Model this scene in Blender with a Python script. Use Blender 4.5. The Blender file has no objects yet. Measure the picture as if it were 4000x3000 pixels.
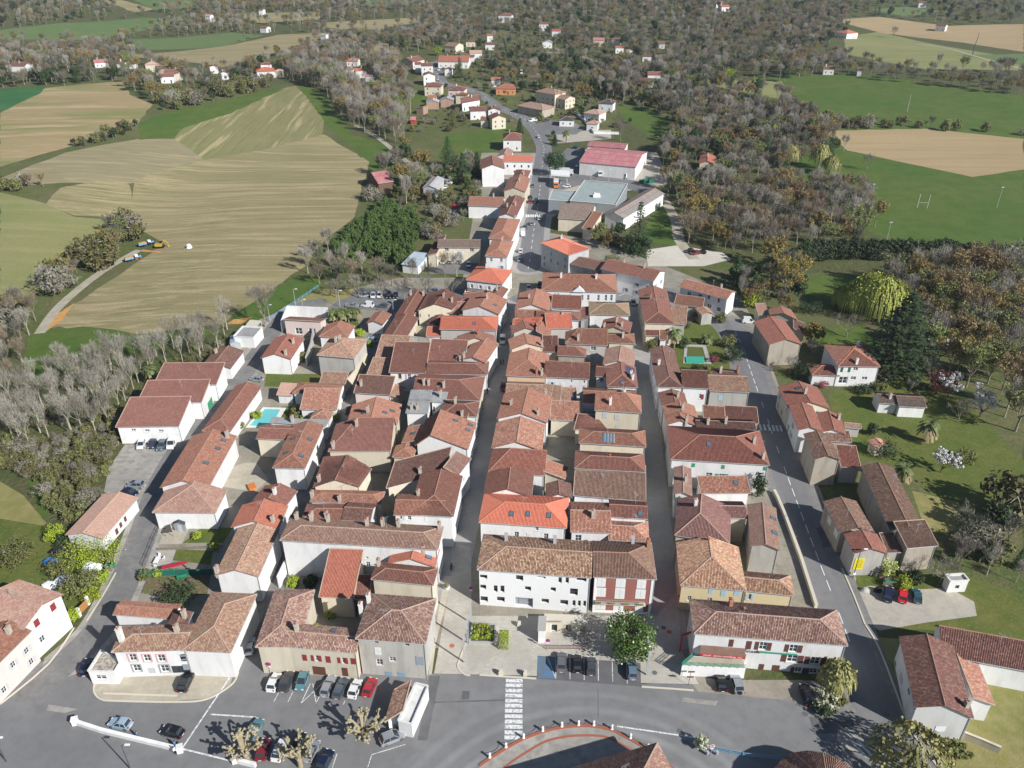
import bpy, math, random
import numpy as np
from mathutils import Vector, Matrix, geometry
rnd=random.Random(7)
SC=bpy.context.scene; COL=SC.collection; PI=math.pi
# -- camera, sky, sun, exposure
cd=bpy.data.cameras.new('camera'); cam=bpy.data.objects.new('camera',cd); COL.objects.link(cam)
cam.location=(0,0,118.5); cam.rotation_euler=(math.radians(90-30.6),0,0)
cd.sensor_width=36; cd.lens=36*3150/4000; cd.clip_start=.5; cd.clip_end=20000
SC.camera=cam
SUN_EL=math.radians(33.6); SUN_AZ=(8.9,-7.1)
wd=bpy.data.worlds.new('World'); SC.world=wd; wd.use_nodes=True
nt=wd.node_tree; sky=nt.nodes.new('ShaderNodeTexSky'); sky.sky_type='NISHITA'; sky.sun_disc=False
sky.sun_elevation=SUN_EL; sky.sun_rotation=math.atan2(SUN_AZ[0],SUN_AZ[1]); sky.altitude=100; sky.air_density=1.0; sky.dust_density=.4; sky.ozone_density=2.5
bg=nt.nodes['Background']; bg.inputs['Strength'].default_value=.065; nt.links.new(sky.outputs[0],bg.inputs['Color'])
sl=bpy.data.lights.new('sun','SUN'); sl.energy=5; sl.angle=math.radians(.53); sl.color=(1,.98,.945)
sun=bpy.data.objects.new('sun',sl); COL.objects.link(sun); sun.location=(200,-160,300)
sun.rotation_euler=Vector((-SUN_AZ[0],-SUN_AZ[1],-math.hypot(*SUN_AZ)*math.tan(SUN_EL))).to_track_quat('-Z','Y').to_euler()
vs=SC.view_settings; vs.view_transform='Standard'; vs.look='None'; vs.exposure=.33; vs.gamma=1; vs.use_curve_mapping=False
SC.cycles.max_bounces=5; SC.cycles.diffuse_bounces=2; SC.cycles.transparent_max_bounces=4; SC.cycles.volume_bounces=0

TXT={}
for tx,sz in (('SNACK   BAR DU COMMERCE   PMU',.42),('Snack',1.15),('Carrefour',.75),('contact',.5)):
 cu=bpy.data.curves.new('lettering','FONT'); cu.body=tx; cu.size=sz; cu.extrude=.015; cu.align_x='CENTER'; cu.resolution_u=2
 to=bpy.data.objects.new('lettering',cu); COL.objects.link(to); TXT[tx]=bpy.data.meshes.new_from_object(to.evaluated_get(bpy.context.evaluated_depsgraph_get())); bpy.data.objects.remove(to)
# -- surveyed data, world metres
HOUSES=[('large white house at left picture edge with two faded red shutters in its gable','house',-0,[(8.2,'xgg',0.5,0,'p',[-96.8,104.7,-86.5,100.9,-83.5,109.3,-93.8,113.1])],'W',0,[(0,1,5.54,6.58,1.09,1.6,'shut_red'),(0,1,1.75,6.32,1.07,1.59,'shut_red'),(0,1,1.59,2.43,1.14,1.42,'win')],[],[],{}),
('pinkish white house with rust roof and porch stair at the lower left edge','house',-0,[(7.4,'yhg',0.5,0,'b',[-96.2,93.6,-88.2,91.5,-85.6,101.3,-93.6,103.4])],'P',1,[],[(0.7,0.8)],[],{}),
('white corner house with three red framed windows beside a paved terrace','house',0,[(6.7,'xhg',0.5,0,'m',[-69.8,97.1,-57.1,97.6,-57.3,103.5,-70.1,103.0]),(6.7,'yhh',0.5,0,'m',[-57.6,97.5,-49.0,97.0,-48.2,110.9,-56.9,111.4])],'W',0,[(0,0,2.14,4.02,1.29,1.76,'redframe'),(0,0,4.59,3.76,1.23,1.76,'redframe'),(0,0,7.01,3.58,1.32,1.82,'redframe'),(0,0,2.2,1.31,1.3,1.7,'greyframe'),(0,0,6.95,0.93,1.45,1.8,'greyframe'),(0,0,4.54,0.59,1.31,1.5,'door_grey'),(0,0,11.38,3.9,0.54,1.56,'shut_grey'),(0,0,11.02,3.84,0.9,1.56,'shut_grey'),(0,0,11.26,3.78,0.66,1.56,'shut_grey'),(0,0,11.17,3.72,0.74,1.56,'shut_grey'),(0,0,11.35,3.66,0.56,1.56,'shut_grey'),(0,0,11.01,3.6,0.9,1.56,'shut_grey'),(0,0,10.91,1.36,1.01,1.44,'shut_grey'),(0,0,8.78,0.5,3.14,1.93,'shopglass')],[(0.1,0.35,'X'),(0.83,0.55)],[],{}),
('flat roofed white annex covered with stone crazy paving on its roof','annex',-0,[(3.0,'f',0.5,0,'stone',[-74.3,96.0,-69.6,95.9,-69.5,98.2,-74.0,100.6])],'W',0,[(0,0,0.9,1.17,1.97,1.06,'win')],[],[],{}),
('low white outbuilding with long orange red tile roof behind the red framed house','house',0,[(4.4,'xgg',0.5,0,'b',[-74.8,108.0,-63.0,106.8,-62.6,110.4,-74.4,111.5])],'W',0,[],[],[],{}),
('small lean brown tiled link roof beside a tall chimney and long outbuilding','outbuilding',0,[(5.4,'ygg',0.5,0,'d',[-62.9,104.3,-59.4,104.4,-59.4,107.7,-63.0,107.6])],'W',0,[],[(0.75,0.5)],[],{}),
('white gable ended house with pitted brown roof beside the walled gardens','house',0,[(6.8,'ygg',0.5,0,'m',[-57.6,115.7,-49.1,115.4,-48.5,129.3,-57.1,129.7])],'W',0,[],[(0.03,0.05)],[],{}),
('low bungalow with pale pink tile roof and three brown doors along left lane','house',-0,[(3.4,'ygg',0.5,0.26,'palepink',[-95.1,131.3,-86.6,130.1,-84.6,144.0,-93.0,145.3])],'W',0,[(0,1,4.18,0.53,0.88,1.47,'shut_brown'),(0,1,5.92,1.0,0.83,1.29,'shut_brown'),(0,1,7.79,1.1,0.78,1.33,'shut_brown')],[],[],{}),
('single storey white house with hipped brown roof above the grey garden shed','house',-0,[(4.7,'yhg',0.5,0,'p',[-78.5,137.2,-64.7,137.0,-64.6,145.1,-78.4,145.4])],'W',0,[],[],[],{}),
('long white house with rust roof and three skylights beside the car yard','house',-0,[(5.8,'ygg',0.5,0,'b',[-79.3,144.5,-68.4,144.4,-68.1,165.2,-79.0,165.3])],'W',0,[],[(0.85,0.92)],[(0.72,0.38),(0.78,0.68),(0.8,0.85)],{}),
('white workshop hall with three small windows behind four parked cars','workshop',-0,[(5.2,'sf',0.5,0.22,'r2',[-100.3,170,-84.4,170.5,-84.7,181.7,-100.6,181.2])],'W',0,[(0,0,3.07,3.76,1.27,0.7,'win'),(0,0,6.45,3.51,1.27,0.71,'win'),(0,0,9.9,3.33,1.28,0.71,'win'),(0,0,11.75,0.57,3.35,2.6,'shut_white')],[],[],{}),
('middle of three stepped white workshop halls on the left lane','workshop',-0,[(5.4,'sf',0.5,0.22,'r2',[-99.3,181.1,-82.3,181.6,-82.6,190.8,-99.6,190.3])],'W',0,[(0,1,3.91,0.05,3.89,2.26,'shut_green')],[],[],{}),
('rear hall of three stepped white workshops,next to the palm tree','workshop',-0,[(5.4,'sf',0.5,0.22,'r2',[-98.5,190.4,-81.3,190.8,-81.5,200.2,-98.7,199.9])],'W',0,[(0,1,3.98,0.05,4.62,3.06,'shut_white')],[],[],{}),
('dark brown gabled house with tall chimney behind the rear workshop hall','house',-0,[(3.6,'ygg',0.5,0,'d',[-90.2,203.5,-81.3,202.9,-80.5,213.8,-89.4,214.4])],'W',0,[],[(0.2,0.7)],[],{}),
('white flat roofed outbuilding by the pergola at top of left lane','outbuilding',-0,[(3.4,'f',0.5,0,'flatgrey',[-86.6,223.2,-80.2,222.5,-79.3,229.5,-85.7,230.3])],'W',0,[],[],[],{}),
('narrow long brown tiled house on left lane beside the turquoise pool','house',-0,[(4.0,'yhg',0.5,0,'r',[-78.7,170.1,-71.4,169.5,-69.4,192.1,-76.7,192.7])],'W',0,[],[],[],{}),
('low house with pink courtyard wall behind white parapets near car park','house',0,[(3.8,'sb',0.5,0,'d',[-72.9,231.3,-60.5,229.9,-59.9,235.4,-72.3,236.8])],'P',0,[(0,0,3.04,0.36,2.32,2.3,'win'),(0,0,7.47,0.62,2.31,2.09,'door_glass')],[],[],{}),
('low rambling house with partly renewed orange tiles by the palm garden','house',0,[(3.8,'yhg',0.5,0,'b',[-59.9,222.7,-50.8,221.7,-49.9,230.1,-59.0,231.1])],'W',0,[],[],[],{}),
('white gabled house with red roof standing above lawn and left lane','house',0,[(5.2,'ygg',0.5,0,'r3',[-73.3,206.1,-64.3,205.5,-63.3,218.5,-72.3,219.2])],'W',0,[],[(0.8,0.1),(0.8,0.65)],[],{}),
('big square house with mottled hipped roof and blank grey wall over lawn','house',0,[(7.0,'yhh',0.5,0,'m',[-56.4,204.7,-45.2,202.8,-43.3,214.4,-54.5,216.2])],'G',0,[],[(0.4,0.62),(0.32,0.55)],[],{}),
('small white gabled house between palm garden and covered alley','house',0,[(3.6,'ygg',0.5,0,'b',[-46.7,232.5,-41.2,231.3,-39.5,239.1,-45.0,240.3])],'W',0,[],[],[],{}),
('tiny mottled lean-to roof under the big square house wall','outbuilding',0,[(3.0,'sf',0.5,0,'m',[-54.3,195.5,-46.9,194.9,-46.5,199.3,-53.9,199.9])],'W',0,[],[],[],{}),
('long low house with orange brown roof and one skylight above the pool hedge','house',0,[(3.6,'xhg',0.5,0,'b',[-60.3,189.3,-47.0,188.3,-46.6,194.0,-59.9,195.0])],'W',0,[],[],[(0.55,0.3)],{}),
('open pool house with speckled orange roof between hedge and olive tree','pool house',0,[(3.3,'sf',0.5,0,'m2',[-56.5,181.3,-46.6,181.2,-46.6,188.7,-56.5,188.8])],'W',0,[],[],[],{}),
('small pink tiled lean-to left of the long low house above the pool','outbuilding',0,[(2.7,'sf',0.5,0,'palepink',[-64.9,189.7,-60.4,189.3,-60,193.7,-64.5,194.1])],'W',0,[],[],[],{}),
('small triangular tiled garden room beside bright green shrubs near pool','outbuilding',0,[(3.4,'yhg',0.5,0,'m2',[-52.7,176.7,-47.6,176.1,-47.2,179.9,-52.3,180.4])],'W',0,[],[],[],{}),
('narrow grey sheet roofed building along the south end of the pool','outbuilding',0,[(4.4,'sf',0.5,0.05,'flatgrey',[-62.5,173.5,-47.4,171.8,-47.1,174.2,-62.3,175.8])],'W',0,[],[(0.4,0.3)],[],{}),
('cross wing house with red roof over patio with slate awning','house',0,[(5.6,'xgg',0.5,0,'r',[-63.2,164.3,-53.9,163.7,-53.5,169.9,-62.8,170.5])],'C',0,[],[],[],{}),
('long hipped house with four skylights and tall white lane wall below the pool','house',0,[(6.4,'yhg',0.5,0,'b',[-55.6,151.2,-48.0,150.9,-47.2,169.1,-54.8,169.4])],'W',0,[],[],[(0.25,0.28),(0.75,0.22),(0.25,0.6),(0.78,0.6)],{}),
('old brown gabled house behind the orange roofed house on inner lane','house',0,[(6.4,'ygg',0.5,0,'r',[-56.8,139.2,-49.1,137.3,-47.8,142.6,-55.5,144.5])],'W',1,[],[],[],{}),
('inner lane house with bright orange red roof and white gable','house',0,[(7.0,'ygg',0.5,0,'o2',[-58.6,129.6,-48.6,129.2,-48.4,136.7,-58.3,137.0])],'W',0,[],[(0.85,0.2)],[],{}),
('long narrow house with red roof running from car park along the alley','house',-0,[(5.2,'ygg',0.5,0,'r',[-37.6,234.5,-31.8,233.6,-28.9,252.6,-34.7,253.5])],'W',0,[],[(0.2,0.8),(0.9,0.85)],[],{}),
('long narrow red roofed building over the alley end,below the car park row','house',0,[(4.8,'ygg',0.5,0,'r',[-40.5,217.0,-33.0,215.8,-30,233.9,-37.5,235.1])],'C',0,[],[],[],{}),
('broad gabled house at the head of the block with grey gable and two windows','house',-0,[(6.2,'ygg',0.5,0,'r',[-30.6,236.1,-19.2,237.4,-16.3,245.5,-28.3,250.7])],'C',0,[(0,0,0.1,3.76,0.48,1.16,'win'),(0,0,2.9,3.49,0.52,1.25,'win')],[(0.6,0.5),(0.85,0.45)],[],{}),
('low orange tiled link house facing the inner yard below the broad gable','outbuilding',-0,[(4.8,'sf',0.5,0,'b',[-26.6,238.9,-18.2,236.8,-16.7,242.3,-25.2,244.5])],'W',0,[],[],[],{}),
('narrow link house with sagging tiles and blue skylight near middle street top','outbuilding',-0,[(4.8,'sf',0.5,0,'b',[-17.3,236.7,-9.3,237.5,-9.9,243.2,-17.9,242.3])],'W',0,[],[],[(0.4,0.6)],{}),
('street house with orange brown roof and skylight at top of middle street','house',-0,[(7.4,'ygg',0.5,0,'b',[-16.2,234.0,-4.1,231.0,-1.4,242.0,-13.5,245.0])],'W',1,[],[(0.55,0.55)],[(0.8,0.4)],{}),
('dark roofed house between car park and top of middle street','house',-0,[(5.6,'xgg',0.5,0,'r',[-16.6,244.1,-8.7,250.4,-6.8,252.3,-16.1,252.7])],'W',0,[],[],[],{}),
('tower like corner house with hipped roof at top of middle street','house',-0,[(7.6,'yhg',0.5,0,'r',[-7.7,243.7,-3.4,242.5,-1.2,250.3,-5.6,251.5])],'W',1,[],[],[],{}),
('house with new bright orange roof and large skylight on middle street','house',0,[(6.8,'xgh',0.5,0,'o',[-22.3,221.7,-4.7,221.0,-4.3,230.7,-21.9,231.4])],'G',0,[],[],[(0.6,0.28)],{}),
('tiny bright orange porch roof in the walled yard','porch',0,[(4.2,'sf',0.5,0,'o',[-26.6,222.0,-22.0,222.0,-21.9,226.2,-26.5,226.3])],'W',0,[],[],[],{}),
('small dark red outhouse roof left of the bright orange roof','outhouse',0,[(4.6,'ygg',0.5,0,'r',[-27.2,229.2,-23.2,227.8,-20.8,234.8,-24.8,236.2])],'C',0,[],[],[],{}),
('street house with dark skewed roof just below the bright orange roof','house',0,[(7.2,'ygg',0.5,0,'r',[-16.3,211.2,-5.2,211.5,-5.3,216.7,-16.5,216.4])],'C',1,[],[],[],{}),
('steep gabled street house beside roof window and grey chimney,middle street','house',0,[(7.2,'ygg',0.5,0,'b',[-14.6,201.9,-7.5,199.7,-3.9,211.7,-10.9,213.9])],'W',1,[],[(0.1,0.05)],[],{}),
('flat sloped square red roof in mid block with antenna and skylight','house',0,[(6.2,'sf',0.5,0,'r',[-24.4,202.9,-13.6,202.0,-12.9,210.7,-23.7,211.6])],'G',0,[],[(0.88,0.06)],[(0.95,0.5)],{}),
('long white house with pink shutters,left section under high red roof','house',0,[(6.2,'sf',0.5,0.3,'r',[-34.5,196.1,-24.2,195.7,-23.8,208.4,-34.1,208.7])],'W',0,[(0,0,2.1,4.01,0.95,1.7,'win_orange'),(0,0,4.13,3.94,0.52,1.7,'shut_pink'),(0,0,4.78,3.95,0.92,1.7,'win'),(0,0,6.74,3.88,0.59,1.73,'shut_pink'),(0,0,7.48,4.51,0.92,1.09,'win')],[],[],{}),
('long white house wing reaching middle street with ridge parallel to its front','house',0,[(6.2,'xgh',0.5,0,'r',[-24.0,195.2,-6.8,194.9,-6.6,202.4,-23.9,202.8])],'W',0,[(0,0,8.33,4.56,1.14,0.6,'win'),(0,0,14.34,4.62,0.97,0.45,'win')],[],[],{}),
('mottled old lean roof beside the alley below the walled yard','outbuilding',0,[(4.6,'sf',0.5,0,'m',[-40.2,207.4,-31.4,206.5,-30.5,216.1,-39.3,216.9])],'G',0,[],[],[],{}),
('wide street house with red roof hipped towards middle street below the white wing','house',0,[(6.4,'xgh',0.5,0,'r',[-26.7,182.2,-8.5,180.8,-7.5,193.5,-25.7,194.9])],'C',0,[],[(0.15,0.35),(0.22,0.35),(0.45,0.3)],[],{}),
('white block with ribbed grey roof and two black vents in mid block','building',0,[(7.4,'sf',0.5,0.06,'corr',[-27.2,173.3,-21.4,173.1,-21.1,183.7,-26.9,183.8])],'W',0,[],[(0.25,0.15),(0.5,0.15)],[],{}),
('rear part of the white block under ribbed grey sheet roof with chimneys','building',0,[(7.4,'sf',0.5,0.06,'corr',[-21.3,178.7,-17.3,178.4,-17.0,183.1,-21.0,183.4])],'W',0,[(0,0,0.1,3.95,0.62,1.8,'win')],[(0.6,0.5)],[],{}),
('hipped street house right of ribbed grey roof on middle street','house',0,[(7.0,'xhh',0.5,0,'r',[-18.2,172.6,-8.9,172.1,-8.5,179.4,-17.8,179.8])],'W',1,[],[],[],{}),
('small lean roof with chimney pots below the hipped street house','outbuilding',0,[(6.6,'sf',0.5,0,'r',[-15.1,171.7,-11.5,170.9,-10.8,174.0,-14.5,174.8])],'C',0,[],[(0.6,0.4)],[],{}),
('street house with white gable and three skylights on orange red slope','house',0,[(7.0,'ygg',0.3,0,'b',[-23.2,159.4,-10.5,157.7,-8.9,169.2,-21.6,170.9])],'W',0,[],[],[(0.62,0.8),(0.9,0.85),(0.88,0.62)],{}),
('inner house with cream gable,long rust slope and blue skylights on inner lane','house',0,[(6.2,'ygg',0.5,0,'b',[-41.6,169.4,-28.9,169.6,-29.0,179.4,-41.7,179.2])],'C',0,[],[(0.4,0.3)],[(0.32,0.35),(0.72,0.38),(0.85,0.55)],{}),
('small dark roofed house with big brick chimney at inner lane bend','house',0,[(5.0,'sf',0.5,0,'d',[-43.0,187.1,-32.9,186.0,-32.2,192.6,-42.3,193.7])],'P',0,[],[(0.15,0.4)],[],{}),
('little mottled side roof between dark roofed house and shaded yard','outbuilding',0,[(3.6,'sr',0.5,0,'m',[-33.3,186.9,-30.6,186.5,-29.7,192.3,-32.4,192.7])],'C',0,[],[],[],{}),
('sagging old brown roof in shade at the foot of long white house','shed',0,[(3.4,'sf',0.5,0,'m',[-41.7,196.1,-33.2,196.1,-35.0,204.9,-40.2,205.2])],'G',0,[],[],[],{}),
('small red lean roof at the alley beside blue skylights','outbuilding',0,[(3.2,'sf',0.5,0,'b',[-44.1,178.8,-39.7,178.5,-39.5,181.6,-43.9,181.9])],'C',0,[],[],[],{}),
('large house with broad red slope,three skylights on its dark lane side','house',0,[(6.4,'xhg',0.86,0.3,'r2',[-44.0,157.8,-29.0,158.0,-29.2,169.6,-44.2,169.4])],'C',0,[],[(0.08,0.08),(0.4,0.65)],[],{}),
('cream gabled house with many roof planes and antenna in lane block','house',0,[(6.8,'ygg',0.5,0,'r',[-44.4,143.3,-34.2,143.5,-32.4,150.4,-44.4,155.0])],'C',0,[],[(0.1,0.15)],[],{}),
('hipped mid block house with grey chimney before the cream gable','house',0,[(5.6,'xhh',0.5,0,'b',[-44.6,139.8,-28.8,138.8,-28.5,143.3,-44.4,144.2])],'C',0,[],[(0.42,0.1),(0.02,0.3)],[],{}),
('dark tiled house with three chimneys behind the long white walled house','house',0,[(5.8,'xhg',0.5,0,'r',[-44.9,133.4,-36.4,133.3,-36.4,138.6,-44.8,138.7])],'C',0,[],[(0.25,0.1),(0.62,0.1)],[],{}),
('square house with dark brown roof beside blue gutter near yard','house',0,[(6.0,'xgg',0.5,0,'d',[-36.4,133.2,-30.1,132.6,-29.5,138.5,-35.9,139.1])],'W',0,[],[],[],{}),
('long three storey house with blank white wall and seven chimneys','house',0,[(9.6,'xhh',0.5,0.33,'m3',[-46.4,122.7,-14.6,119.9,-14.0,126.8,-45.8,129.6])],'W',0,[(0,0,16.65,5.78,0.6,0.62,'win'),(0,0,16.61,3.75,0.84,1.26,'win')],[(0.05,0.9),(0.15,0.85),(0.26,0.85),(0.52,0.75),(0.62,0.78),(0.72,0.8),(0.98,0.85)],[],{}),
('tall white corner house with bay window where middle street meets square','house',0,[(8.6,'xgg',0.5,0,'b',[-24.9,131.7,-14.2,131.5,-14.0,138.3,-24.7,138.6]),(8.6,'yhg',0.5,0,'r',[-21.7,131.9,-12.3,131.1,-11.1,145.1,-20.5,145.9])],'W',0,[(0,0,0.9,7.19,0.47,1.1,'win'),(0,0,1.67,6.98,0.49,1.26,'shut_white'),(0,0,2.53,6.99,0.73,1.26,'win'),(0,0,6.06,6.73,0.49,1.42,'shut_white'),(0,0,6.62,6.74,0.34,1.42,'win')],[(0.42,0.9)],[],{}),
('dark sloping roof with antennas behind the tall white corner house','house',0,[(7.2,'sf',0.5,0,'d',[-28.0,142.5,-15.4,148.2,-14.2,155.5,-26.8,149.7])],'C',0,[],[(0.55,0.2)],[],{}),
('narrow pale red street roof above the tall white corner house','house',0,[(8.2,'sr',0.5,0,'p',[-15.6,147.4,-12.1,145.9,-9.5,152.3,-13.0,153.7])],'W',1,[],[],[],{}),
('little cream tower with pyramid tile roof in mid block yard','outbuilding',0,[(5.2,'yhg',0.5,0,'b',[-28.7,157.2,-23.7,156.7,-23.2,161.5,-28.2,162.0])],'C',0,[],[],[],{}),
('red tiled lean house with blue skylight beside gabled white house','outbuilding',0,[(5.6,'sl',0.5,0,'b',[-27.0,162.3,-23.2,161.9,-22.4,169.0,-26.2,169.4])],'C',0,[],[],[(0.55,0.5)],{}),
('courtyard house with plain orange red roof crossed by a big shadow','house',0,[(5.4,'sf',0.5,0,'o2',[-36.8,111.5,-30.2,111.2,-29.6,121.3,-36.3,121.6])],'C',0,[],[],[],{}),
('low shaded red roof beside the courtyard house with orange red roof','outbuilding',0,[(4.4,'sf',0.5,0,'r',[-30.2,111.9,-27.4,111.9,-27.4,116.9,-30.2,116.9])],'C',0,[],[],[],{}),
('gabled orange roof with skylight against the long white walled house','house',0,[(7.0,'ygg',0.5,0,'o2',[-24.5,118.8,-15.1,117.8,-14.6,122.9,-23.9,123.9])],'W',1,[],[],[(0.82,0.4)],{}),
('three storey house with brick frieze under brown hipped roof near square','house',0,[(9.0,'xhh',0.5,0,'r',[-26.7,112.5,-14.8,110.8,-14.2,115.4,-26.1,117.1])],'C',0,[],[(0.05,0.75)],[],{}),
('tall grey rendered corner house with wide hipped mottled roof on the square','house',0,[(9.2,'xhh',0.5,0,'m4',[-27.2,97.9,-14.9,96.7,-13.9,107.3,-26.1,108.5])],'G',0,[(0,0,2.92,8.09,0.66,0.61,'vent'),(0,0,8.3,8.05,0.76,0.73,'vent'),(0,0,2.76,5.26,1.11,1.84,'shut_white'),(0,0,2.78,2.58,1.16,1.51,'win'),(0,0,5.2,3.82,1.15,1.08,'win'),(0,0,9.98,3.48,1.41,2.18,'mural'),(0,0,4.2,0.05,1.28,1.05,'shut_blue'),(0,0,6.48,0.05,1.31,1.11,'shut_blue')],[(0.02,0.8,'w'),(-0.06,0.62,'w')],[],{}),
('cream house with dark red shutters behind the row of parked cars','house',0,[(7.0,'xhg',0.5,0,'m4',[-43.4,98.5,-27.0,96.6,-26.4,101.9,-42.7,103.8]),(7.0,'yhh',0.5,0,'m4',[-44.9,98.0,-37.4,98.0,-37.4,111.7,-44.9,111.7])],'C',0,[(0,0,1.91,5.55,0.86,0.84,'vent'),(0,0,1.41,2.98,0.57,1.4,'shut_red'),(0,0,2.19,3.09,0.56,1.4,'win'),(0,0,2.78,3.02,0.52,1.43,'shut_red'),(0,0,6.0,3.56,0.82,1.51,'shut_red'),(0,0,7.58,3.66,0.52,1.48,'shut_red'),(0,0,8.32,3.68,0.56,1.51,'win'),(0,0,8.94,3.7,0.56,1.51,'shut_red'),(0,0,10.27,3.61,0.88,1.63,'shut_red'),(0,0,12.4,3.75,0.53,1.45,'shut_red'),(0,0,13.18,3.77,0.51,1.47,'win'),(0,0,13.73,3.76,0.55,1.5,'shut_red'),(0,0,14.82,3.82,0.89,1.53,'shut_red'),(0,0,2.0,0.36,0.88,1.46,'shut_brown'),(0,0,7.53,0.18,2.34,2.1,'shut_brown'),(0,0,12.92,0.54,1.07,2.12,'shut_brown')],[(0.3,0.55)],[(0.68,0.75)],{}),
('small roadside shelter with brown tile roof falling towards the parked cars','shelter',0,[(2.9,'sl',0.5,0,'m',[-20.9,86.0,-18.1,87.4,-17.4,93.6,-20.2,92.3])],'W',0,[],[],[],{}),
('white flat roofed booth with glazed roof panels beside the avenue','booth',0,[(3.2,'f',0.5,0,'flatwhite',[-18.7,85.8,-16.4,85.2,-14.4,92.7,-16.6,93.3])],'W',0,[],[],[],{}),
('white town hall with scattered deep set square windows and speckled roof','house',0,[(9.5,'xhg',0.5,0.34,'hall',[-6.7,114.5,15.0,112.3,16.0,122.4,-5.7,124.6])],'W2',0,[(0,0,7.1,7.17,1.4,1.41,'deep'),(0,0,11.16,8.18,1.63,0.54,'deep'),(0,0,15.24,7.28,0.66,1.55,'deep'),(0,0,16.62,7.35,0.61,1.55,'deep'),(0,0,18.7,8.13,1.85,0.92,'deep'),(0,0,2.75,3.68,0.79,1.81,'deep'),(0,0,4.07,3.73,0.81,1.84,'deep'),(0,0,8.84,4.69,1.19,1.16,'deep'),(0,0,13.82,4.97,1.0,1.12,'deep'),(0,0,17.55,4.36,1.5,1.82,'deep'),(0,0,3.36,1.2,1.55,1.34,'deep'),(0,0,12.12,1.73,1.44,1.18,'deep'),(0,0,15.77,1.61,1.52,1.36,'deep'),(0,0,18.17,1.5,0.56,1.58,'deep'),(0,0,19.22,1.55,0.51,1.58,'deep'),(0,0,20.25,1.59,0.51,1.58,'deep'),(0,0,6.96,0.29,3.49,2.47,'gate'),(0,0,0.1,6.99,1.46,1.06,'deep'),(0,0,0.1,4.25,1.2,1.17,'deep'),(0,0,0.1,0.88,1.49,1.44,'deep')],[(0.22,0.78,'g'),(0.66,0.8,'g')],[],{}),
('brick red fronted house with tall white shutters and balcony on the square','house',0,[(9.5,'xgh',0.5,0.34,'d2',[15.3,112.6,27.2,111.9,27.7,122.0,15.9,122.6])],'R',0,[(0,0,0.78,7.0,1.14,1.85,'tallshut'),(0,0,4.33,7.03,1.31,1.88,'tallshut'),(0,0,8.31,6.96,1.22,1.96,'tallshut'),(0,0,0.74,4.39,1.32,1.91,'tallshut'),(0,0,4.33,4.09,1.34,2.28,'tallshut'),(0,0,8.25,4.32,1.36,1.97,'tallshut'),(0,0,0.82,0.93,1.4,1.86,'tallshut'),(0,0,4.28,0.83,1.38,2.17,'tallshut'),(0,0,8.41,0.92,1.11,2.01,'tallshut')],[(0.68,0.95,'g'),(0.93,0.85,'b')],[],{}),
('house with bright orange tiled front and three skylights behind the town hall','house',0,[(7.2,'xhh',0.5,0,'o',[-7.0,131.0,11.3,129.1,12.4,139.1,-6.0,141.0]),(7.2,'ygg',0.5,0,'r',[-6.2,140.2,4.3,139.4,4.9,147.4,-5.6,148.2]),(7.2,'ygg',0.5,0,'d',[7.6,139.1,13.1,139.1,13.1,144.2,7.6,144.2])],'W',0,[(0,0,11.55,5.78,0.68,0.88,'win'),(0,0,7.12,3.64,0.98,1.44,'win'),(0,0,9.77,3.5,0.98,1.6,'shut_white'),(0,0,13.37,3.57,0.97,1.59,'win')],[],[(0.36,0.24),(0.55,0.26),(0.79,0.26)],{}),
('orange speckled house with antenna mast behind the brick red front','house',0,[(6.6,'xgg',0.5,0,'m2',[12.1,128.7,20.7,128.3,21.2,138.1,12.6,138.5])],'W',0,[(0,0,0.72,3.9,1.33,1.68,'win')],[(0.55,0.35)],[],{}),
('low house with mossy orange ridge tiles at right street corner','house',0,[(5.4,'xgh',0.5,0,'m2',[20,127.6,28.3,126.8,29.0,133.3,20.6,134.1])],'W',0,[(0,0,0.1,4.27,1.24,1.01,'win')],[],[],{}),
('dark red roofed house with one skylight facing right street','house',0,[(7.0,'xgg',0.5,0,'r',[20.7,133.0,28.8,132.3,29.2,138.0,21.1,138.7])],'W',0,[],[],[(0.8,0.2)],{}),
('house with wide plain brown slope below a hipped roof on right street','house',0,[(5.6,'sf',0.5,0.27,'m3',[13.6,142.0,29.5,140,30.7,150.1,14.8,152.1])],'W',0,[],[],[],{}),
('hipped house with two orange vents above the wide plain brown slope','house',0,[(8.0,'xhh',0.5,0,'r',[14.3,148.9,30.3,147.4,30.9,154.3,15.0,155.8])],'C',0,[],[(0.5,0.55,'s')],[],{}),
('hipped house with glass roof terrace cut into its orange brown slope','house',0,[(7.8,'xhh',0.5,0,'b',[16.0,159.3,31.9,157.6,32.6,164.5,16.7,166.1])],'C',0,[],[],[],{'roofglass': 1}),
('tall cream house with slim chimney and grey shutters on right street','house',0,[(8.6,'xgh',0.7,0,'b',[20.9,172.7,32.6,171.3,33.6,179.6,21.9,181.0])],'C',0,[(0,0,1.78,6.16,1.23,1.75,'shut_grey2'),(0,0,4.88,5.83,1.28,1.75,'shut_grey2'),(0,0,5.2,2.75,0.82,1.6,'shut_grey2')],[(0.33,0.25,'w')],[],{}),
('rust roofed house with small dark skylight beside hip corner on right street','house',0,[(7.0,'xgg',0.5,0,'b',[18.5,178.7,23.8,178.4,28.8,185.3,19.1,186.5])],'W',0,[],[],[(0.3,0.7)],{}),
('street house with broad stone chimney next to the tall cream house','house',0,[(7.4,'xgg',0.5,0,'b',[24.7,180.9,32.6,179.9,33.1,184.2,25.3,185.2])],'W',0,[],[(0.6,0.3,'w')],[],{}),
('pale brown gabled street house above the solar panelled house','house',0,[(8.0,'ygg',0.5,0,'p',[25.5,197.5,33.9,195.9,35.7,205.2,27.3,206.9])],'W',1,[],[],[],{}),
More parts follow.
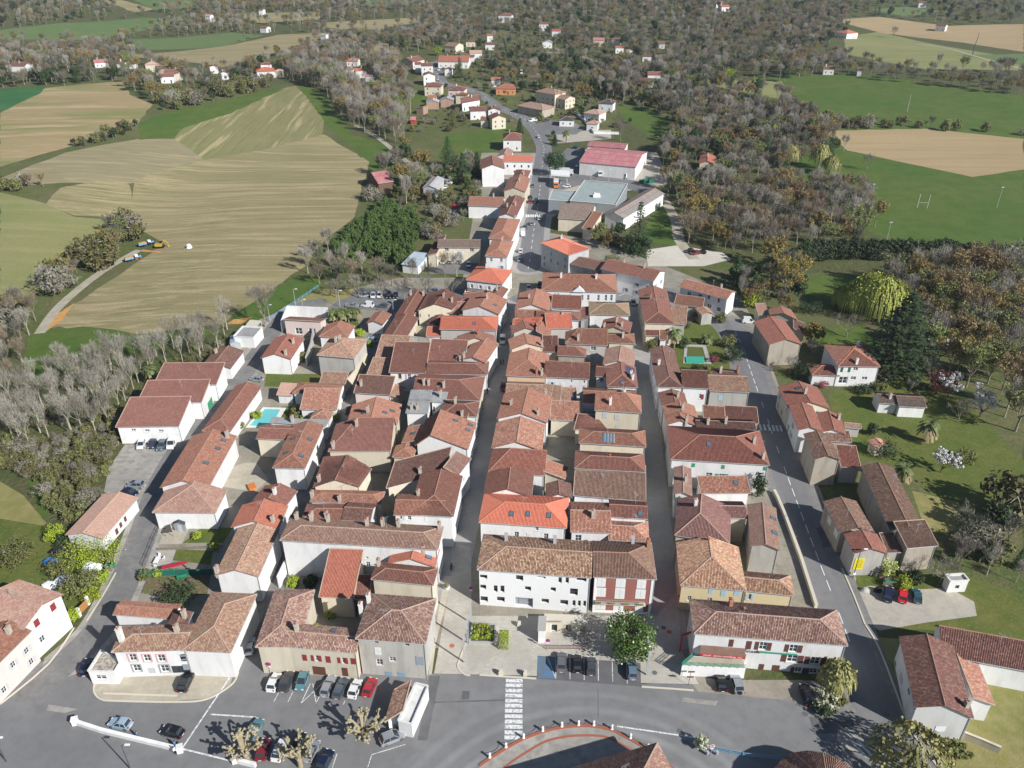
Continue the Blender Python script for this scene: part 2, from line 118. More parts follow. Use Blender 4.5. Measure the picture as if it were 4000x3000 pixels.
('white house with solar panel and large double skylight on right street','house',0,[(7.6,'yhg',0.5,0,'r',[25.5,186.1,33.7,185.5,34.5,196.8,26.3,197.4]),(7.0,'xgg',0.5,0,'r',[23.0,192.6,28.7,191.9,29.5,198.6,23.8,199.2])],'W',0,[(1,0,0.94,5.15,1.11,1.4,'win'),(0,0,0.1,6.9,1.24,0.54,'win')],[(0.85,0.3,'w'),(0.8,0.42,'w')],[(0.5,0.12)],{'solar': 1}),
('hipped cream house with mossy chimney on right street','house',-0,[(7.6,'xgh',0.5,0,'b',[28.4,211.4,36.3,210.8,36.8,217.1,28.9,217.7])],'C',1,[],[(0.55,0.35)],[],{}),
('grey fronted house with shuttered windows and red hip in mid block','house',-0,[(7.2,'xhg',0.8,0,'b',[15.7,211.4,28.3,210.4,28.9,218.1,16.3,219.0])],'G',0,[(0,0,7.24,5.23,1.53,1.28,'win'),(0,0,6.41,2.16,0.96,1.84,'shut_white'),(0,0,8.57,2.26,1.03,1.84,'shut_grey2')],[(0.3,0.2)],[],{}),
('gabled house with three chimneys behind the hipped cream house','house',-0,[(7.0,'ygg',0.5,0,'r',[27.1,220.8,35.7,218.8,37.4,226.1,28.8,228.1])],'C',1,[],[(0.1,0.2),(0.5,0.4),(0.7,0.25)],[],{}),
('white square house with mossy ochre hipped roof and planted terrace','house',-0,[(7.0,'xhh',0.5,0,'m5',[24.5,231.9,37.4,231.0,38.1,240.4,25.2,241.4])],'W',0,[],[],[],{}),
('bright orange monopitch roof on rear house near right of middle street','house',-0,[(6.4,'sf',0.5,0,'o',[10.6,222.9,18.7,223.2,18.4,230.1,10.3,229.8])],'G',0,[],[],[],{}),
('house with bright orange ridge roof and small grey tower on middle street','house',-0,[(7.0,'xgg',0.5,0,'o',[0,224.7,8.9,224.1,10.2,230.6,0.5,228.5])],'W',0,[],[],[],{}),
('long red roofed rear house with slim chimney and white yard wall','house',-0,[(6.8,'xgh',0.5,0,'r',[7.4,228.9,21.3,227.8,21.9,234.4,7.9,235.6])],'W',0,[],[(0.6,0.2)],[],{}),
('rust roofed house at the top right corner of middle street','house',-0,[(7.2,'ygg',0.5,0,'b',[1.0,235.4,11.9,233.9,13.6,246.7,2.7,248.1])],'W',1,[],[(0.35,0.45)],[],{}),
('street house with two hip planes below the rust corner house,middle street','house',-0,[(6.6,'xgg',0.5,0,'b',[0.9,230.1,10.2,230.1,10.2,236.4,0.9,236.4])],'W',1,[],[],[],{}),
('red mono pitch roof ringed by a white parapet before the classical building','house',-0,[(6.6,'sf',0.5,0,'b2',[12.7,237.4,22.3,236.5,22.9,242.9,13.3,243.8])],'W',0,[],[],[],{}),
('small red roof squeezed beside the mossy ochre hipped house','outbuilding',-0,[(5.6,'sl',0.5,0,'r',[21.7,231.8,24.4,230.1,25.1,238.5,22.4,240.2])],'W',0,[],[],[],{}),
('gabled street house with grey boarded front,middle street upper part','house',-0,[(6.4,'ygg',0.5,0,'r',[0.3,219.7,8.4,221.0,7.3,227.7,-0.8,226.4])],'G',0,[],[],[],{}),
('brown sloped house with brick chimney behind the grey boarded gable','house',-0,[(6.0,'sr',0.5,0,'b',[7.3,219.1,11.7,216.5,12.1,225.0,7.7,227.6])],'G',0,[],[(0.1,0.4,'b')],[],{}),
('gabled street house with stone gable strip and broad chimney,middle street','house',0,[(6.8,'ygg',0.5,0,'b',[-0.3,208.4,9.4,209.8,8.4,216.4,-1.2,215.0])],'C',0,[],[(0.95,0.1)],[],{}),
('small red roof with orange vent behind a broad chimney in mid block','outbuilding',0,[(5.4,'sf',0.5,0,'r',[9.0,209.8,13.6,209.7,13.8,216.5,9.1,216.6])],'C',0,[],[(0.6,0.5,'s')],[],{}),
('red hipped rear house above the stone yard wall with bare climber','house',0,[(5.4,'xgh',0.5,0,'r',[13.2,207.6,21.6,206.8,22.3,213.7,13.8,214.5])],'S',0,[],[],[],{}),
('peach walled corner house with steep rust roof on middle street','house',0,[(6.8,'yhg',0.5,0,'b',[-1.7,193.3,9.6,192.4,10.7,205.5,-0.6,206.4])],'A',0,[],[(0.75,0.08,'b')],[],{}),
('white rear house with pale blue shutters and rust roof','house',0,[(6.8,'xgg',0.85,0,'r',[8.8,192.6,21.3,191.4,22.0,197.9,9.4,199.1])],'W',0,[(0,0,0.82,3.16,0.64,1.94,'shut_lblue'),(0,0,1.5,3.5,0.74,1.57,'win'),(0,0,2.27,3.31,0.58,1.87,'shut_lblue'),(0,0,4.3,3.18,1.03,1.87,'shut_white'),(0,0,6.95,2.76,0.64,1.76,'shut_pink'),(0,0,10.5,2.89,0.7,1.64,'shut_pink'),(0,0,7.12,5.45,0.38,0.67,'vent'),(0,0,10.63,5.39,0.38,0.74,'vent')],[(-0.05,0.1)],[],{}),
('low mottled street roof under the peach walled house','house',0,[(5.8,'xgg',0.5,0,'m',[-1.8,185.4,8.8,184.7,9.2,191.1,-1.4,191.8])],'W',1,[],[],[],{}),
('tall gabled street house with two chimneys and a white gable line','house',0,[(7.2,'ygg',0.5,0,'b',[-3.8,170.7,8.8,168.9,10.6,181.3,-2.0,183.1])],'W',0,[],[(0.22,0.45),(0.8,0.15)],[],{}),
('shaded mid block outhouse with old brown tiles and small skylight','outhouse',0,[(5.0,'sf',0.5,0,'m',[12.9,180.6,17.0,180.4,17.3,186.7,13.2,186.9])],'C',0,[],[],[(0.8,0.4)],{}),
('mid block outhouse with mottled brown tiles under the blue shutters house','outhouse',0,[(5.0,'sf',0.5,0,'m',[9.9,180.9,12.6,180.3,13.4,187.2,9.0,188.2])],'C',0,[],[],[],{}),
('mid block outhouse with half shaded ribbed roof beside a glazed lean-to','outhouse',0,[(5.0,'sf',0.5,0,'m2',[9.7,173.7,17.5,173.1,18.0,179.5,10.3,180.1])],'C',0,[],[],[],{}),
('street house with freshly speckled orange tiles and white gable line','house',0,[(6.8,'ygg',0.5,0,'m2',[-4.9,158.5,7.1,157.4,8.2,168.7,-3.8,169.9])],'W',0,[],[],[],{}),
('street house with wide red hipped front slope and one vent,above orange front','house',0,[(6.6,'xhg',0.72,0,'b2',[-5.5,149.4,7.5,148.0,8.5,157.0,-4.5,158.4])],'W',0,[],[],[],{}),
('small rust side roof beside the black glazed yard shelter','outbuilding',0,[(5.6,'sr',0.5,0,'b',[7.2,149.0,12.1,147.9,13.1,152.4,8.2,153.5])],'C',0,[],[],[],{}),
('low red roofs below the tall cream house in mid block','outbuilding',0,[(4.6,'sf',0.5,0,'r',[15.6,169.8,24.0,170.3,21.3,174.4,17.0,174.9])],'C',0,[],[],[],{}),
('white classical public building with pedimented front and tall windows','public building',-0,[(6.8,'xhh',0.5,0,'b',[10,250.8,35.5,249.0,36.5,264.8,11.1,266.6])],'W2',0,[(0,0,3.78,3.73,0.78,2.06,'tallwin'),(0,0,4.88,3.77,0.78,2.06,'tallwin'),(0,0,6.93,3.49,0.78,2.06,'tallwin'),(0,0,8.81,3.55,0.78,2.06,'tallwin'),(0,0,13.04,3.52,0.78,2.05,'tallwin'),(0,0,15.07,3.58,0.78,2.05,'tallwin'),(0,0,18.51,3.52,0.78,2.22,'tallwin'),(0,0,21.0,3.6,0.78,2.22,'tallwin'),(0,0,22.87,3.66,0.78,2.22,'tallwin')],[(0.25,0.4,'w'),(0.72,0.4,'w')],[],{'pediment': 1}),
('big red roofed house at upper end of right street with two skylights','house',-0,[(7.6,'yhg',0.5,0,'r',[40.9,224.4,50.2,223.8,51.9,249.2,42.6,249.8])],'C',1,[],[],[(0.25,0.75),(0.75,0.7)],{}),
('broken patched tile roof behind the big red roofed house','outbuilding',-0,[(4.4,'sf',0.5,0,'m',[50.2,230.7,55.1,229.6,56.9,237.8,52.0,238.9])],'G',0,[],[],[],{}),
('tumbledown shed roofs of mixed orange and brown tiles','shed',-0,[(4.4,'sf',0.5,0,'b',[54.1,245.3,63.1,242.4,64.5,247.1,55.6,249.9])],'G',0,[],[],[],{}),
('small pointed mossy tile roof at edge of overgrown garden','shed',-0,[(3.8,'ygg',0.5,0,'m',[61.9,238.1,66.1,239.1,64.9,244.1,60.7,243.1])],'G',0,[],[],[],{}),
('long white two storey house by dark trees at top right road','house',-0,[(6.4,'xgg',0.5,0,'b',[57.2,254.9,71.4,244.4,75.9,250.5,61.7,261.0])],'W',0,[(0,0,2.83,4.16,1.46,1.25,'win'),(0,0,6.88,4.39,1.44,1.24,'win'),(0,0,10.39,4.82,0.69,1.44,'shut_red'),(0,0,13.98,4.51,0.6,1.43,'shut_red'),(0,0,10.43,1.52,1.63,1.45,'win'),(0,0,14.03,1.22,1.4,1.57,'win')],[(0.75,0.6)],[],{}),
('small red roofed terrace rooms with blue ladder beside the right street','outbuilding',-0,[(4.4,'sf',0.5,0,'r',[41.2,222.4,45.7,222.0,46.1,226.4,41.5,226.8])],'C',0,[],[],[],{}),
('little rust lean-to with wooden balcony over the palm garden','outbuilding',-0,[(4.0,'sf',0.5,0,'b',[45.3,220.4,47.6,220,48.3,224.5,45.9,224.8])],'W',0,[],[],[],{}),
('long house with dark western slope and red eastern slope on right street','house',0,[(7.4,'yhg',0.5,0,'d',[39.0,186.2,46.0,185.8,47.2,207.5,40.2,207.9])],'W',1,[],[],[],{}),
('white cross wing with brown red shutter facing small yard off right street','house',0,[(7.4,'xgg',0.85,0,'r',[45.7,185.9,52.7,185.2,53.3,192.2,46.3,192.8])],'W',0,[(0,0,4.47,4.1,0.55,1.45,'win'),(0,0,5.05,3.85,0.67,1.57,'shut_red')],[],[],{}),
('stained grey house with pale blue shuttered window and mottled roof','house',0,[(6.6,'xgg',0.8,0,'m',[53.0,185.5,63.7,184.6,64.2,191.1,53.6,192.0])],'G',0,[(0,0,2.4,3.66,1.01,1.53,'shut_lblue')],[],[],{}),
('dark roofs with two stout chimneys behind the stained grey house','house',-0,[(5.8,'xgg',0.5,0,'d',[55.4,193.0,62.5,191.5,63.8,198.0,56.7,199.4])],'G',0,[],[(0.3,0.4),(0.95,0.5,'b')],[],{}),
('small gabled red house on right street with grey chimney,upper of three','house',0,[(6.8,'ygg',0.5,0,'r',[39.0,177.9,45.7,177.7,45.9,184.0,39.2,184.3])],'W',1,[],[(0.65,0.4)],[],{}),
('small gabled rust house on right street,middle one of three','house',0,[(6.6,'ygg',0.5,0,'b',[39.1,172.5,47.2,172.2,47.4,177.9,39.3,178.2])],'W',0,[],[(0.55,0.35)],[],{}),
('small gabled house on right street joined to the big green shutter house','house',0,[(6.8,'ygg',0.5,0,'b',[38.9,168.7,45.8,168.5,45.9,172.6,39.0,172.8])],'W',1,[],[(0.68,0.1)],[],{}),
('large hipped house with green shutters and skylight between street and road','house',0,[(8.2,'xhh',0.5,0,'r3',[36.8,152.1,59.1,149.8,60.5,163.8,38.3,166.1])],'W',0,[(0,0,4.64,6.2,0.79,1.06,'shut_green'),(0,0,11.44,6.19,0.78,1.09,'shut_green'),(0,0,8.18,3.55,1.45,1.27,'win'),(0,0,10.34,3.18,0.79,1.5,'shut_green'),(0,0,11.2,3.5,1.24,1.2,'win'),(0,0,12.54,3.25,0.79,1.53,'shut_green'),(0,0,20.89,6.44,0.72,1.05,'shut_green')],[(0.88,0.5),(0.94,0.12)],[(0.4,0.33)],{}),
('dark shaded roof with two slim chimneys behind the green shutter house','house',0,[(6.6,'xgg',0.5,0,'d',[45.9,167.5,60.7,166.6,61.0,171.1,46.2,172.1])],'W',0,[],[(0.2,0.3),(0.5,0.4)],[],{}),
('red roofed annex facing road behind the green shutter house','annex',0,[(5.6,'sf',0.5,0,'r',[54.4,171.9,62.6,171.0,63.2,176.3,55.0,177.2])],'C',0,[],[],[],{}),
('small rust roofed cottage with white wall in yard off right street','house',0,[(6.0,'sf',0.5,0,'b',[48.9,173.3,54.3,172.5,54.9,176.5,49.5,177.3])],'W',0,[],[],[],{}),
('narrow gabled wing of brown pink tiles below green shutter house','house',0,[(6.8,'ygg',0.5,0,'p',[35.8,140.9,39.6,140.2,41.3,150.3,37.5,150.9])],'W',1,[],[],[],{}),
('conservatory roof of speckled tiles with glazed front and palm','conservatory',0,[(3.6,'sf',0.5,0,'m2',[42.9,145.3,54.3,145.4,54.3,150,42.8,149.9])],'W',0,[],[],[(0.75,0.6)],{}),
('L shaped brown house with purple toned hipped slopes on right street','house',0,[(7.0,'yhg',0.42,0,'p2',[33.5,127.2,44.2,124.5,47.2,136.3,36.5,139.1]),(6.8,'xgg',0.5,0,'p2',[40,133.0,50.1,132.7,50.3,138.3,40.2,138.6])],'C',0,[],[(0.32,0.7,'w')],[],{}),
('roadside house with dark and pink roof slopes and blank grey gable','house',0,[(7.2,'ygg',0.5,0,'p',[48.2,123.6,53.8,122.4,56.7,135.7,51.0,136.9])],'G',0,[],[],[(0.85,0.7),(0.85,0.35)],{}),
('cream house with light blue shutters and mottled orange roof facing snack bar','house',0,[(6.6,'yhg',0.5,0,'m6',[32.2,113.3,44.5,111.9,45.9,124.1,33.6,125.5])],'C2',0,[(0,0,1.4,2.53,0.76,1.22,'win'),(0,0,5.2,4.89,0.9,1.14,'shut_lblue'),(0,0,5.14,2.82,0.98,0.91,'win'),(0,0,7.52,4.49,1.07,1.5,'shut_lblue'),(0,0,9.99,4.93,1.17,1.11,'shut_lblue')],[(0.5,0.9,'s')],[],{}),
('yellow walled wing with orange roof and blue shuttered window near road','house',0,[(5.6,'xgh',0.5,0,'m6',[44.6,112.9,53.7,111.6,54.5,116.9,45.4,118.2])],'C2',0,[(0,0,0.1,2.93,0.53,1.66,'shut_lblue'),(0,0,0.36,3.17,0.75,1.45,'win'),(0,0,1.16,3.12,0.49,1.51,'shut_lblue')],[],[],{}),
('white snack bar with red awning sign,brown shutters and raised terrace','snack bar',0,[(8.0,'xhh',0.5,0,'m4',[32.1,100.1,58.3,97.4,59.2,105.6,32.9,108.4])],'W',0,[(0,0,6.04,5.22,0.79,1.8,'shut_brown'),(0,0,9.05,4.93,0.93,2.03,'shut_brown'),(0,0,11.3,4.98,1.38,1.97,'win_br'),(0,0,16.49,5.06,1.46,1.82,'win_br'),(0,0,16.53,2.49,1.87,1.85,'win_br'),(0,0,20.56,2.37,1.76,1.9,'win_br'),(0,0,18.34,0.05,1.29,1.23,'win_br'),(0,0,20.96,0.05,1.38,1.25,'win_br'),(0,0,12.04,0.05,0.9,1.35,'shut_brown'),(0,0,14.4,0.05,1.3,1.35,'shut_brown'),(0,0,6.32,2.87,1.0,0.89,'win'),(0,0,8.55,1.62,0.9,1.93,'win')],[(0.27,0.82,'b'),(0.36,0.7,'s')],[],{}),
('grey gabled house with white water stains beside the bend of right road','house',-0,[(7.0,'ygg',0.5,0,'r3',[76.0,211.1,85.8,211.5,85.2,227.0,75.4,226.6])],'S',0,[],[],[],{}),
('low rust roofed rear building behind the stained grey gable','outbuilding',-0,[(4.6,'ygg',0.5,0,'b',[83.7,236.4,91.4,232.6,91.5,240.4,84.4,240.8])],'C',0,[],[],[],{}),
('low dark lean roof attached to the right of the stained grey gable','outbuilding',-0,[(3.4,'sr',0.5,0,'d',[88.3,226.7,92.0,225.6,94.0,232.6,90.3,233.6])],'C',0,[],[],[],{}),
('tiny pink tile roof beside parked white van','shed',-0,[(3.2,'sf',0.5,0,'palepink',[80.8,239.4,84.3,239.4,84.3,244.9,80.8,244.9])],'C',0,[],[],[],{}),
('white villa with orange edged pyramid roof below the giant cedar','house',-0,[(6.6,'yhh',0.5,0.42,'villa',[92.2,198.8,104.1,198.6,104.3,211.7,92.4,211.9]),(3.4,'xhg',0.5,0.42,'villa',[85.7,199.6,93.5,198.9,94.1,205.4,86.3,206.1])],'W',0,[(0,0,0.72,4.75,0.65,1.43,'shut_dgreen'),(0,0,1.45,4.68,1.24,1.51,'shut_white'),(0,0,2.81,4.69,0.75,1.51,'shut_dgreen'),(0,0,4.26,5.24,1.3,0.98,'win'),(0,0,4.14,2.19,1.48,1.07,'win'),(0,0,7.27,2.22,1.57,0.99,'win'),(0,0,0.77,0.93,2.63,2.22,'door_glass')],[(0.72,0.75,'w'),(0.45,0.08,'w')],[],{}),
('rust gabled roadside house,first of the row below the villa','house',0,[(6.2,'ygg',0.5,0,'r3',[72.0,177.4,82.6,177.2,82.8,187.9,72.2,188.2])],'C',1,[],[(0.48,0.4)],[(0.4,0.7)],{}),
('roadside house with stepped roof and blue gutter,second of the row','house',0,[(6.8,'ygg',0.5,0,'b2',[70.9,166.2,76.8,165.6,78.0,177.4,72.1,178.0])],'W',1,[],[],[],{}),
('rear gabled house with dark valley,third of the row towards garden','house',0,[(5.6,'ygg',0.5,0,'r3',[77.3,167.2,82.9,166.2,84.5,175.0,79.0,176.1])],'W',0,[],[(0.85,0.7)],[],{}),
('tall grey gabled house with dark mottled roof at end of the row','house',0,[(7.6,'ygg',0.5,0,'d3',[70.6,153.0,76.5,152.6,77.2,163.1,71.3,163.5])],'S',0,[(0,1,8.08,0.05,1.64,0.3,'win')],[],[],{}),
('small mottled annex behind the tall grey gabled house','annex',0,[(4.6,'sf',0.5,0,'m',[78.5,164.6,83.9,164.1,84.2,167.6,78.8,168.0])],'G',0,[],[],[],{}),
('red roofed annex attached right of the tall grey gable','annex',0,[(4.8,'sf',0.5,0,'r3',[77.5,153.8,82.1,153.3,82.8,159.7,78.2,160.2])],'G',0,[],[],[],{}),
('low purple roofed car port in the garden behind the row','car port',0,[(2.8,'sf',0.5,0,'palepink',[86.0,173.5,89.9,172.8,90.2,174.3,86.3,175.1])],'G',0,[],[],[],{}),
('left half of white garden house with old grey brown tiles','garden house',-0,[(3.2,'xgg',0.5,0,'old',[99.0,184.8,104.1,184.1,104.9,189.9,99.7,190.6])],'W',0,[],[(0.6,0.3)],[],{}),
('right half of white garden house under long grey brown roof','garden house',-0.01,[(3.4,'xgg',0.5,0,'old',[103.6,182.8,110.8,182.1,111.4,188.8,104.2,189.5])],'W',0,[],[],[],{}),
('small orange tiled garden shed by round dark shrub','garden shed',0,[(2.8,'ygg',0.5,0,'m2',[90.1,164.4,93.6,165.0,93.1,168.2,89.6,167.7])],'C',0,[],[],[],{}),
('long old barn with dark mossy western slope beside the gardens','barn',0,[(7.0,'ygg',0.5,0,'d3',[78.5,128.9,85.5,128.1,87.9,150.4,80.9,151.1])],'S',0,[],[],[],{}),
('front piece of the old barn with brown tiles and pale stone wall','barn',0,[(6.6,'sf',0.5,0,'d2',[80,123.7,86.7,124.5,86.1,130.5,79.3,129.8])],'S',0,[],[],[],{}),
('roadside workshop with dark gabled roof and garage doors','workshop',0,[(5.8,'ygg',0.5,0,'d3',[68.6,129.4,75.8,129.5,75.7,139.8,68.5,139.7])],'S',0,[(0,3,3.01,3.0,1.7,1.75,'shut_white'),(0,3,6.95,2.97,1.84,1.92,'shut_white')],[],[],{}),
('roadside gable with big yellow poster on its grey end wall','house',0,[(6.2,'ygg',0.5,0,'r3',[69.0,122.6,75.8,122.6,75.8,128.5,69.0,128.5])],'G',0,[],[],[],{}),
('low brown tiled link between yellow poster gable and old barn','outbuilding',0,[(4.6,'sf',0.5,0,'d2',[76.8,124.6,80.3,124.7,80.2,129.2,76.6,129.1])],'G',0,[],[],[],{}),
('tiny white concrete cabin with flat grey roof on the grass','cabin',0,[(2.8,'f',0.5,0,'flatgrey',[87.2,118.1,91.0,118.3,90.8,120.2,87.1,119.9])],'W',0,[(0,0,1.45,0.93,0.85,0.96,'vent')],[],[],{}),
('white gabled house with brown red tiles at lower right road side','house',0,[(6.0,'ygg',0.47,0,'d4',[65.8,86.4,74.3,84.3,77.9,99.3,69.4,101.3])],'W',0,[(0,3,0.1,0.11,1.54,0.74,'vent'),(0,3,4.41,1.25,1.99,1.22,'shut_grey2'),(0,3,9.22,3.54,1.42,0.81,'vent'),(0,3,12.84,4.92,1.69,0.95,'win')],[(0.9,0.12)],[],{}),
('low speckled orange annex along the east side of white gabled house','annex',0,[(4.4,'sr',0.5,0,'m2',[76.5,88.7,80.1,88.0,81.7,97.2,78.1,97.8])],'W',0,[],[],[],{}),
('long open barn with dark red tile roof at right picture edge','barn',0,[(5.2,'xgg',0.75,0,'d4',[75.5,97.8,91.9,93.5,93.6,100.2,77.3,104.5])],'W',0,[],[],[],{}),
('covered market hall with hipped tile roof at bottom centre','market hall',0,[(5.0,'xhh',0.5,0.5,'hall2',[6.3,63.5,26.3,69.7,22.9,80.6,2.9,74.3])],'S',0,[],[],[],{}),
('curved corner house with grey blue front and bright orange roof','house',-0,[(9.6,'xhh',0.5,0,'o',[10.6,288.5,20.6,275.7,29.0,282.2,19.0,295.0])],'B',1,[],[],[(0.6,0.75)],{}),
('grey tiled low house behind the curved corner house','house',-0,[(6.0,'xgg',0.5,0,'d',[20.5,277.0,30.4,270.5,35.2,277.8,25.4,284.3])],'G',0,[],[],[],{}),
('long white house with dark green shutters and brown red roof on the bend','house',-0,[(7.4,'xgg',0.5,0,'r',[31.5,268.5,48.9,257.3,54.5,266.0,37.1,277.2])],'W',1,[],[(0.3,0.6),(0.7,0.5)],[],{}),
('white house with arched openings and bright orange hip roof by main road','house',-0,[(6.6,'xhh',0.5,0,'o',[-16.1,260.3,-3.2,256.6,0.3,268.9,-12.6,272.6])],'W',1,[],[],[],{}),
('tall white house with rust hip roof,first above the orange hip roof','house',-0,[(8.6,'yhh',0.5,0,'b',[-9.9,277.5,-1.8,276.3,0.6,292.7,-7.5,293.9])],'W',1,[],[(0.5,0.9)],[],{}),
('tall white house with rust hip roof,second above the orange hip roof','house',-0,[(8.0,'yhh',0.5,0,'b',[-9.1,297.4,-0,296.0,3.4,319.5,-5.6,320.9])],'W',1,[],[(0.8,0.9)],[],{}),
('gabled row house with red roof beside white annex on main road','house',-0,[(7.0,'ygg',0.5,0,'r',[-5.9,326.3,1.7,325.0,5.8,350.4,-1.9,351.6])],'W',1,[],[(0.3,0.4),(0.7,0.5)],[],{}),
('white annex with rust roof and fenced parking behind main road row','house',-0,[(5.6,'xgg',0.5,0,'b',[-19.5,344.5,-4.1,343.1,-3.0,355.4,-18.4,356.8])],'W',0,[],[(0.7,0.5)],[],{}),
('pinkish gabled row house with chimney stack on upper main road','house',-0,[(7.0,'ygg',0.5,0,'b',[-3.9,361.0,6.1,359.7,8.9,381.0,-1.1,382.3])],'C',1,[],[(0.6,0.5)],[],{}),
('small dark hipped row house next to zebra crossing at upper road','house',-0,[(6.0,'yhh',0.5,0,'r',[-0.1,383.2,7.1,382.2,9.3,397.8,2.0,398.8])],'W',1,[],[],[],{}),
('tall blank white house with orange roof beside dark conifers','house',-0,[(8.8,'ygg',0.5,0,'b',[-14.9,390.8,-3.5,391.5,-4.5,408.4,-16.0,407.6])],'W',0,[],[],[],{}),
('long white two storey house with flat orange front roof','house',-0,[(6.8,'xgg',0.5,0,'o',[-4.6,411.6,10.6,410.7,11.2,420.8,-4.0,421.7])],'W',1,[],[],[],{}),
('pale roofed house behind the long white two storey house','house',-0,[(6.0,'ygg',0.5,0,'p',[-7.6,424.7,-0.5,423.9,0.9,436.6,-6.2,437.4])],'W',0,[],[],[],{}),
('white villa standing on the green lawn with blue terrace','house',-0.05,[(6.2,'xhh',0.5,0,'r',[-5.2,457.7,5.5,457.7,5.6,472.4,-5.1,472.5])],'W',1,[],[],[],{}),
('cream workshop with grey brown roof and white garage door','workshop',-0,[(6.4,'xgg',0.5,0,'old',[-28.6,291.8,-12.1,291.7,-12.1,300.5,-28.6,300.6])],'C',0,[(0,0,5.95,1.64,3.74,3.31,'shut_white'),(0,0,2.43,4.93,1.55,1.31,'win'),(0,0,12.04,4.63,1.55,1.31,'win')],[],[],{}),
('dark roofed side building left of the cream workshop','outbuilding',-0,[(4.6,'sl',0.5,0,'d',[-32.2,288.2,-28.4,287.8,-26.3,307.6,-30.1,308.0])],'C',0,[],[],[],{}),
('low white building with pale blue sheet roof by the town car park','building',-0,[(3.4,'sf',0.5,0.06,'bluesheet',[-41.5,282.6,-34.9,280.5,-31.2,292.0,-37.8,294.1])],'W',0,[],[],[],{}),
('grey gabled barn with blue doors and white vans beside it','barn',-0,[(4.6,'ygg',0.5,0,'fibro',[-42.3,374.1,-35.6,372.9,-32.8,388.8,-39.5,390.0])],'G',0,[(0,0,2.45,1.61,3.56,2.34,'shut_blue')],[],[],{}),
('wooden shed with pale red metal roof at the field edge','shed',-0,[(4.0,'xgg',0.5,0,'redmetal',[-64.4,382.7,-57.2,386.6,-65.4,401.5,-72.6,397.6])],'D',0,[],[],[],{}),
('grey supermarket with flat pale green roof and rooftop units','supermarket',-0,[(6.6,'f',0.5,0,'flatgreen',[25.6,347.6,45.2,342.0,54.2,373.1,34.5,378.7])],'K',0,[],[],[],{}),
('lower grey shop front of the supermarket with white name panel','supermarket',-0,[(6.0,'f',0.5,0,'flatgreen',[16.3,350.6,27.3,348.8,29.6,363.7,18.7,365.4])],'K',0,[],[],[],{}),
('long shed with brown fibre roof and glass lean-to behind supermarket','shed',-0,[(5.6,'ygg',0.5,0,'fibro2',[39.2,332.7,47.1,327.5,69.8,361.8,62.0,367.1])],'W',0,[],[],[],{}),
('warehouse with red and grey metal roof beside delivery vans','warehouse',-0,[(6.4,'xgg',0.5,0.16,'redmetal',[34.1,412.0,62.0,402.3,72.3,432.0,44.3,441.6])],'W',0,[],[],[],{}),
('smaller red roofed warehouse behind the red and grey one','warehouse',-0.02,[(6.6,'xgg',0.5,0.14,'redmetal',[40.7,443.4,60.9,437.6,64.1,448.8,43.9,454.6])],'W',0,[],[],[],{}),
('old brown barn like house with sagging roof below supermarket','house',-0,[(5.6,'xgg',0.5,0,'old',[19.2,328.1,33.2,325.1,37.1,343.7,23.1,346.6])],'C',0,[],[],[],{}),
('small cream tiled annex below the old brown barn like house','annex',-0,[(4.4,'sf',0.5,0,'b',[28.7,318.5,32.4,316.6,38.0,327.9,34.3,329.7])],'C',0,[],[],[],{}),
('cream house with red hip roof on the slope below the hill street','house',4.09,[(6.0,'xhh',0.5,0,'r',[-61.8,592.7,-49.7,591.5,-48.6,602.4,-60.7,603.6])],'C',1,[],[],[],{}),
('white gabled house with red roof at start of hill street row','house',5.41,[(6.8,'ygg',0.5,0,'r',[-65.2,622.8,-56.1,624.0,-57.1,632.2,-66.3,631.1])],'W',1,[],[],[],{}),
('white house with red ridge roof in middle of hill street row','house',6.4,[(6.8,'xgg',0.5,0,'r',[-70.1,658.0,-60.5,659.0,-61.5,667.7,-71.1,666.6])],'W',1,[],[],[],{}),
('brown red house beside the white ridge house on the hill street','house',6.62,[(6.0,'xgg',0.5,0,'r',[-76.2,669.5,-71.2,669.9,-71.8,676.9,-76.7,676.5])],'W',0,[],[],[],{}),
('pink house with broad red roof at upper end of hill street row','house',6.99,[(5.6,'xgg',0.5,0,'r',[-78.8,681.0,-70.2,692.9,-80.9,700.6,-89.5,688.8])],'P',1,[],[],[],{}),
('long low house with three orange roofs across the hill street','house',7.13,[(4.6,'xgg',0.5,0,'o2',[-59.6,687.6,-34.7,686.1,-33.6,704.0,-58.5,705.6])],'W',1,[],[],[],{}),
('white gabled house below the long low orange roofs','house',6.34,[(4.6,'ygg',0.5,0,'r',[-52.1,655.8,-46.4,655.2,-45.6,662.2,-51.4,662.8])],'W',1,[],[],[],{}),
('red roofed bungalow right above the long orange roofs','house',7.34,[(4.2,'xgg',0.5,0,'r',[-39.9,712.0,-31.2,712.0,-31.1,719.8,-39.8,719.9])],'W',1,[],[],[],{}),
('pale pink roofed bungalow behind tall trees on the hill','house',7.45,[(4.2,'xgg',0.5,0,'palepink',[-36.2,732.2,-25.5,732.4,-25.6,742.0,-36.3,741.8])],'W',1,[],[],[],{}),
('cream gabled hill house with tall front among bare trees','house',7.91,[(5.6,'ygg',0.5,0,'m',[-49.3,754.8,-42.5,766.2,-52.7,772.3,-59.5,760.9])],'C',1,[],[],[],{}),
('red hip roofed bungalow near yellow green tree on hill','house',7.68,[(4.2,'xhh',0.5,0,'r',[-42.7,797.3,-33.8,797.4,-33.8,805.5,-42.8,805.4])],'C',1,[],[],[],{}),
('dark brown roofed hill house among garden trees','house',7.23,[(4.6,'xgg',0.5,0,'d',[-24.4,780.3,-15.2,780.5,-15.5,788.8,-24.6,788.5])],'W',1,[],[],[],{}),
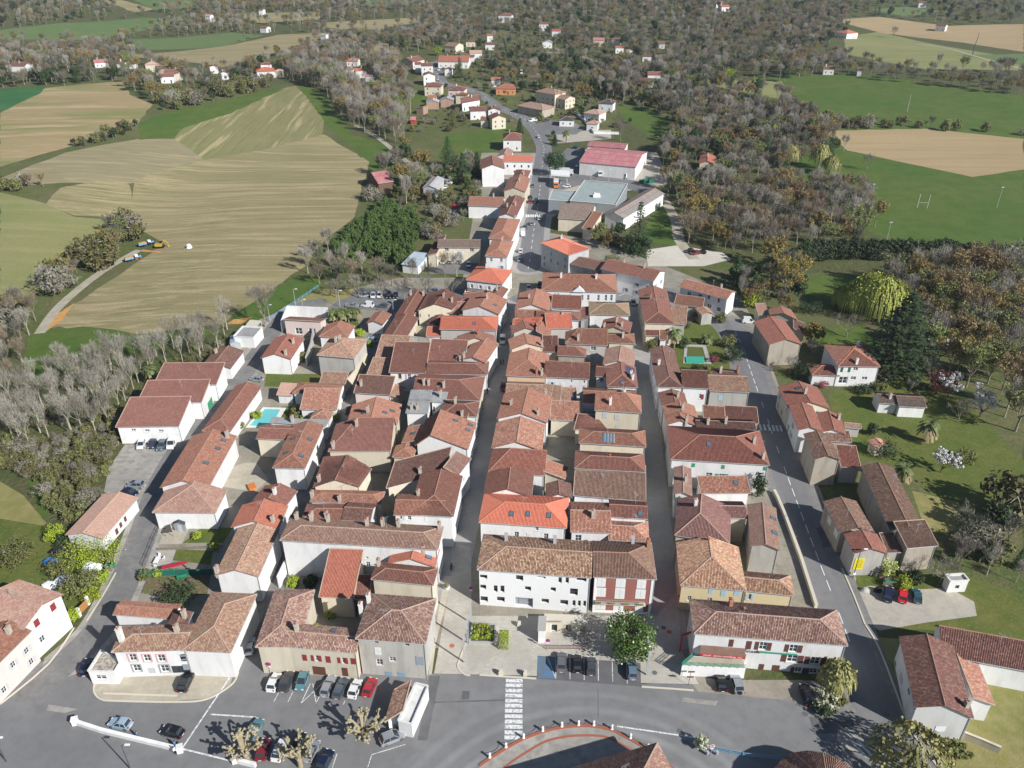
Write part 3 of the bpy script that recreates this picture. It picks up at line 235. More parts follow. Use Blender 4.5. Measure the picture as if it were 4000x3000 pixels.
('small tall white house with orange roof on the hill road','house',7.22,[(6.8,'xgg',0.5,0,'o2',[-23.8,820.7,-17.7,821.5,-18.6,828.5,-24.8,827.6])],'W',1,[],[],[],{}),
('white manor with red roof at top of hill among cedars','house',10.97,[(6.8,'xhh',0.5,0,'r',[-15.2,952.3,-0.6,949.3,2.1,962.5,-12.5,965.5])],'W',1,[],[],[],{}),
('house with brown red roof near the crest,left of red cottage','house',8.78,[(6.4,'xgg',0.5,0,'r',[27.5,899.7,37.5,899.2,38.0,908.2,28.1,908.7])],'W',1,[],[],[],{}),
('white cottage with bright red roof near the crest','house',7.22,[(5.6,'xgg',0.5,0,'o3',[39.2,865.2,47.9,864.1,48.8,871.9,40.2,873.0])],'W',1,[],[],[],{}),
('white gabled hill house with grey roof','house',5.86,[(4.6,'ygg',0.5,0,'fibro',[27.8,802.4,37.4,801.9,37.9,810.4,28.3,811.0])],'W',1,[],[],[],{}),
('pink red roofed house with cream wall on the hill','house',5.68,[(5.4,'xgg',0.5,0,'redmetal',[75.8,814.8,86.4,813.1,87.9,822.6,77.3,824.3])],'C',1,[],[],[],{}),
('brown roofed hill house right of the pink red one','house',6.03,[(4.4,'xgg',0.5,0,'r',[94.2,821.5,102.7,819.8,104.2,827.5,95.7,829.1])],'W',1,[],[],[],{}),
('bright orange roofed cottage among right hill trees','house',4.84,[(4.6,'xgg',0.5,0,'o2',[93.0,778.2,100.9,778.3,100.9,785.3,93.0,785.3])],'W',1,[],[],[],{}),
('white gabled cottage next to bright orange roofed cottage','house',4.54,[(4.6,'ygg',0.5,0,'palepink',[101.0,759.1,107.0,759.8,106.2,766.7,100.2,766.0])],'W',1,[],[],[],{}),
('dark roofed house half hidden in right hill trees','house',4.24,[(4.6,'xgg',0.5,0,'d',[111.1,733.9,119.1,732.9,120,740.2,112.0,741.2])],'W',1,[],[],[],{}),
('long low red roofed house on the right hill edge','house',5.87,[(4.2,'xgg',0.5,0,'r',[131.6,799.7,140.9,797.7,142.6,806.0,133.4,808.0])],'W',1,[],[],[],{}),
('brown gabled house with white yard wall in right woods','house',4.19,[(4.8,'xgg',0.5,0,'r',[102.7,645.1,113.0,644.2,113.8,653.4,103.6,654.3])],'W',1,[],[],[],{}),
('white roofed shed in front of brown gabled woods house','house',4.21,[(4.2,'xgg',0.5,0,'d',[95.1,623.4,103.9,621.6,105.5,629.4,96.8,631.3])],'W',0,[],[],[],{}),
('small orange roofed house with white walls near palm','house',5.22,[(4.6,'xgg',0.5,0,'o2',[-15.4,618.6,-8.5,618.5,-8.4,625.5,-15.3,625.6])],'W',1,[],[],[],{}),
('bungalow with orange wall and orange roof right of the hill street','house',4.27,[(4.0,'xhh',0.5,0,'o2',[-11.7,595.2,2.3,594.1,3.3,606.7,-10.7,607.8])],'O',1,[],[],[],{}),
('stately pale stone house with long hip roof and chimneys','house',2.8,[(8.0,'xhh',0.5,0,'old2',[15.8,571.7,28.6,560.1,36.7,569.2,23.9,580.7])],'S2',1,[],[(0.5,0.55),(0.9,0.5)],[],{}),
('lower wing of the stately pale stone house','house',2.5,[(5.8,'xhg',0.5,0,'old2',[27.2,564.1,35.3,555.8,42.8,563.1,34.7,571.4])],'S2',1,[],[(0.3,0.5)],[],{}),
('open stone barn with broad mottled hip roof before stately house','barn',1.65,[(4.6,'xhh',0.5,0,'old2',[3.2,548.5,19.4,534.2,28.2,544.1,11.9,558.4])],'S',0,[],[],[],{}),
('modern white villa with pale tile roof and walled pool','house',1.15,[(5.0,'xhh',0.5,0,'palepink',[45.3,527.8,54.8,521.6,60.4,530.2,50.9,536.4])],'W',1,[],[],[],{}),
('lower pale tiled block of the modern white villa','house',0.51,[(4.0,'xhh',0.5,0,'palepink',[45.3,505.3,52.3,503.3,54.3,510,47.3,512.0])],'W',1,[],[],[],{}),
('house with dark slate pyramid roof behind modern villa','house',2.18,[(5.0,'xhh',0.5,0,'slate',[56.8,552.1,66.5,549.0,69.3,557.7,59.6,560.8])],'W',1,[],[],[],{}),
('small white bungalow with dark slate hip roof by petrol forecourt','house',0.74,[(3.6,'xhh',0.5,0,'slate',[29.2,515.0,38.6,514.0,39.5,522.5,30.1,523.5])],'W',1,[],[],[],{}),
('square pinkish house with red hip roof beside the road bend','house',3.33,[(7.0,'xhh',0.5,0,'r',[-44.2,578.9,-32.7,576.9,-30.9,587.3,-42.4,589.3])],'P',1,[],[],[],{}),
('hipped cream cottage just below the square pinkish house','house',2.89,[(5.4,'xhh',0.5,0,'r',[-38.7,571.7,-30.4,570,-28.9,577.4,-37.2,579.1])],'C',1,[],[],[],{}),
('white house with long red roof and gable below the road bend','house',2.26,[(5.2,'xgg',0.5,0,'r',[-33.0,549.8,-21.3,560.5,-23.0,573.3,-34.7,562.6])],'W',1,[],[],[],{}),
('half timbered house with dark roof and blue pool cover','house',1.19,[(5.2,'xgg',0.5,0,'d',[-26.9,530.8,-15.8,532.2,-17.2,542.2,-28.2,540.7])],'W',1,[],[],[],{}),
('red gabled house joined to the half timbered house','house',1.12,[(5.8,'ygg',0.5,0,'r',[-15.5,530.8,-7.3,531.0,-7.5,538.4,-15.7,538.2])],'W',1,[],[],[],{}),
('cream gabled house with red roof above the lawn conifer','house',0.47,[(6.4,'ygg',0.5,0,'r',[-12.4,507.2,-3.4,510.2,-6.1,518.4,-15.2,515.4])],'C',1,[],[],[],{}),
('red lower wing left of the cream gabled house','house',0.55,[(4.4,'xgg',0.5,0,'r',[-19.7,512.6,-14.4,512.3,-14.0,519.3,-19.3,519.6])],'C',0,[],[],[],{}),
('grey sheet roofed workshop shed in farmyard on slope','shed',2.32,[(4.2,'ygg',0.5,0,'fibro',[-57.3,556.8,-48.5,557.3,-48.9,565.2,-57.7,564.8])],'D2',0,[],[],[],{}),
('pale grey roofed shed right beside farmyard workshop','shed',2.52,[(4.2,'ygg',0.5,0,'fibro',[-48.3,562.1,-39.1,562.3,-39.3,570.6,-48.5,570.3])],'D2',0,[],[],[],{}),
('open lean-to shed with dark grey sheet roof on slope','shed',1.73,[(3.6,'sl',0.5,0,'fibro2',[-62.8,544.0,-57.6,541.7,-54.8,548.1,-60,550.4])],'D2',0,[],[],[],{}),
('small orange roofed hut above the farmyard sheds','hut',3.0,[(3.4,'xgg',0.5,0,'o2',[-57.7,572.0,-51.6,572.0,-51.5,579.0,-57.7,579.0])],'C',0,[],[],[],{}),
('tiny red hut on the lawn below the farmyard','hut',0.96,[(2.6,'xgg',0.5,0,'redmetal',[-64.0,519.1,-60.4,519.1,-60.4,526.1,-63.9,526.1])],'RD',0,[],[],[],{}),
('white house with red roof left of hill street woods','house',6.05,[(5.0,'xgg',0.5,0,'o2',[-119.2,649.7,-110.9,651.0,-112.0,658.5,-120.4,657.3])],'W',1,[],[],[],{}),
('cream tall house with brown hip roof left of the woods','house',6.02,[(6.0,'xhh',0.5,0,'r',[-127.6,648.9,-120.9,648.5,-120.4,655.4,-127.1,655.9])],'C',1,[],[],[],{}),
('small pink red roofed garage beside white woods house','garage',5.8,[(3.4,'xgg',0.5,0,'redmetal',[-110.4,636.2,-104.9,636.5,-105.4,643.5,-110.9,643.1])],'W',0,[],[],[],{}),
('low orange roofed bungalow half hidden by left trees','house',6.72,[(3.8,'xgg',0.5,0,'o2',[-135.1,697.9,-125.1,697.2,-124.5,706.3,-134.5,707.0])],'W',1,[],[],[],{}),
('large bungalow with bright orange hip roof at hamlet edge','house',6.53,[(4.6,'xhh',0.5,0,'o',[-193.4,644.8,-180.2,648.5,-183.6,660.4,-196.8,656.7])],'W',1,[],[],[],{}),
('white tower house with dark roof behind the orange bungalow','house',6.44,[(8.0,'xhh',0.5,0,'r',[-193.1,656.5,-185.0,657.7,-186.0,665.0,-194.1,663.8])],'W',1,[],[],[],{}),
('pale roofed small house right of the orange bungalow','house',6.39,[(4.2,'xhh',0.5,0,'palepink',[-181.0,648.7,-174.6,649.6,-175.6,656.5,-182.0,655.6])],'C',1,[],[],[],{}),
('broad farmhouse with pale pink hip roof in left hamlet','house',7.91,[(5.4,'xhh',0.5,0,'palepink',[-284.2,662.3,-274.0,664.7,-276.2,673.9,-286.4,671.4])],'C',1,[],[],[],{}),
('farmhouse with dark brown roof in left hamlet','house',8.21,[(5.4,'xgg',0.5,0,'d',[-268.6,642.3,-259.0,644.6,-261.1,653.3,-270.7,651.0])],'S',1,[],[],[],{}),
('long brown red barn in left hamlet behind trees','house',8.48,[(5.6,'xgg',0.5,0,'r',[-254.2,621.2,-243.3,622.4,-244.3,632.2,-255.3,631.1])],'C',1,[],[],[],{}),
('white fronted house with low red roof at front of left hamlet','house',8.79,[(4.6,'xgg',0.5,0,'r',[-253.1,610.6,-243.5,612.8,-245.5,621.4,-255.1,619.2])],'W',1,[],[],[],{}),
('long low house with red roof and white wall at left hamlet end','house',8.36,[(3.8,'xgg',0.5,0,'redmetal',[-330.9,678.5,-321.3,682.4,-324.8,691.1,-334.5,687.1])],'W',1,[],[],[],{}),
('low brown roofed house left in the hamlet trees','house',8.15,[(4.0,'xgg',0.5,0,'r',[-312.8,676.6,-305.6,674.9,-304.0,681.8,-311.2,683.4])],'W',1,[],[],[],{}),
('small house with red hip roof in hamlet middle','house',7.92,[(4.0,'xhh',0.5,0,'r',[-303.7,677.7,-297.9,679.1,-299.6,685.9,-305.4,684.5])],'W',1,[],[],[],{}),
('white gabled house with red roof right of hamlet oak','house',6.99,[(5.0,'ygg',0.5,0,'r',[-234.3,661.4,-228.5,662.6,-229.8,669.5,-235.6,668.3])],'W',1,[],[],[],{}),
('white gabled house with dark red roof near copper tree','house',7.35,[(5.0,'ygg',0.5,0,'r',[-216.7,633.1,-211.4,633.8,-212.3,640.7,-217.7,640.0])],'W',1,[],[],[],{}),
('long white farm building far left with red roof','house',9.15,[(4.4,'xgg',0.5,0,'r',[-385.7,655.9,-373.2,655.3,-372.7,666.6,-385.2,667.1])],'W',1,[],[],[],{}),
('lone tall white house far off in left fields','house',7.16,[(6.4,'xgg',0.5,0,'palepink',[-345.0,987.9,-337.8,985.2,-335.3,991.7,-342.6,994.5])],'W',1,[],[],[],{}),
('small white house far off near the upper left woods','house',11.19,[(4.6,'xgg',0.5,0,'r',[-293.1,1021.1,-287.6,1019.9,-286.1,1026.8,-291.7,1027.9])],'W',1,[],[],[],{}),
('red roofed cottage with white wall at far field edge','house',6.15,[(4.4,'xgg',0.5,0,'r',[-262.5,909.1,-254.4,905.7,-251.3,913.0,-259.4,916.3])],'W',1,[],[],[],{}),
('white farm shed with pale roof at right of far field','house',7.55,[(4.0,'xgg',0.5,0,'fibro',[-185.8,843.1,-179.8,840.7,-177.2,847.2,-183.2,849.6])],'W',0,[],[],[],{}),
('lone cream cottage with orange roof and arched windows in right woods','house',-0,[(5.0,'ygg',0.5,0,'o2',[96.2,414.7,104.0,412.9,107.7,428.1,99.8,430.0])],'C',1,[],[],[],{}),
('white house with orange hip roof on green hill at right','house',4.25,[(5.0,'xhh',0.5,0,'o2',[335.3,872.8,349.7,880.6,342.7,893.6,328.3,885.7])],'W',1,[],[],[],{}),
('white farmhouse with red roof among far right fields','house',4.91,[(5.0,'xgg',0.5,0,'r',[450.6,932.5,458.7,926.1,464.4,933.3,456.4,939.7])],'W',1,[],[],[],{}),
('low red roofed house along the meadow hedge at right','house',5.65,[(4.2,'xgg',0.5,0,'r',[242.9,666.6,251.1,664.4,253.1,671.8,244.9,674.0])],'W',1,[],[],[],{}),
('tiny white house in hedge right of low red roofed house','house',6.19,[(4.2,'xgg',0.5,0,'r',[265.8,657.0,269.4,655.8,271.5,662.5,267.8,663.6])],'W',0,[],[],[],{}),
('pale roofed white house near the top of right woods','house',13.24,[(4.6,'xgg',0.5,0,'redmetal',[248.0,1077.0,257.6,1079.6,255.2,1088.3,245.6,1085.6])],'W',1,[],[],[],{}),
('orange roofed white house near top of right woods','house',11.98,[(4.6,'xgg',0.5,0,'o2',[248.0,1049.0,259.0,1051.3,256.8,1061.3,245.8,1058.9])],'W',1,[],[],[],{}),
('far red roofed farm on the right skyline fields','house',14.35,[(5.0,'xgg',0.5,0,'r',[489.3,1068.0,498.6,1066.4,500,1074.8,490.7,1076.4])],'W',1,[],[],[],{})]
GROUND=[('grassland','roughgrass',[-364.6,602.5,-290.9,639.5,-172.9,625.2,-151.6,613.9,-120,529.8,-77.9,445.2,-58.5,431.3,-65.9,339.2,-71.5,277.9,-92.1,237.6,-119.3,229.1,-157.0,231.8,-182.1,261.9]),
('grassland','grass',[121.5,668.5,215.0,665.2,268.8,665.0,353.5,580.8,201.2,297.7,165.9,305.2,152.6,328.7,140.9,418.2,192.1,490.9,186.3,577.4]),
('grassland','roughgrass',[-78.1,602.1,-60.3,770.4,-51.8,924.6,67.9,889.0,137.9,640.7,102.8,526.6,69.4,558.2,60.1,485.7,36.8,486.0,12.1,486.2,-16.7,440.5,-41.5,435.9,-56.0,454.9,-66.8,529.2]),
('grassland','roughgrass',[-69.0,345.3,-58.3,409.7,-16.7,440.5,-11.3,277.9,-71.5,269.4,-76.3,261.3,-84.4,242.7,-91.9,239.3]),
('grassland','roughgrass',[60.2,306.1,56.3,261.3,75.5,239.3,75.7,187.7,73.5,147.5,71.6,122.0,102.1,116.8,170.3,241.1,138.7,283.2,103.4,282.3]),
('grassland','drygrass',[67.4,106.2,96.3,106.2,81.9,79.7,66.2,79.7]),
('field','tan',[-158.7,241.1,-153.0,275.8,-145.9,309.2,-148.0,322.3,-159.4,333.8,-174.5,357.0,-185.3,390.6,-182.4,407.1,-157.9,441.6,-142.7,459.9,-112.9,493.3,-77.0,435.9,-72.8,375.2,-70,345.3,-78.4,311.2,-79.2,289.1,-94.2,244.5,-95.7,239.3,-127.4,230.2,-152.0,243.4]),
('field','straw',[-190.1,460,-193.2,488.2,-181.0,528.8,-163.8,608.6,-157.7,618.3,-119.0,524.4,-113.8,491.1,-141.1,454.0,-164.8,432.1,-180.4,435.0]),
('field','fallow',[-249.5,389.2,-235.6,427.8,-207.2,454.7,-190.1,460,-164.8,432.1,-182.4,407.1,-185.3,390.6,-191.9,385.1,-217.0,382.5,-242.6,376.3]),
('field','stripe',[-316.5,514.2,-325.5,590.5,-283.8,618.5,-256.5,564.3,-229.9,535.3,-219.3,486.2,-239.2,435.6,-258.8,406.7]),
('field','wheat',[-357.3,589.0,-329.0,597.4,-319.7,569.4,-317.8,516.7]),
('field','tan',[-211.1,356.2,-214.2,376.5,-194.3,394.1,-186.1,387.1,-173.5,357.2,-176.0,347.9,-194.0,345.5]),
('field','greentan',[-239.4,370.2,-211.1,356.2,-193.3,344.0,-177.7,344.6,-169.2,321.9,-171.2,283.5,-173.2,266.8,-182.1,261.9]),
('meadow','grass',[-219.3,486.2,-211.7,517.7,-168.5,607.8,-164.2,603.5,-176.8,524.1,-191.6,483.5,-191.8,461.2,-206.6,453.1]),
('meadow','grass',[-159.6,626.9,-133.3,597.6,-96.5,494.9,-65.0,464.8,-59.0,435.9,-73.6,416.4,-77.0,435.9,-118.6,522.2]),
('meadow','grass',[-157.8,233.5,-157.4,240.1,-143.8,242.7,-121.1,233.5,-95.7,239.3,-98.5,229.3,-116.1,221.0,-133.6,211.7,-139.8,204.2,-152.8,222.3]),
('meadow','grass',[-94.7,246.3,-87.8,261.3,-80.1,277.9,-71.5,277.9,-69.6,268.6,-77.6,252.9,-84.4,242.7,-91.4,237.6]),
('bare_soil','orangesoil',[-158.2,240.1,-158.6,248.8,-156.0,261.8,-153.8,248.7,-155.0,240.1]),
('bare_soil','orangesoil',[-94.2,239.3,-92.9,242.7,-87.2,244.5,-89.6,239.3]),
('meadow','drygrass',[-124.0,156.1,-115.0,150,-104.2,139.5,-106.0,134.9,-113.2,136.8]),
('meadow','grass',[-116.8,155.4,-117.7,165.0,-112.5,151.5,-104.8,142.7,-106.1,141.1]),
('meadow','grass2',[-524.9,896.2,-495.5,962.7,-427.3,1021.2,-380.2,1008.9,-418.4,867.1,-493.7,838.2]),
('meadow','grass2',[-387.6,881.5,-295.8,920.6,-254.0,892.4,-280.3,824.2,-346.7,802.9]),
('field','tan',[-348.4,757.3,-277.7,829.8,-239.3,890.8,-182.4,891.2,-185.0,856.5,-222.4,757.3,-236.1,697.0,-277.9,729.9]),
('field','tan',[-325.4,1032.2,-225.9,1036.1,-215.5,984.3,-279.4,970.3]),
('field','tan',[-210.1,957.8,-113.4,999.1,-100.3,970.9,-137.2,906.5,-186.0,910.3]),
('field','tan',[-522.9,1134.1,-498.2,1134.3,-431.7,1070.3,-449.4,1050.8]),
('meadow','grass2',[-481.2,1133.3,-395.5,1124.2,-380.3,1076.4,-429.7,1064.7]),
('meadow','grass2',[-207.0,1149.5,-121.5,1133.8,-117.9,1096.7,-185.7,1090.7]),
('meadow','greentan',[341.1,899.1,395.5,940,438.0,735.2,398.8,664.9,326.2,673.2,291.2,748.8]),
('field','tan2',[370,1013.0,425.3,1019.4,476.3,955.2,552.9,947.4,470.6,793.4,447.3,861.0,393.3,934.3]),
('meadow','grass2',[429.7,1061.2,478.6,1072.7,513.4,1038.3,454.7,1013.4]),
('meadow','grass2',[387.9,756.8,463.1,779.9,412.3,689.5]),
('meadow','grass',[211.5,653.1,261.8,645.4,342.6,560.3,305.7,490.6,268.3,539.0,199.3,588.6]),
('meadow','greentan',[134.4,659.4,206.6,648.3,188.4,584.5,155.2,623.8]),
('field','tan2',[189.1,498.6,252.5,502.7,299.5,479.0,267.8,420.2,233.8,406.2,188.1,456.3]),
('meadow','grass',[142.9,425.0,191.5,451.5,232.2,403.0,265.9,416.7,205.1,304.9,188.3,291.0,169.3,312.8,158.8,334.5,173.9,378.9,150,394.0]),
('meadow','grass',[71.6,564.3,91.6,561.9,100.7,523.3,95.4,483.3,81.9,494.0,71.7,538.3]),
('meadow','grass',[-40.9,496.7,-1.7,519.0,4.5,502.4,-10.6,455.1,-18.0,443.4,-40.6,440.5]),
('field','tan',[-134.8,798.0,-111.7,818.0,-114.0,770.4,-139.4,749.6]),
('meadow','grass',[67.5,364.8,75.0,364.8,66.7,311.2,52.3,316.5,59.5,339.2]),
('meadow','grass',[-86.4,615.8,-58.8,609.2,-58.2,564.6,-75.9,582.5]),
('meadow','grass',[105.6,277.9,129.0,280.7,131.8,270.1,109.8,250,102.6,257.4]),
('meadow','grass',[96.3,232.5,115.1,242.9,116.3,226.2,109.3,208.4,95.5,208.3]),
('meadow','lawn',[89.6,195.1,103.4,200.2,121.9,205.8,126.9,183.2,126.9,162.0,119.8,149.2,99.7,139.3,97.1,160.1,87.2,163.9,86.8,183.0]),
('meadow','drygrass',[94.4,150.9,103.2,146.6,103.1,137.7,91.1,136.2]),
('meadow','lawn',[64.4,123.3,93.1,123.3,102.5,117.5,94.0,101.8,79.7,108.4,70,108.4,67.8,111.9]),
('meadow','drygrass',[82.1,93.7,89.0,92.8,83.6,82.9,79.8,84.6]),
('meadow','drygrass',[68.0,85.5,82.7,81.3,81.9,79.7,68.4,79.7]),
('meadow','lawn',[-116.0,141.7,-101.3,137.8,-86.4,131.7,-81.8,123.3,-86.0,111.9,-102.3,116.9]),
('meadow','drygrass',[-83.2,82.1,-78.0,80.9,-70.8,79.7,-81.9,79.7]),
('town_ground','yard',[-79.3,105.1,-82.2,136.2,-86.1,170,-87.5,208.3,-84.4,242.7,-68.1,261.3,-42.3,277.9,-18.2,277.9,-17.4,339.2,-17.1,455.1,14.0,455.1,12.6,327.6,35.1,316.5,60.7,286.8,80.9,261.3,79.8,232.5,75.7,187.7,72.5,147.5,70.6,122.0,57.5,97.7,16.7,104.0,-26.3,104.0]),
('gravel_yard','gravel',[12.0,426.8,38.1,465.1,81.5,454.9,79.2,409.7,76.5,393.8,43.0,378.8,17.2,345.3,12.1,345.3]),
('gravel_yard','gravel',[26.6,502.2,61.0,507.2,58.8,485.8,25.3,475.5]),
('asphalt_yard','asphalt',[31.5,465.1,41.3,465.1,39.6,418.1,72.0,393.8,65.2,378.8,42.9,401.6,16.4,378.8,14.0,409.7]),
('gravel_yard','palegravel',[53.7,306.1,66.7,311.2,83.8,303.6,85.8,296.2,73.5,289.1,52.2,289.1]),
('concrete_yard','concrete',[-99.2,170,-85.5,170,-84.3,160.1,-84.0,140.9,-96.1,150.6,-99.1,160.1]),
('lawn','lawn',[-72.6,206.7,-56.4,206.1,-55.1,200,-62.4,198.4,-71.2,199.1]),
('lawn','lawn',[-63.5,188.1,-57.9,188.7,-55.9,182.3,-64.8,181.7]),
('garden','lawn',[-71.3,132.8,-68.8,138.1,-62.0,137.7,-62.5,132.8]),
('garden','lawn',[-71.6,127.4,-71.8,130.8,-63.9,130.3,-63.1,126.0]),
('garden','darkearth',[-77.8,124.0,-70.5,125.0,-62.4,124.6,-61.0,117.4,-69.8,116.8,-76.2,118.4]),
('patio','terrace',[-77.2,132.4,-76.3,136.9,-71.5,137.7,-71.4,132.4]),
('patio','gravel',[-77.0,125.0,-77.0,130.6,-72.1,131.0,-71.5,127.1,-72.7,124.6]),
('patio','terrace',[-69.7,152.7,-69.8,159.1,-66.6,161.9,-63.4,161.9,-58.6,155.4,-60.3,150.5]),
('garden','lawn',[47.8,218.9,53.5,233.1,61.0,242.5,70.8,243.3,72.2,223.5,69.3,211.6,57.0,204.7,50.4,206.1]),
('garden','lawn',[-51.4,242.5,-60.7,242.5,-60.8,239.0,-49.4,234.8]),
('car_park','asphalt',[-77.9,229.8,-76.2,246.0,-64.5,246.0,-61.2,257.6,-56.9,268.1,-17.2,268.1,-17.1,258.1,-32.7,256.2,-37.9,248.7,-60.1,251.5,-66.5,248.3,-73.3,245.1]),
('grass_verge','drygrass',[-81.2,242.5,-69.8,268.1,-56.3,267.0,-57.6,260,-63.4,256.2,-71.6,249.6,-77.2,240.7,-80,236.4]),
('asphalt_yard','asphalt',[-32.1,289.6,-32.2,297.9,-13.1,297.9,-13.3,286.5,-15.0,281.6,-30.8,281.6]),
('asphalt_yard','asphalt',[-29.2,346.0,-27.6,359.4,-19.8,359.4,-19.4,344.9]),
('asphalt_yard','asphalt',[11.5,515.6,23.3,531.1,40.4,523.0,45.6,511.3,38.6,496.1,21.0,496.3]),
('avenue','avenue',[-95.0,94.7,-79.3,105.1,-74.3,105.6,-49.5,106.7,-34.1,99.7,-17.3,99.7,-14.6,98.2,4.5,97.5,22.9,95.9,30.8,96.7,57.2,96.7,59.2,90.9,63.2,79.7,64.1,75.0,-83.6,75.0]),
('gravel_lot','gravel',[68.9,118.7,72.7,120,78.7,118.7,88.4,119.4,91.6,115.6,90.3,111.9,79.6,110.2,70,108.2,67.6,110.8]),
('terrace','terrace',[-73.9,96.0,-73.5,97.8,-70.4,98.3,-54.7,98.5,-50.1,98.8,-49.9,95.8,-52.8,92.9,-58.7,92.4,-70.8,92.6,-73.1,94.1]),
('plaza','paving',[-14.0,98.2,-13.1,111.9,-12.5,123.3,-13.1,132.4,-8.8,131.7,-7.9,111.9,4.9,111.9,28.2,111.9,33.5,118.7,31.3,104.0,33.1,95.9,22.9,96.2,4.5,97.7]),
('parking_bays','darkasphalt',[4.7,102.2,23.4,100.6,22.8,95.4,4.4,97.1]),
('forecourt','forecourt',[30.8,98.5,36.7,96.8,51.7,96.8,54.4,94.3,53.6,91.9,32.7,94.3]),
('pavement','paving2',[-15.0,98.0,-14.4,98.0,-14.2,105.7,-13.1,114.7,-12.4,122.7,-13.9,122.7,-14.5,110.3])]
ROADS=[('roadside','pavegrey',[63.6,79.7,62.7,95.3,63.2,104.1,64.1,117.6,65.5,139.9,66.4,153.1,67.7,170.8,69.8,195.2,71.1,210.6,72.3,226.1,71.7,237.6,68.2,244.5,58.9,257.4],11.5,0),
('roadside','concrete',[-81.9,99.7,-78.8,107.9,-79.0,119.4,-81.1,136.2,-83.8,152.7,-84.3,170,-82.2,185.4,-79.4,204.2,-78.2,219.9,-77.3,239.3,-74.1,251.8],8.6,0),
('roadside','pavers',[6.1,286.5,6.9,294.5,9.3,329.3,12.5,368.9,14.8,408.5,17.7,452.6],14,0),
('roadside','pavegrey',[8.8,261.3,23.2,255.5,43.5,257.4,55.0,263.3,63.0,253.6,72.5,239.3],11,0),
('right_road','road',[63.6,79.7,62.6,86.5,62.7,95.3,63.2,104.1,64.1,117.6,64.6,126.3,65.5,139.9,66.4,153.1,67.7,170.8,68.9,183.6,69.8,195.2,71.1,210.6,72.3,226.1,71.7,237.6,68.2,244.5,58.9,257.4,55.0,263.3,48.4,268.6,36.7,261.3,30.1,261.3],7.4,1),
('left_lane','lane',[-84.7,93.7,-81.9,99.7,-78.8,107.9,-79.0,119.4,-81.1,136.2,-83.8,152.7,-84.3,170,-82.2,185.4,-79.4,204.2,-78.2,219.9,-77.3,239.3,-74.1,251.8,-65.7,257.4],6.2,0),
('inner_lane','lane',[-46.4,101.8,-46.1,110.8,-47.9,126.0,-48.9,142.5,-48.9,167.9,-47.7,190.1,-45.3,211.2,-44.0,232.5,-41.4,257.4],4.6,0),
('middle_street','pavers',[-12.7,111.9,-11.9,128.8,-10,145.8,-7.6,170,-5.1,200.2,-2.4,232.5,0.3,261.3],7.0,0),
('right_street','pavers',[29.8,104.0,30.5,116.8,32.0,136.2,34.7,165.9,37.5,195.1,41.0,232.5,43.4,257.4],6.6,0),
('cross_street','lane',[0.3,261.3,9.4,253.6,27.8,253.6,43.4,256.7,48.7,265.3],5.5,0),
('main_road','road',[6.1,286.5,6.9,294.5,9.3,329.3,12.5,368.9,14.8,408.5,17.7,452.6,18.1,470.3,15.2,500.2,11.1,521.4,4.6,541.3,-8.3,561.7,-18.9,589.5,-30,610.2,-48.8,627.8,-54.8,644.5,-59.7,674.9,-63.6,698.3,-63.0,716.3],9.0,1),
('farm_track','track',[71.3,296.2,69.2,316.5,71.6,339.2,71.8,364.8,69.1,382.5],4.5,0),
('field_track','track',[-56.5,435.9,-78.4,485.1,-97.2,516.2],3.0,0),
('field_track','track',[-156.5,238.4,-160,259.9,-158.7,288.8,-152.9,312.5],3.5,0),
('country_lane','track',[401.2,669.4,401.9,736.5,410.8,813.0,396.2,849.3],3.5,0),
('hill_lane','track',[96.7,674.3,85.3,710.9,73.6,729.8,56.8,766.5,29.9,780.5],4.0,0),
('bypass','avenue',[-86.5,88.2,-69.3,84.6,-51.0,80.5,-42.4,76.5],9,0)]
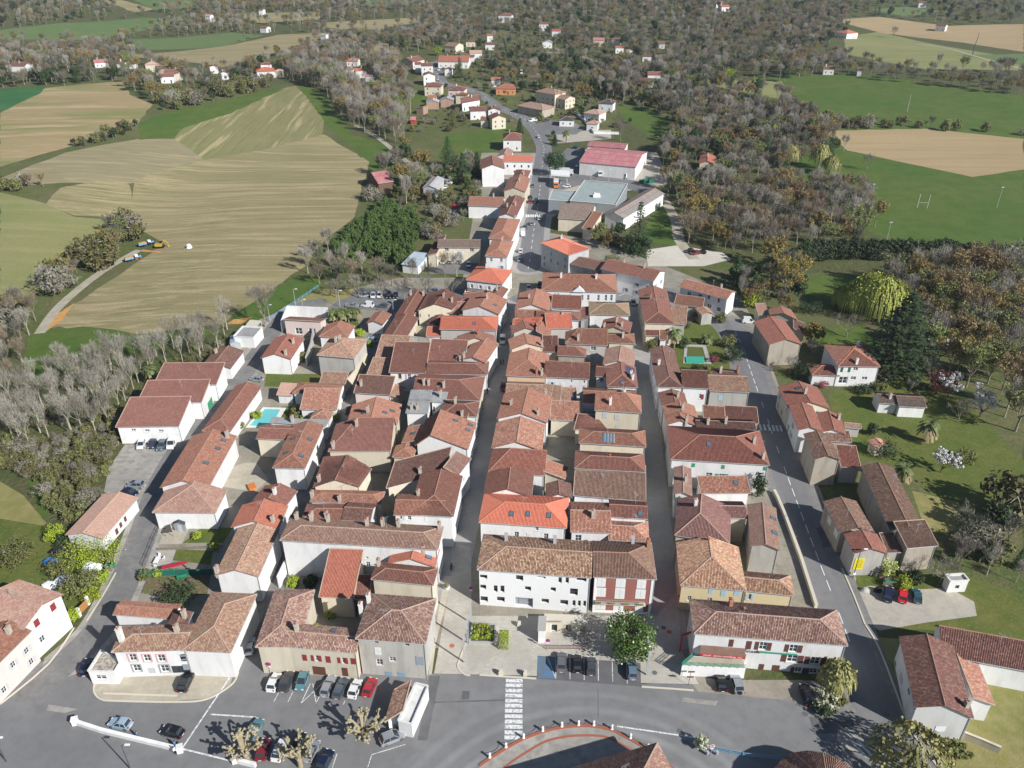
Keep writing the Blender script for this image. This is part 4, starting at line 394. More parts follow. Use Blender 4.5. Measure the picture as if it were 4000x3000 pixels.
CARS=[(-42.1,95.83,84,'hatch','white','white hatchback at left end of the car row by the cream house'),
(-39.9,96.04,84,'suv','anthracite','dark grey off-roader between white hatchback and teal hatchback'),
(-37.15,96.16,-94,'hatch','teal','teal blue hatchback parked nose out under the cream house'),
(-32.35,95.06,81,'estate','silver','silver estate car right of the two empty crossed bays'),
(-30.08,94.61,80,'estate','bluegrey','blue grey estate car between silver estate and small white car'),
(-27.53,94.48,80,'hatch','white','small white car next to red car in the row by the cream house'),
(-25.0,94.81,77,'hatch','red','red hatchback at right end of the row beside the tiled shelter'),
(-19.79,84.88,26,'mpv','silver','silver people carrier parked alone below the tiled shelter'),
(-40.46,82.67,89,'hatch','darkred','dark red car with red bonnet beside the pollarded plane trunk'),
(-37.78,82.46,82,'hatch','white','white car under the branches of the pollarded plane'),
(-34.95,83.77,86,'hatch','black','black car behind the trunk of the pollarded plane'),
(-32.57,82.4,78,'hatch','silver','silver blue hatchback near pollarded plane at bottom of car park'),
(-30.04,80.7,74,'hatch','navy','navy car cut by the bottom edge of the picture'),
(-48.61,103.94,97,'hatch','white','white car in the alley beside the red framed corner house'),
(-57.69,96.04,88,'estate','black','long black estate car on the paved terrace'),
(-76.73,99.22,100,'hatch','navy','navy car squeezed behind the flat stone roofed annex'),
(-65.73,87.5,169,'hatch','iceblue','pale blue hatchback behind the low white wall'),
(-56.46,85.96,166,'hatch','black','black hatchback behind the low white wall'),
(-42.92,86.46,76,'hatch','teal','dark teal car under the leftmost pollarded plane'),
(-94.56,169.21,-81,'hatch','white','white car at left end of four in the concrete yard'),
(-91.69,169.45,-86,'hatch','navy','navy car second from left in the concrete yard'),
(-89.1,168.78,-88,'estate','bluegrey','blue grey car third from left in the concrete yard'),
(-86.81,169.46,-86,'van','white','white small van by the workshop door in the concrete yard'),
(-89.17,152.34,177,'suv','silver','silver off-roader with roof window at low end of concrete yard'),
(-89.33,149.6,-16,'hatch','navy','dark navy car tucked behind the pale pink bungalow'),
(-74.07,202.34,166,'hatch','silver','silver car parked on left lane beside the lawn'),
(-44.34,227.04,150,'hatch','iceblue','pale blue car half hidden in the alley below palm garden'),
(-51.93,261.17,-145,'hatch','silver','silver car at left end of car park row under bare trees'),
(-49.04,260.89,-84,'hatch','white','first white car in car park row under bare trees'),
(-46.8,261.23,-88,'hatch','white','second white car in car park row,beside black ones'),
(-43.45,260.69,-86,'hatch','black','black car with roof box in car park row'),
(-41.06,260.79,-86,'hatch','black','black car at right end of visible car park row'),
(-55.05,252.68,169,'sedan','silver','silver saloon along the palm garden fence'),
(-49.78,252.77,169,'van','white','white van along the palm garden fence'),
(-44.5,252.4,166,'hatch','bluegrey','blue grey car right of white van along the palm garden fence'),
(-27.79,264.75,-163,'hatch','iceblue','pale blue car at far right of the car park'),
(-2.95,226.66,-91,'van','white','white van standing in middle street'),
(-2.45,197.77,-94,'hatch','darkred','dark red car at the crossing in middle street'),
(6.08,267.4,-92,'hatch','white','white car near classical building at top of middle street'),
(42.05,254.76,-96,'hatch','silver','silver car at the top of right street'),
(10.14,270.15,-97,'hatch','black','dark car parked at side of the classical building'),
(78.37,240.27,-8,'van','white','white van parked at the bend of right road'),
(75.09,117.1,62,'suv','navy','navy car at left of three on the gravel lot'),
(77.78,116.7,63,'hatch','brightred','bright red car between two dark cars on gravel lot'),
(80.51,116.63,72,'hatch','darkteal','dark teal car at right of three on the gravel lot'),
(51.36,93.24,89,'suv','black','black off-roader beside the shrub bed at the snack bar'),
(8.99,100.3,85,'suv','grey','grey car next to the blue disabled bay on the square'),
(11.8,99.97,89,'hatch','black','black car between two grey cars on the square'),
(14.31,99.38,85,'hatch','darkgrey','small dark grey car third in the bays on the square'),
(21.6,98.66,87,'estate','bluesilver','blue silver estate alone at the right end of square bays'),
(36.99,95.94,87,'hatch','black','black car left of silver off-roader by snack bar terrace'),
(39.63,95.61,91,'suv','silver','silver off-roader with spare wheel by the snack bar terrace'),
(15.81,489.21,97,'hatch','white','white car driving on the bend of the upper main road'),
(10.06,391.58,89,'hatch','bluegrey','grey car on kerb near the dark hipped row house'),
(8.62,372.95,88,'hatch','black','black car parked on kerb,upper one of two by annex'),
(8.2,366.75,86,'hatch','darkred','dark red car parked on kerb of upper main road'),
(11.33,366.76,-91,'suv','navy','navy car driving past the supermarket'),
(12.14,342.95,88,'hatch','white','white car at upper zebra crossing'),
(8.57,336.21,89,'hatch','silver','silver car driving below upper zebra crossing'),
(5.6,332.0,87,'hatch','bluegrey','grey blue car parked before the white and pink van'),
(4.63,323.4,88,'bigvan','white','white and pink delivery van parked on main road'),
(3.43,304.13,88,'hatch','white','white car parked on main road beside first rust hip house'),
(2.84,295.03,88,'hatch','silver','silver car parked at lower end of main road'),
(-29.71,292.37,-88,'hatch','black','black car left in yard of the cream workshop'),
(-26.77,292.37,-89,'hatch','white','white car in yard of the cream workshop'),
(-24.0,292.7,-90,'hatch','darkgrey','grey car in yard of the cream workshop'),
(-20.34,292.37,-89,'hatch','navy','navy car right in yard of the cream workshop'),
(-16.6,289.34,-92,'hatch','iceblue','pale blue car by wall of the cream workshop yard'),
(-31.72,396.57,-20,'van','white','white van beside the grey barn with blue doors'),
(-32.86,388.9,-172,'hatch','white','white car in front of van beside the grey barn'),
(-25.91,359.2,38,'hatch','brightred','red car in fenced parking left of white annex'),
(-25.25,350.15,-89,'hatch','darkred','dark red car in fenced parking near its wall'),
(27.97,412.11,-11,'truck','white','white box lorry beside the round stone pine'),
(45.34,410.96,-96,'truck','white','white lorry parked in front of red and grey warehouse'),
(21.67,391.47,-93,'truck','orange','orange lorry under the petrol station canopy'),
(35.79,426.71,-155,'van','white','white van left in front of red and grey warehouse'),
(40.04,419.38,-152,'van','white','white van against the wall of red and grey warehouse'),
(53.57,414.61,-161,'truck','white','white flat lorry at the corner of the warehouse'),
(59.51,406.78,-140,'truck','white','white trailer beside corner of the warehouse'),
(35.63,464.33,156,'hatch','navy','navy car left behind the red warehouse'),
(39.86,460.95,152,'hatch','black','black car right behind the red warehouse'),
(12.28,527.3,-144,'van','white','white van left at the forecourt entrance'),
(15.01,528.84,-127,'van','white','white van right at the forecourt entrance'),
(21.75,527.96,-148,'hatch','darkgrey','grey car on the forecourt of white bungalow'),
(-58.35,677.91,-83,'van','white','white van on the hill street'),
(-56.27,643.06,-90,'hatch','white','white car on the hill street'),
(7.31,668.19,-91,'bigvan','white','white camper van on hill yard'),
(26.8,390.49,180,'hatch','white','white car under the petrol canopy'),
(70.83,303.76,-151,'hatch','black','black car on the pale gravel yard'),
(72.65,301.49,-161,'hatch','darkred','red car on the pale gravel yard'),
(75.27,302.53,156,'hatch','black','dark car right on the pale gravel yard')]
TREES=[(-33.9,80,'pollard',6.5,5.0,'pollarded plane tree over the white car in bottom car park',''),
(-24.2,84.7,'pollard',6.8,5.2,'pollarded plane tree nearest the tiled shelter',''),
(-42.9,81.4,'pollard',6.5,5.0,'leftmost pollarded plane tree in the bottom car park',''),
(21.4,102.2,'magnolia',9.5,5.0,'round glossy green tree on the paved square',''),
(56.6,94.7,'weeping',6.6,2.7,'yellowish budding tree against snack bar wall',''),
(53.6,91.7,'blossomshrub',3.2,2.6,'pale flowering shrub in the corner bed by black off-roader',''),
(55.3,92.9,'redshrub',1.8,1.4,'purple red shrub in the corner bed',''),
(53.3,90.2,'darkshrub',2.0,1.9,'dark green shrub at tip of the corner bed',''),
(56.4,92.3,'oliveshrub',1.6,1.5,'low dry shrub in the corner bed near right road',''),
(62.7,79.1,'weeping',8.0,6.0,'broad olive green tree cut by the bottom edge',''),
(111.7,205.4,'cedar',27,11.5,'giant dark cedar behind the white villa',''),
(122.0,245.4,'willow',15,10.5,'large yellow green weeping willow beside the cedar',''),
(114.6,250.7,'willow',9,5,'smaller yellow green willow left of the large one',''),
(122.3,193.2,'blossom',7.5,5.0,'white blossoming tree nearest the red plum',''),
(126.4,183.0,'blossom',8.5,6.5,'largest white blossoming tree at the wood edge',''),
(104.4,158.1,'blossom',6,4.6,'white blossoming tree alone on lower lawn',''),
(129.3,214.1,'blossom',8,4.6,'blossoming tree in shade right of the cedar',''),
(120.8,195.6,'plum',7.5,4.5,'dark red plum tree beside white blossoms',''),
(119.1,180.4,'bare',7,4,'bare fruit tree below the white blossoms',''),
(121.1,202.2,'bare',8,4,'pale bare tree left of red plum',''),
(113.2,196.2,'bare',4,2.6,'little bare tree on lawn beside the villa shrubs',''),
(106.2,171.1,'palm',6.5,2.8,'shaggy palm on the garden slope',''),
(92.7,153.8,'palm',5.5,2.4,'palm beside the long old barn',''),
(50.6,222.4,'palm',7.0,2.2,'tall slim palm in walled garden by right street',''),
(61.3,225.5,'palm',2.6,2.2,'short palm in front of the conservatory',''),
(-58.9,239.7,'palm',5.5,2.2,'first palm from left in the palm garden',''),
(-56.3,239.3,'palm',5.6,2.2,'second palm from left in the palm garden',''),
(-54.1,240.5,'palm',5.4,2.2,'third palm from left in the palm garden',''),
(-51.7,241.1,'palm',5.2,2.2,'rightmost palm in the palm garden',''),
(-103.7,200.6,'palm',6.5,2.0,'palm among bare trees by the rear workshop',''),
(31.6,477.6,'palm',7.5,2.6,'palm by the pale gravel forecourt',''),
(57.3,148.5,'cypress',8.5,1.2,'slim dark cypress by the green shutter house',''),
(93.2,165.4,'darkshrub',4.5,4.0,'round dark shrub beside small orange tiled shed',''),
(21.9,409.9,'stonepine',12,6.4,'round stone pine next to the upper main road',''),
(49.9,303.1,'conifer',21,6,'tall dark conifer beside the glass lean-to',''),
(-33.4,423.3,'conifer',17,6,'dark conifer at edge of central lawn',''),
(-24.4,398.6,'conifer',15,5.5,'dark conifer in front of tall blank white house',''),
(-17.7,408.5,'conifer',13,4,'dark conifer touching tall blank white house',''),
(4.8,499.5,'conifer',9,3,'small conifer at top of central lawn',''),
(-39.9,651.4,'conifer',15,4.6,'dark conifer beside the hill street',''),
(38.2,289.6,'oliveshrub',5,4,'broad shrub below supermarket shed',''),
(-46.4,412.8,'ochre',13,6.5,'ochre budding tree left of the dark conifers',''),
(48.6,571.6,'ochre',14,9.5,'broad ochre tree right of stately house',''),
(26.4,615.5,'ochre',11,5,'ochre tree behind stately house',''),
(95.2,550.4,'ochre',11,5,'ochre tree at right end of the meadow',''),
(63.7,481.0,'bare',12,5.5,'pinkish budding tree at the meadow edge',''),
(115.9,452.3,'ochre',15,8,'yellow olive tree in front of the right wood',''),
(128.5,469.2,'ochre',14,7,'ochre tree beside yellow olive tree',''),
(137.8,458.5,'ochre',13,7,'rust ochre tree in right wood',''),
(148.7,466.4,'limetree',13,3.2,'slim bright yellow green tree in right wood',''),
(80.7,329.3,'ochre',16,10,'large olive tree beside the farm track',''),
(98.9,288.0,'ochre',12,7.5,'bright ochre tree before the dark hedge row',''),
(96.1,257.4,'ochre',17,9,'yellow green tree right of white road house',''),
(-64.5,745.4,'limetree',9,5,'fresh green tree among hill woods',''),
(-80.9,237.3,'bare',16,6,'big bare tree at the blue fence corner',''),
(-62.0,260.5,'bare',8.5,5,'pruned bare tree shading the car park row under the field','bare trees of the car park'),
(-53.8,260,'bare',8.5,5,'pruned bare tree shading the car park row under the field','bare trees of the car park'),
(-45.6,259.3,'bare',8.5,5,'pruned bare tree shading the car park row under the field','bare trees of the car park'),
(-37.8,258.9,'bare',8.5,5,'pruned bare tree shading the car park row under the field','bare trees of the car park'),
(-30.4,262.0,'bare',8.5,5,'pruned bare tree shading the car park row under the field','bare trees of the car park'),
(-21.2,259.1,'bare',8.5,5,'pruned bare tree shading the car park row under the field','bare trees of the car park'),
(-1.5,104.9,'hedgebox',2.4,1.3,'clipped bright green box hedge on the square',''),
(-84.6,111.0,'limeshrub',2.4,1.6,'round bright green shrub by the wooden gate',''),
(-90.7,127.1,'limeshrub',4.4,5.0,'bright lime green shrub below the pale pink bungalow,left part',''),
(-86.0,127.4,'limeshrub',4.2,5.0,'bright lime green shrub below the pale pink bungalow,right part',''),
(-93.6,128.1,'oliveshrub',3.4,2.6,'rusty orange shrub beside lime green shrub',''),
(-99.4,134.0,'limeshrub',3.6,2.6,'lime shrub left of the pale pink bungalow',''),
(-96.5,132.1,'darkshrub',2.8,2.2,'dark grey green shrub at corner of pale pink bungalow',''),
(-86.7,117.4,'oliveshrub',5.5,3.2,'leafy small tree over the scrap yard',''),
(-84.9,119.0,'oliveshrub',5.0,3.0,'second leafy small tree over the scrap yard',''),
(-84.0,121.3,'limeshrub',2.4,2.0,'lime hedge shrub along left lane,upper',''),
(-83.4,116.2,'limeshrub',2.4,2.0,'lime hedge shrub along left lane,lower',''),
(-104.4,127.6,'oliveshrub',4,4.5,'wide grey green shrub at left garden',''),
(-92.5,123.6,'oliveshrub',4,3.5,'olive shrub beside blue tarpaulin heap',''),
(-65.7,115.6,'darkshrub',3.6,4.2,'big clipped dark evergreen shrub in walled garden',''),
(-68.8,134.3,'limeshrub',1.4,1.1,'small lime shrub on the upper walled lawn',''),
(-63.6,130.8,'limeshrub',1.6,0.9,'small lime shrub at garden wall corner',''),
(-75.4,122.3,'oliveshrub',1.6,1.5,'shrub by green screen in the lower garden',''),
(-72.8,123.0,'limeshrub',1.4,1.0,'lime shrub along green screen',''),
(76.2,123.8,'palegreen',4.6,3.2,'yellow green climber on the poster gable wall',''),
(78.9,120,'limeshrub',2.6,2.2,'lime shrub beside the slatted bin store',''),
(81.8,121.0,'darkshrub',2.6,1.8,'darker round shrub right of lime shrub on lot edge',''),
(87.0,120.7,'bare',7,5,'twiggy bare tree left of tiny white cabin',''),
(-6.9,106.3,'limeshrub',1.0,0.8,'low green plants in stone planter,left',''),
(-4.2,106.3,'limeshrub',1.0,0.8,'low green plants in stone planter,right',''),
(-37.1,107.4,'limeshrub',2.0,1.6,'green shrub in courtyard behind cream house',''),
(-35.3,111.9,'limeshrub',1.4,1.2,'small green bush in shaded courtyard corner',''),
(-44.5,120.3,'limeshrub',1.6,1.5,'courtyard plants at foot of long white wall,left',''),
(-41.0,120.5,'darkshrub',1.5,1.6,'courtyard plants at foot of long white wall,right',''),
(-55.0,185.5,'oliveshrub',3.0,2.4,'round olive shrub beside turquoise pool lawn',''),
(-58.2,182.9,'oliveshrub',2.6,1.8,'grey olive bush behind turquoise pool',''),
(-47.3,181.7,'limeshrub',2.0,1.2,'lime hedge beside triangular garden room',''),
(-55.6,182.3,'limeshrub',1.6,1.3,'lime low hedge below round olive shrub',''),
(-63.7,214.5,'oliveshrub',3.0,1.8,'shrub in narrow court beside white gabled house',''),
(-65.9,218.6,'darkshrub',2.6,1.4,'dark shrub near wall in narrow court',''),
(-68.6,182.3,'limeshrub',2.2,1.5,'bright hedge at left end of the pool',''),
(-44.6,223.9,'limeshrub',1.6,1.4,'green bush beside pale blue alley car',''),
(-48.4,230.6,'limeshrub',2.2,1.6,'green bush at alley garden wall',''),
(-72.3,182.9,'limeshrub',2.2,2.0,'clipped green hedge block by pool pavilion',''),
(-72.2,177.3,'oliveshrub',2.2,2.0,'reddish shrub beside narrow long brown house',''),
(-103.0,166.4,'oliveshrub',4,4,'olive thicket bush by concrete yard,upper',''),
(43.0,220.5,'oliveshrub',4,2.2,'green shrub against wall above right street',''),
(53.3,223.5,'darkshrub',3.6,2.4,'dark shrub beside tall slim palm',''),
(53.9,206.1,'darkshrub',3,2.2,'dark garden shrub below the green covered pool,left',''),
(57.3,206.1,'oliveshrub',3,2.2,'garden shrub below the green covered pool,right',''),
(61.2,213.8,'redshrub',1.8,1.6,'pink flowering shrub beside the green covered pool',''),
(66.9,213.8,'darkshrub',5,3.2,'tall dark shrub right of green covered pool',''),
(67.4,223.5,'oliveshrub',4,3,'overgrown shrub by road bend garden,lower',''),
(69.1,240.7,'oliveshrub',3.4,2.4,'overgrown shrub by road bend garden,upper',''),
(62.1,242.5,'oliveshrub',3.2,3.0,'overgrown bush in middle of bend garden',''),
(56.0,236.4,'darkshrub',3.0,2.2,'dark bush under broken patched roof',''),
(87.7,204.0,'cypress',4.6,1.8,'dark hedge conifer beside villa annex',''),
(84.3,204.0,'darkshrub',4.2,3.4,'dark hedge mass left of the villa annex',''),
(89.1,198.1,'redshrub',2.2,1.6,'reddish shrub in front of the villa terrace',''),
(99.4,195.5,'darkshrub',2.2,2.6,'dark shrubs below the villa terrace',''),
(104.8,197.4,'oliveshrub',2.2,2.4,'green shrubs at the villa corner',''),
(93.2,223.5,'ochre',7,4.2,'yellow green tree right of stained grey gable',''),
(92.1,216.7,'bare',6,3.6,'pale blooming fruit tree near villa',''),
(82.1,206.7,'bare',6,3.2,'small bare tree at the roadside parking',''),
(107.1,229.9,'bare',8,6,'brown bare tree between willow and villa',''),
(101.3,247.8,'darkshrub',3.6,4.4,'clipped dark hedge under the red hut roof',''),
(85.5,253.3,'oliveshrub',7,4,'yellow green shrub tree behind white van',''),
(81.7,252.4,'limetree',6,3.4,'bright green tree behind white van',''),
(93.7,174.5,'cypress',3.4,1.0,'small yellow green conifer by car port',''),
(111.7,162.3,'oliveshrub',3.6,3.2,'orange brown bush beside lone blossoming tree',''),
(71.4,82.7,'oliveshrub',2,1.8,'round shrub below white gabled house,left',''),
(73.0,82.4,'oliveshrub',1.8,1.6,'round shrub below white gabled house,right',''),
(30.9,83.4,'blossomshrub',2.6,1.3,'white flowering shrub at end of blue railing',''),
(24.8,472.1,'conifer',6,2,'small conifer by the stone pine',''),
(185.0,419.0,'bare',9,4.5,'ivy clad leaning tree in meadow corner',''),
(392.3,895.4,'bare',12,5.5,'single round bare tree on the far right field',''),
(162.9,411.1,'weeping',10,4.5,'pale green willow bush at the meadow ditch,right',''),
(160.9,422.8,'weeping',13,5,'pale green willow at the meadow ditch,middle',''),
(147.5,429.3,'weeping',11,5,'pale green willow at the meadow ditch,left',''),
(165.0,650.6,'limetree',10,5,'pale yellow green tree at wood top meadow','')]
WOODS=[(['slope'],[-144.0,191.8,-142.7,204.5,-133.6,211.7,-117.8,218.2,-99.6,232.6,-93.6,237.6,-88.4,227.7,-94.4,212.6,-105.4,210,-105.3,194.1,-106.0,183.3,-108.7,172.5,-118.2,172.2,-130.8,168.3],5.0,9,13),
(['shrub'],[-134.6,175.0,-118.2,172.2,-107.6,185.7,-97.4,172.1,-97.2,154.5,-93.6,142.5,-96.1,137.8,-106.7,144.4,-116.8,155.4,-127.3,162.0],2.7,1.6,3.6),
(['shrub'],[-141.2,186.8,-127.0,192.4,-111.2,209.0,-97.0,224.6,-91.6,230.9,-88.2,224.5,-93.9,211.2,-105.5,208.6,-104.7,192.8,-106.8,182.2,-120.3,171.3,-133.3,172.7],4.2,1.0,2.2),
(['bare','bare','shrub'],[-180.2,258.4,-162.5,248.7,-157.0,231.8,-147.2,210.4,-149.8,202.4],5,7,11),
(['bare','bare','oliveb','shrub'],[-177.3,278.4,-179.1,300.3,-170.7,332.4,-167.4,344.1,-157.1,322.9,-160,298.0,-159.6,269.7,-165.7,261.6],5.5,6,11),
(['shrub','everg'],[-241.1,439.5,-231.4,451.8,-217.3,481.1,-210.8,467.4,-223.6,445.3,-236.7,435.5],5,3,6),
(['oliveb','bare','everg','shrub'],[-220,509.4,-206.1,526.0,-178.9,596.9,-173.9,615.8,-177.7,644.4,-204.7,641.1,-217.9,597.2,-229.8,576.1,-229.9,535.3],7,5,10),
(['bare','bare','oliveb'],[-305.4,674.0,-297.2,709.0,-253.7,661.7,-224.2,606.0,-229.8,542.8,-265.0,581.1],8,9,14),
(['shrub','oliveb'],[-245.0,380.7,-235.2,383.4,-218.9,386.8,-213.2,376.6,-227.4,372.2,-239.7,370.8],6,4,7),
(['bare','everg'],[-384.6,639.1,-309.6,627.1,-295.4,643.6,-286.9,606.1,-327.2,593.9,-359.1,592.3],8,8,12),
(['bare','bare','bare','bare','oliveb','everg'],[-221.0,596.6,-255.2,708.9,-217.8,685.7,-212.4,735.4,-180.2,654.5,-181.1,605.3],9,8,13),
(['slope','bare','slope','bare','oliveb'],[-180.2,654.5,-195.8,783.7,-145.7,786.7,-97.2,734.4,-83.2,647.3,-68.9,609.1,-64.5,535.0,-62.4,469.9,-83.9,485.0,-105.8,524.2,-130.1,573.0,-160.5,630.5],6.0,11,16),
(['bare','bare','oliveb','everg'],[-90.7,484.7,-75.0,480,-58.1,450,-54.5,397.6,-41.8,397.6,-43.2,364.8,-49.2,351.6,-65.8,364.8,-71.2,378.8,-67.8,409.7,-63.3,440.5],7,9,14),
(['bamboo'],[-73.2,308.6,-65.5,336.3,-59.3,364.8,-42.3,345.3,-37.1,303.6,-43.7,289.1,-55.4,296.2,-63.6,281.4],2.8,3.6,6),
(['bare'],[-81.2,290.5,-71.3,303.6,-58.6,277.9,-36.6,289.1,-19.3,282.3,-20.6,274.4,-64.1,266.1,-74.0,273.6],7,8,11),
(['bare','bare','bare','oliveb'],[-495.2,841.1,-384.6,639.1,-299.1,634.2,-320.8,729.4,-166.8,765.6,-63.3,811.8,-51.8,924.6,-69.1,1048.9,-195.6,1081.9,-343.1,1084.4,-430.5,1059.3,-508.7,919.7],10,10,15),
(['bare','bare','bare','oliveb','everg'],[-626.8,1089.1,-522.9,1134.1,-453.7,1047.6,-479.0,1005.2,-508.7,919.7,-529.2,904.3],13,10,15),
(['bare','bare','bare','oliveb'],[-395.5,1124.2,-207.0,1149.5,-3.4,1085.9,-3.1,1000.6,-51.8,924.6,-108.9,1005.7,-226.6,1039.7,-375.0,1059.7],13,10,15),
(['bare','bare','bare','bare','oliveb','everg'],[-220.1,749.1,-179.5,875.6,-51.8,924.6,-3.2,1005.8,69.4,912.0,87.1,719.2,61.0,790.2,-2.9,908.7,-46.1,814.5,-83.7,757.0,-135.0,772.7,-192.1,733.3],9,10,15),
(['bare','bare','bare','bare','oliveb','everg'],[-3.4,1085.9,423.4,1123.7,343.5,892.3,207.6,639.5,186.3,577.4,159.1,641.4,87.1,719.2,69.4,912.0,-3.2,1005.8],10,10,16),
(['bare','bare','oliveb','everg'],[423.4,1123.7,649.2,1127.9,552.9,947.4,476.3,955.2,425.3,1019.4,370,1013.0],13,9,14),
(['bare','bare','bare','oliveb'],[224.6,711.5,291.2,748.8,324.6,669.6,398.8,664.9,348.9,572.2,302.1,617.5,264.1,651.8,209.1,656.9],8,8,13),
(['bare','bare','bare','bare','oliveb','everg'],[83.1,718.7,159.9,645.0,189.6,588.9,186.0,493.4,187.6,453.5,142.9,425.0,136.7,403.4,87.4,378.8,84.6,454.9,96.3,485.4,101.7,525.5,92.0,564.4,70.8,571.7,46.4,633.1],7,9,15),
(['bare','bare','bare','oliveb'],[84.6,454.9,87.4,378.8,134.4,395.6,171.8,379.0,156.8,334.5,138.7,307.0,107.1,301.1,83.6,298.6,69.9,306.1,71.6,333.3,71.8,371.7,73.8,418.1],6.6,9,14),
(['bare','bare','shrub'],[237.6,399.9,226.8,345.0,191.5,279.9,177.3,283.3,196.4,297.8,215.3,345.2],6.5,8,13),
(['shrub','bare','shrub'],[123.8,567.2,191.1,583.0,202.6,522.0,255.3,509.3,305.7,490.6,300,480,252.0,501.6,188.7,497.6,135.2,484.1,112.2,506.5],7,4,8),
(['oliveb','bare','oliveb'],[132.7,268.1,164.4,281.8,190.4,277.7,127.9,164.0,128.1,185.5,122.5,207.1,126.6,226.5,135.5,239.9,127.6,243.2],6.6,11,16),
(['oliveb','everg','bare'],[78.1,277.9,103.4,282.3,105.5,261.4,96.0,246.3,83.3,245.6,78.8,252.9],6,6,11),
(['bare','shrub','everg'],[98.3,138.5,110.3,150,120.3,150,102.1,116.8,93.8,120.9,89.4,123.6,86.8,125.3],5.2,5,11),
(['everg','shrub','oliveb'],[32.3,316.5,34.1,301.1,56.8,296.2,63.3,311.2,50.6,303.6,45.0,327.6],4.6,4,8),
(['oliveb','bare','everg','bare'],[-53.0,723.0,-51.8,924.6,63.2,889.6,124.5,790.2,137.9,640.7,108.6,552.3,70.7,570.4,41.1,602.7,-1.9,589.4],13,7,13),
(['oliveb','bare','everg'],[25.6,631.9,70.7,570.4,51.3,527.2,7.7,583.0,-18.9,616.1,-2.1,631.0],12,5,9),
(['shrub','oliveb'],[119.5,200.4,125.7,183.2,125.4,164.0,118.7,160.1,114.4,170,113.1,183.1],5,3,7),
(['shrub','shrub','everg','oliveb'],[-63.2,496.2,-60.3,770.4,63.2,889.6,137.9,640.7,101.3,526.6,58.8,485.8,14.8,486.1,-0.3,524.6,-17.1,455.1,-41.7,507.7],8,1.5,5),
(['shrub','oliveb','bare','shrub','bamboo'],[-71.2,371.7,-55.5,405.6,-36.5,435.9,-17.9,440.5,-14.6,378.8,-19.4,339.2,-28.7,327.6,-33.2,311.2,-41.3,345.3,-59.3,364.8],5,2,7),
(['shrub','shrub','oliveb'],[107.6,211.2,113.0,197.7,119.4,183.1,124.4,160.1,118.0,145.8,107.5,150.9,104.9,170,101.2,187.7],9,1.5,4),
(['bare','shrub'],[-39.4,475.4,-32.8,502.3,-1.7,513.5,1.1,497.0,-14.3,445.3,-24.4,445.3],16,1.5,6)]
HEDGE=[[104.1,284.6],
[117.7,294.1],
[131.3,296.9],
[143.9,296.4],
[156.1,295.3],
[168.9,295.5],
[178.7,293.3]]
SMALLCON=[[123.5,389.4],
[124.0,387.3],
[125.9,388.1],
[127.3,388.9],
[128.0,386.8],
[132.6,387.4],
[136.2,386.9],
[137.2,386.4],
[138.8,383.8],
[140.2,383.3],
[141.6,382.8],
[142.9,381.8],
[144.3,381.3],
[146.0,380.6]]
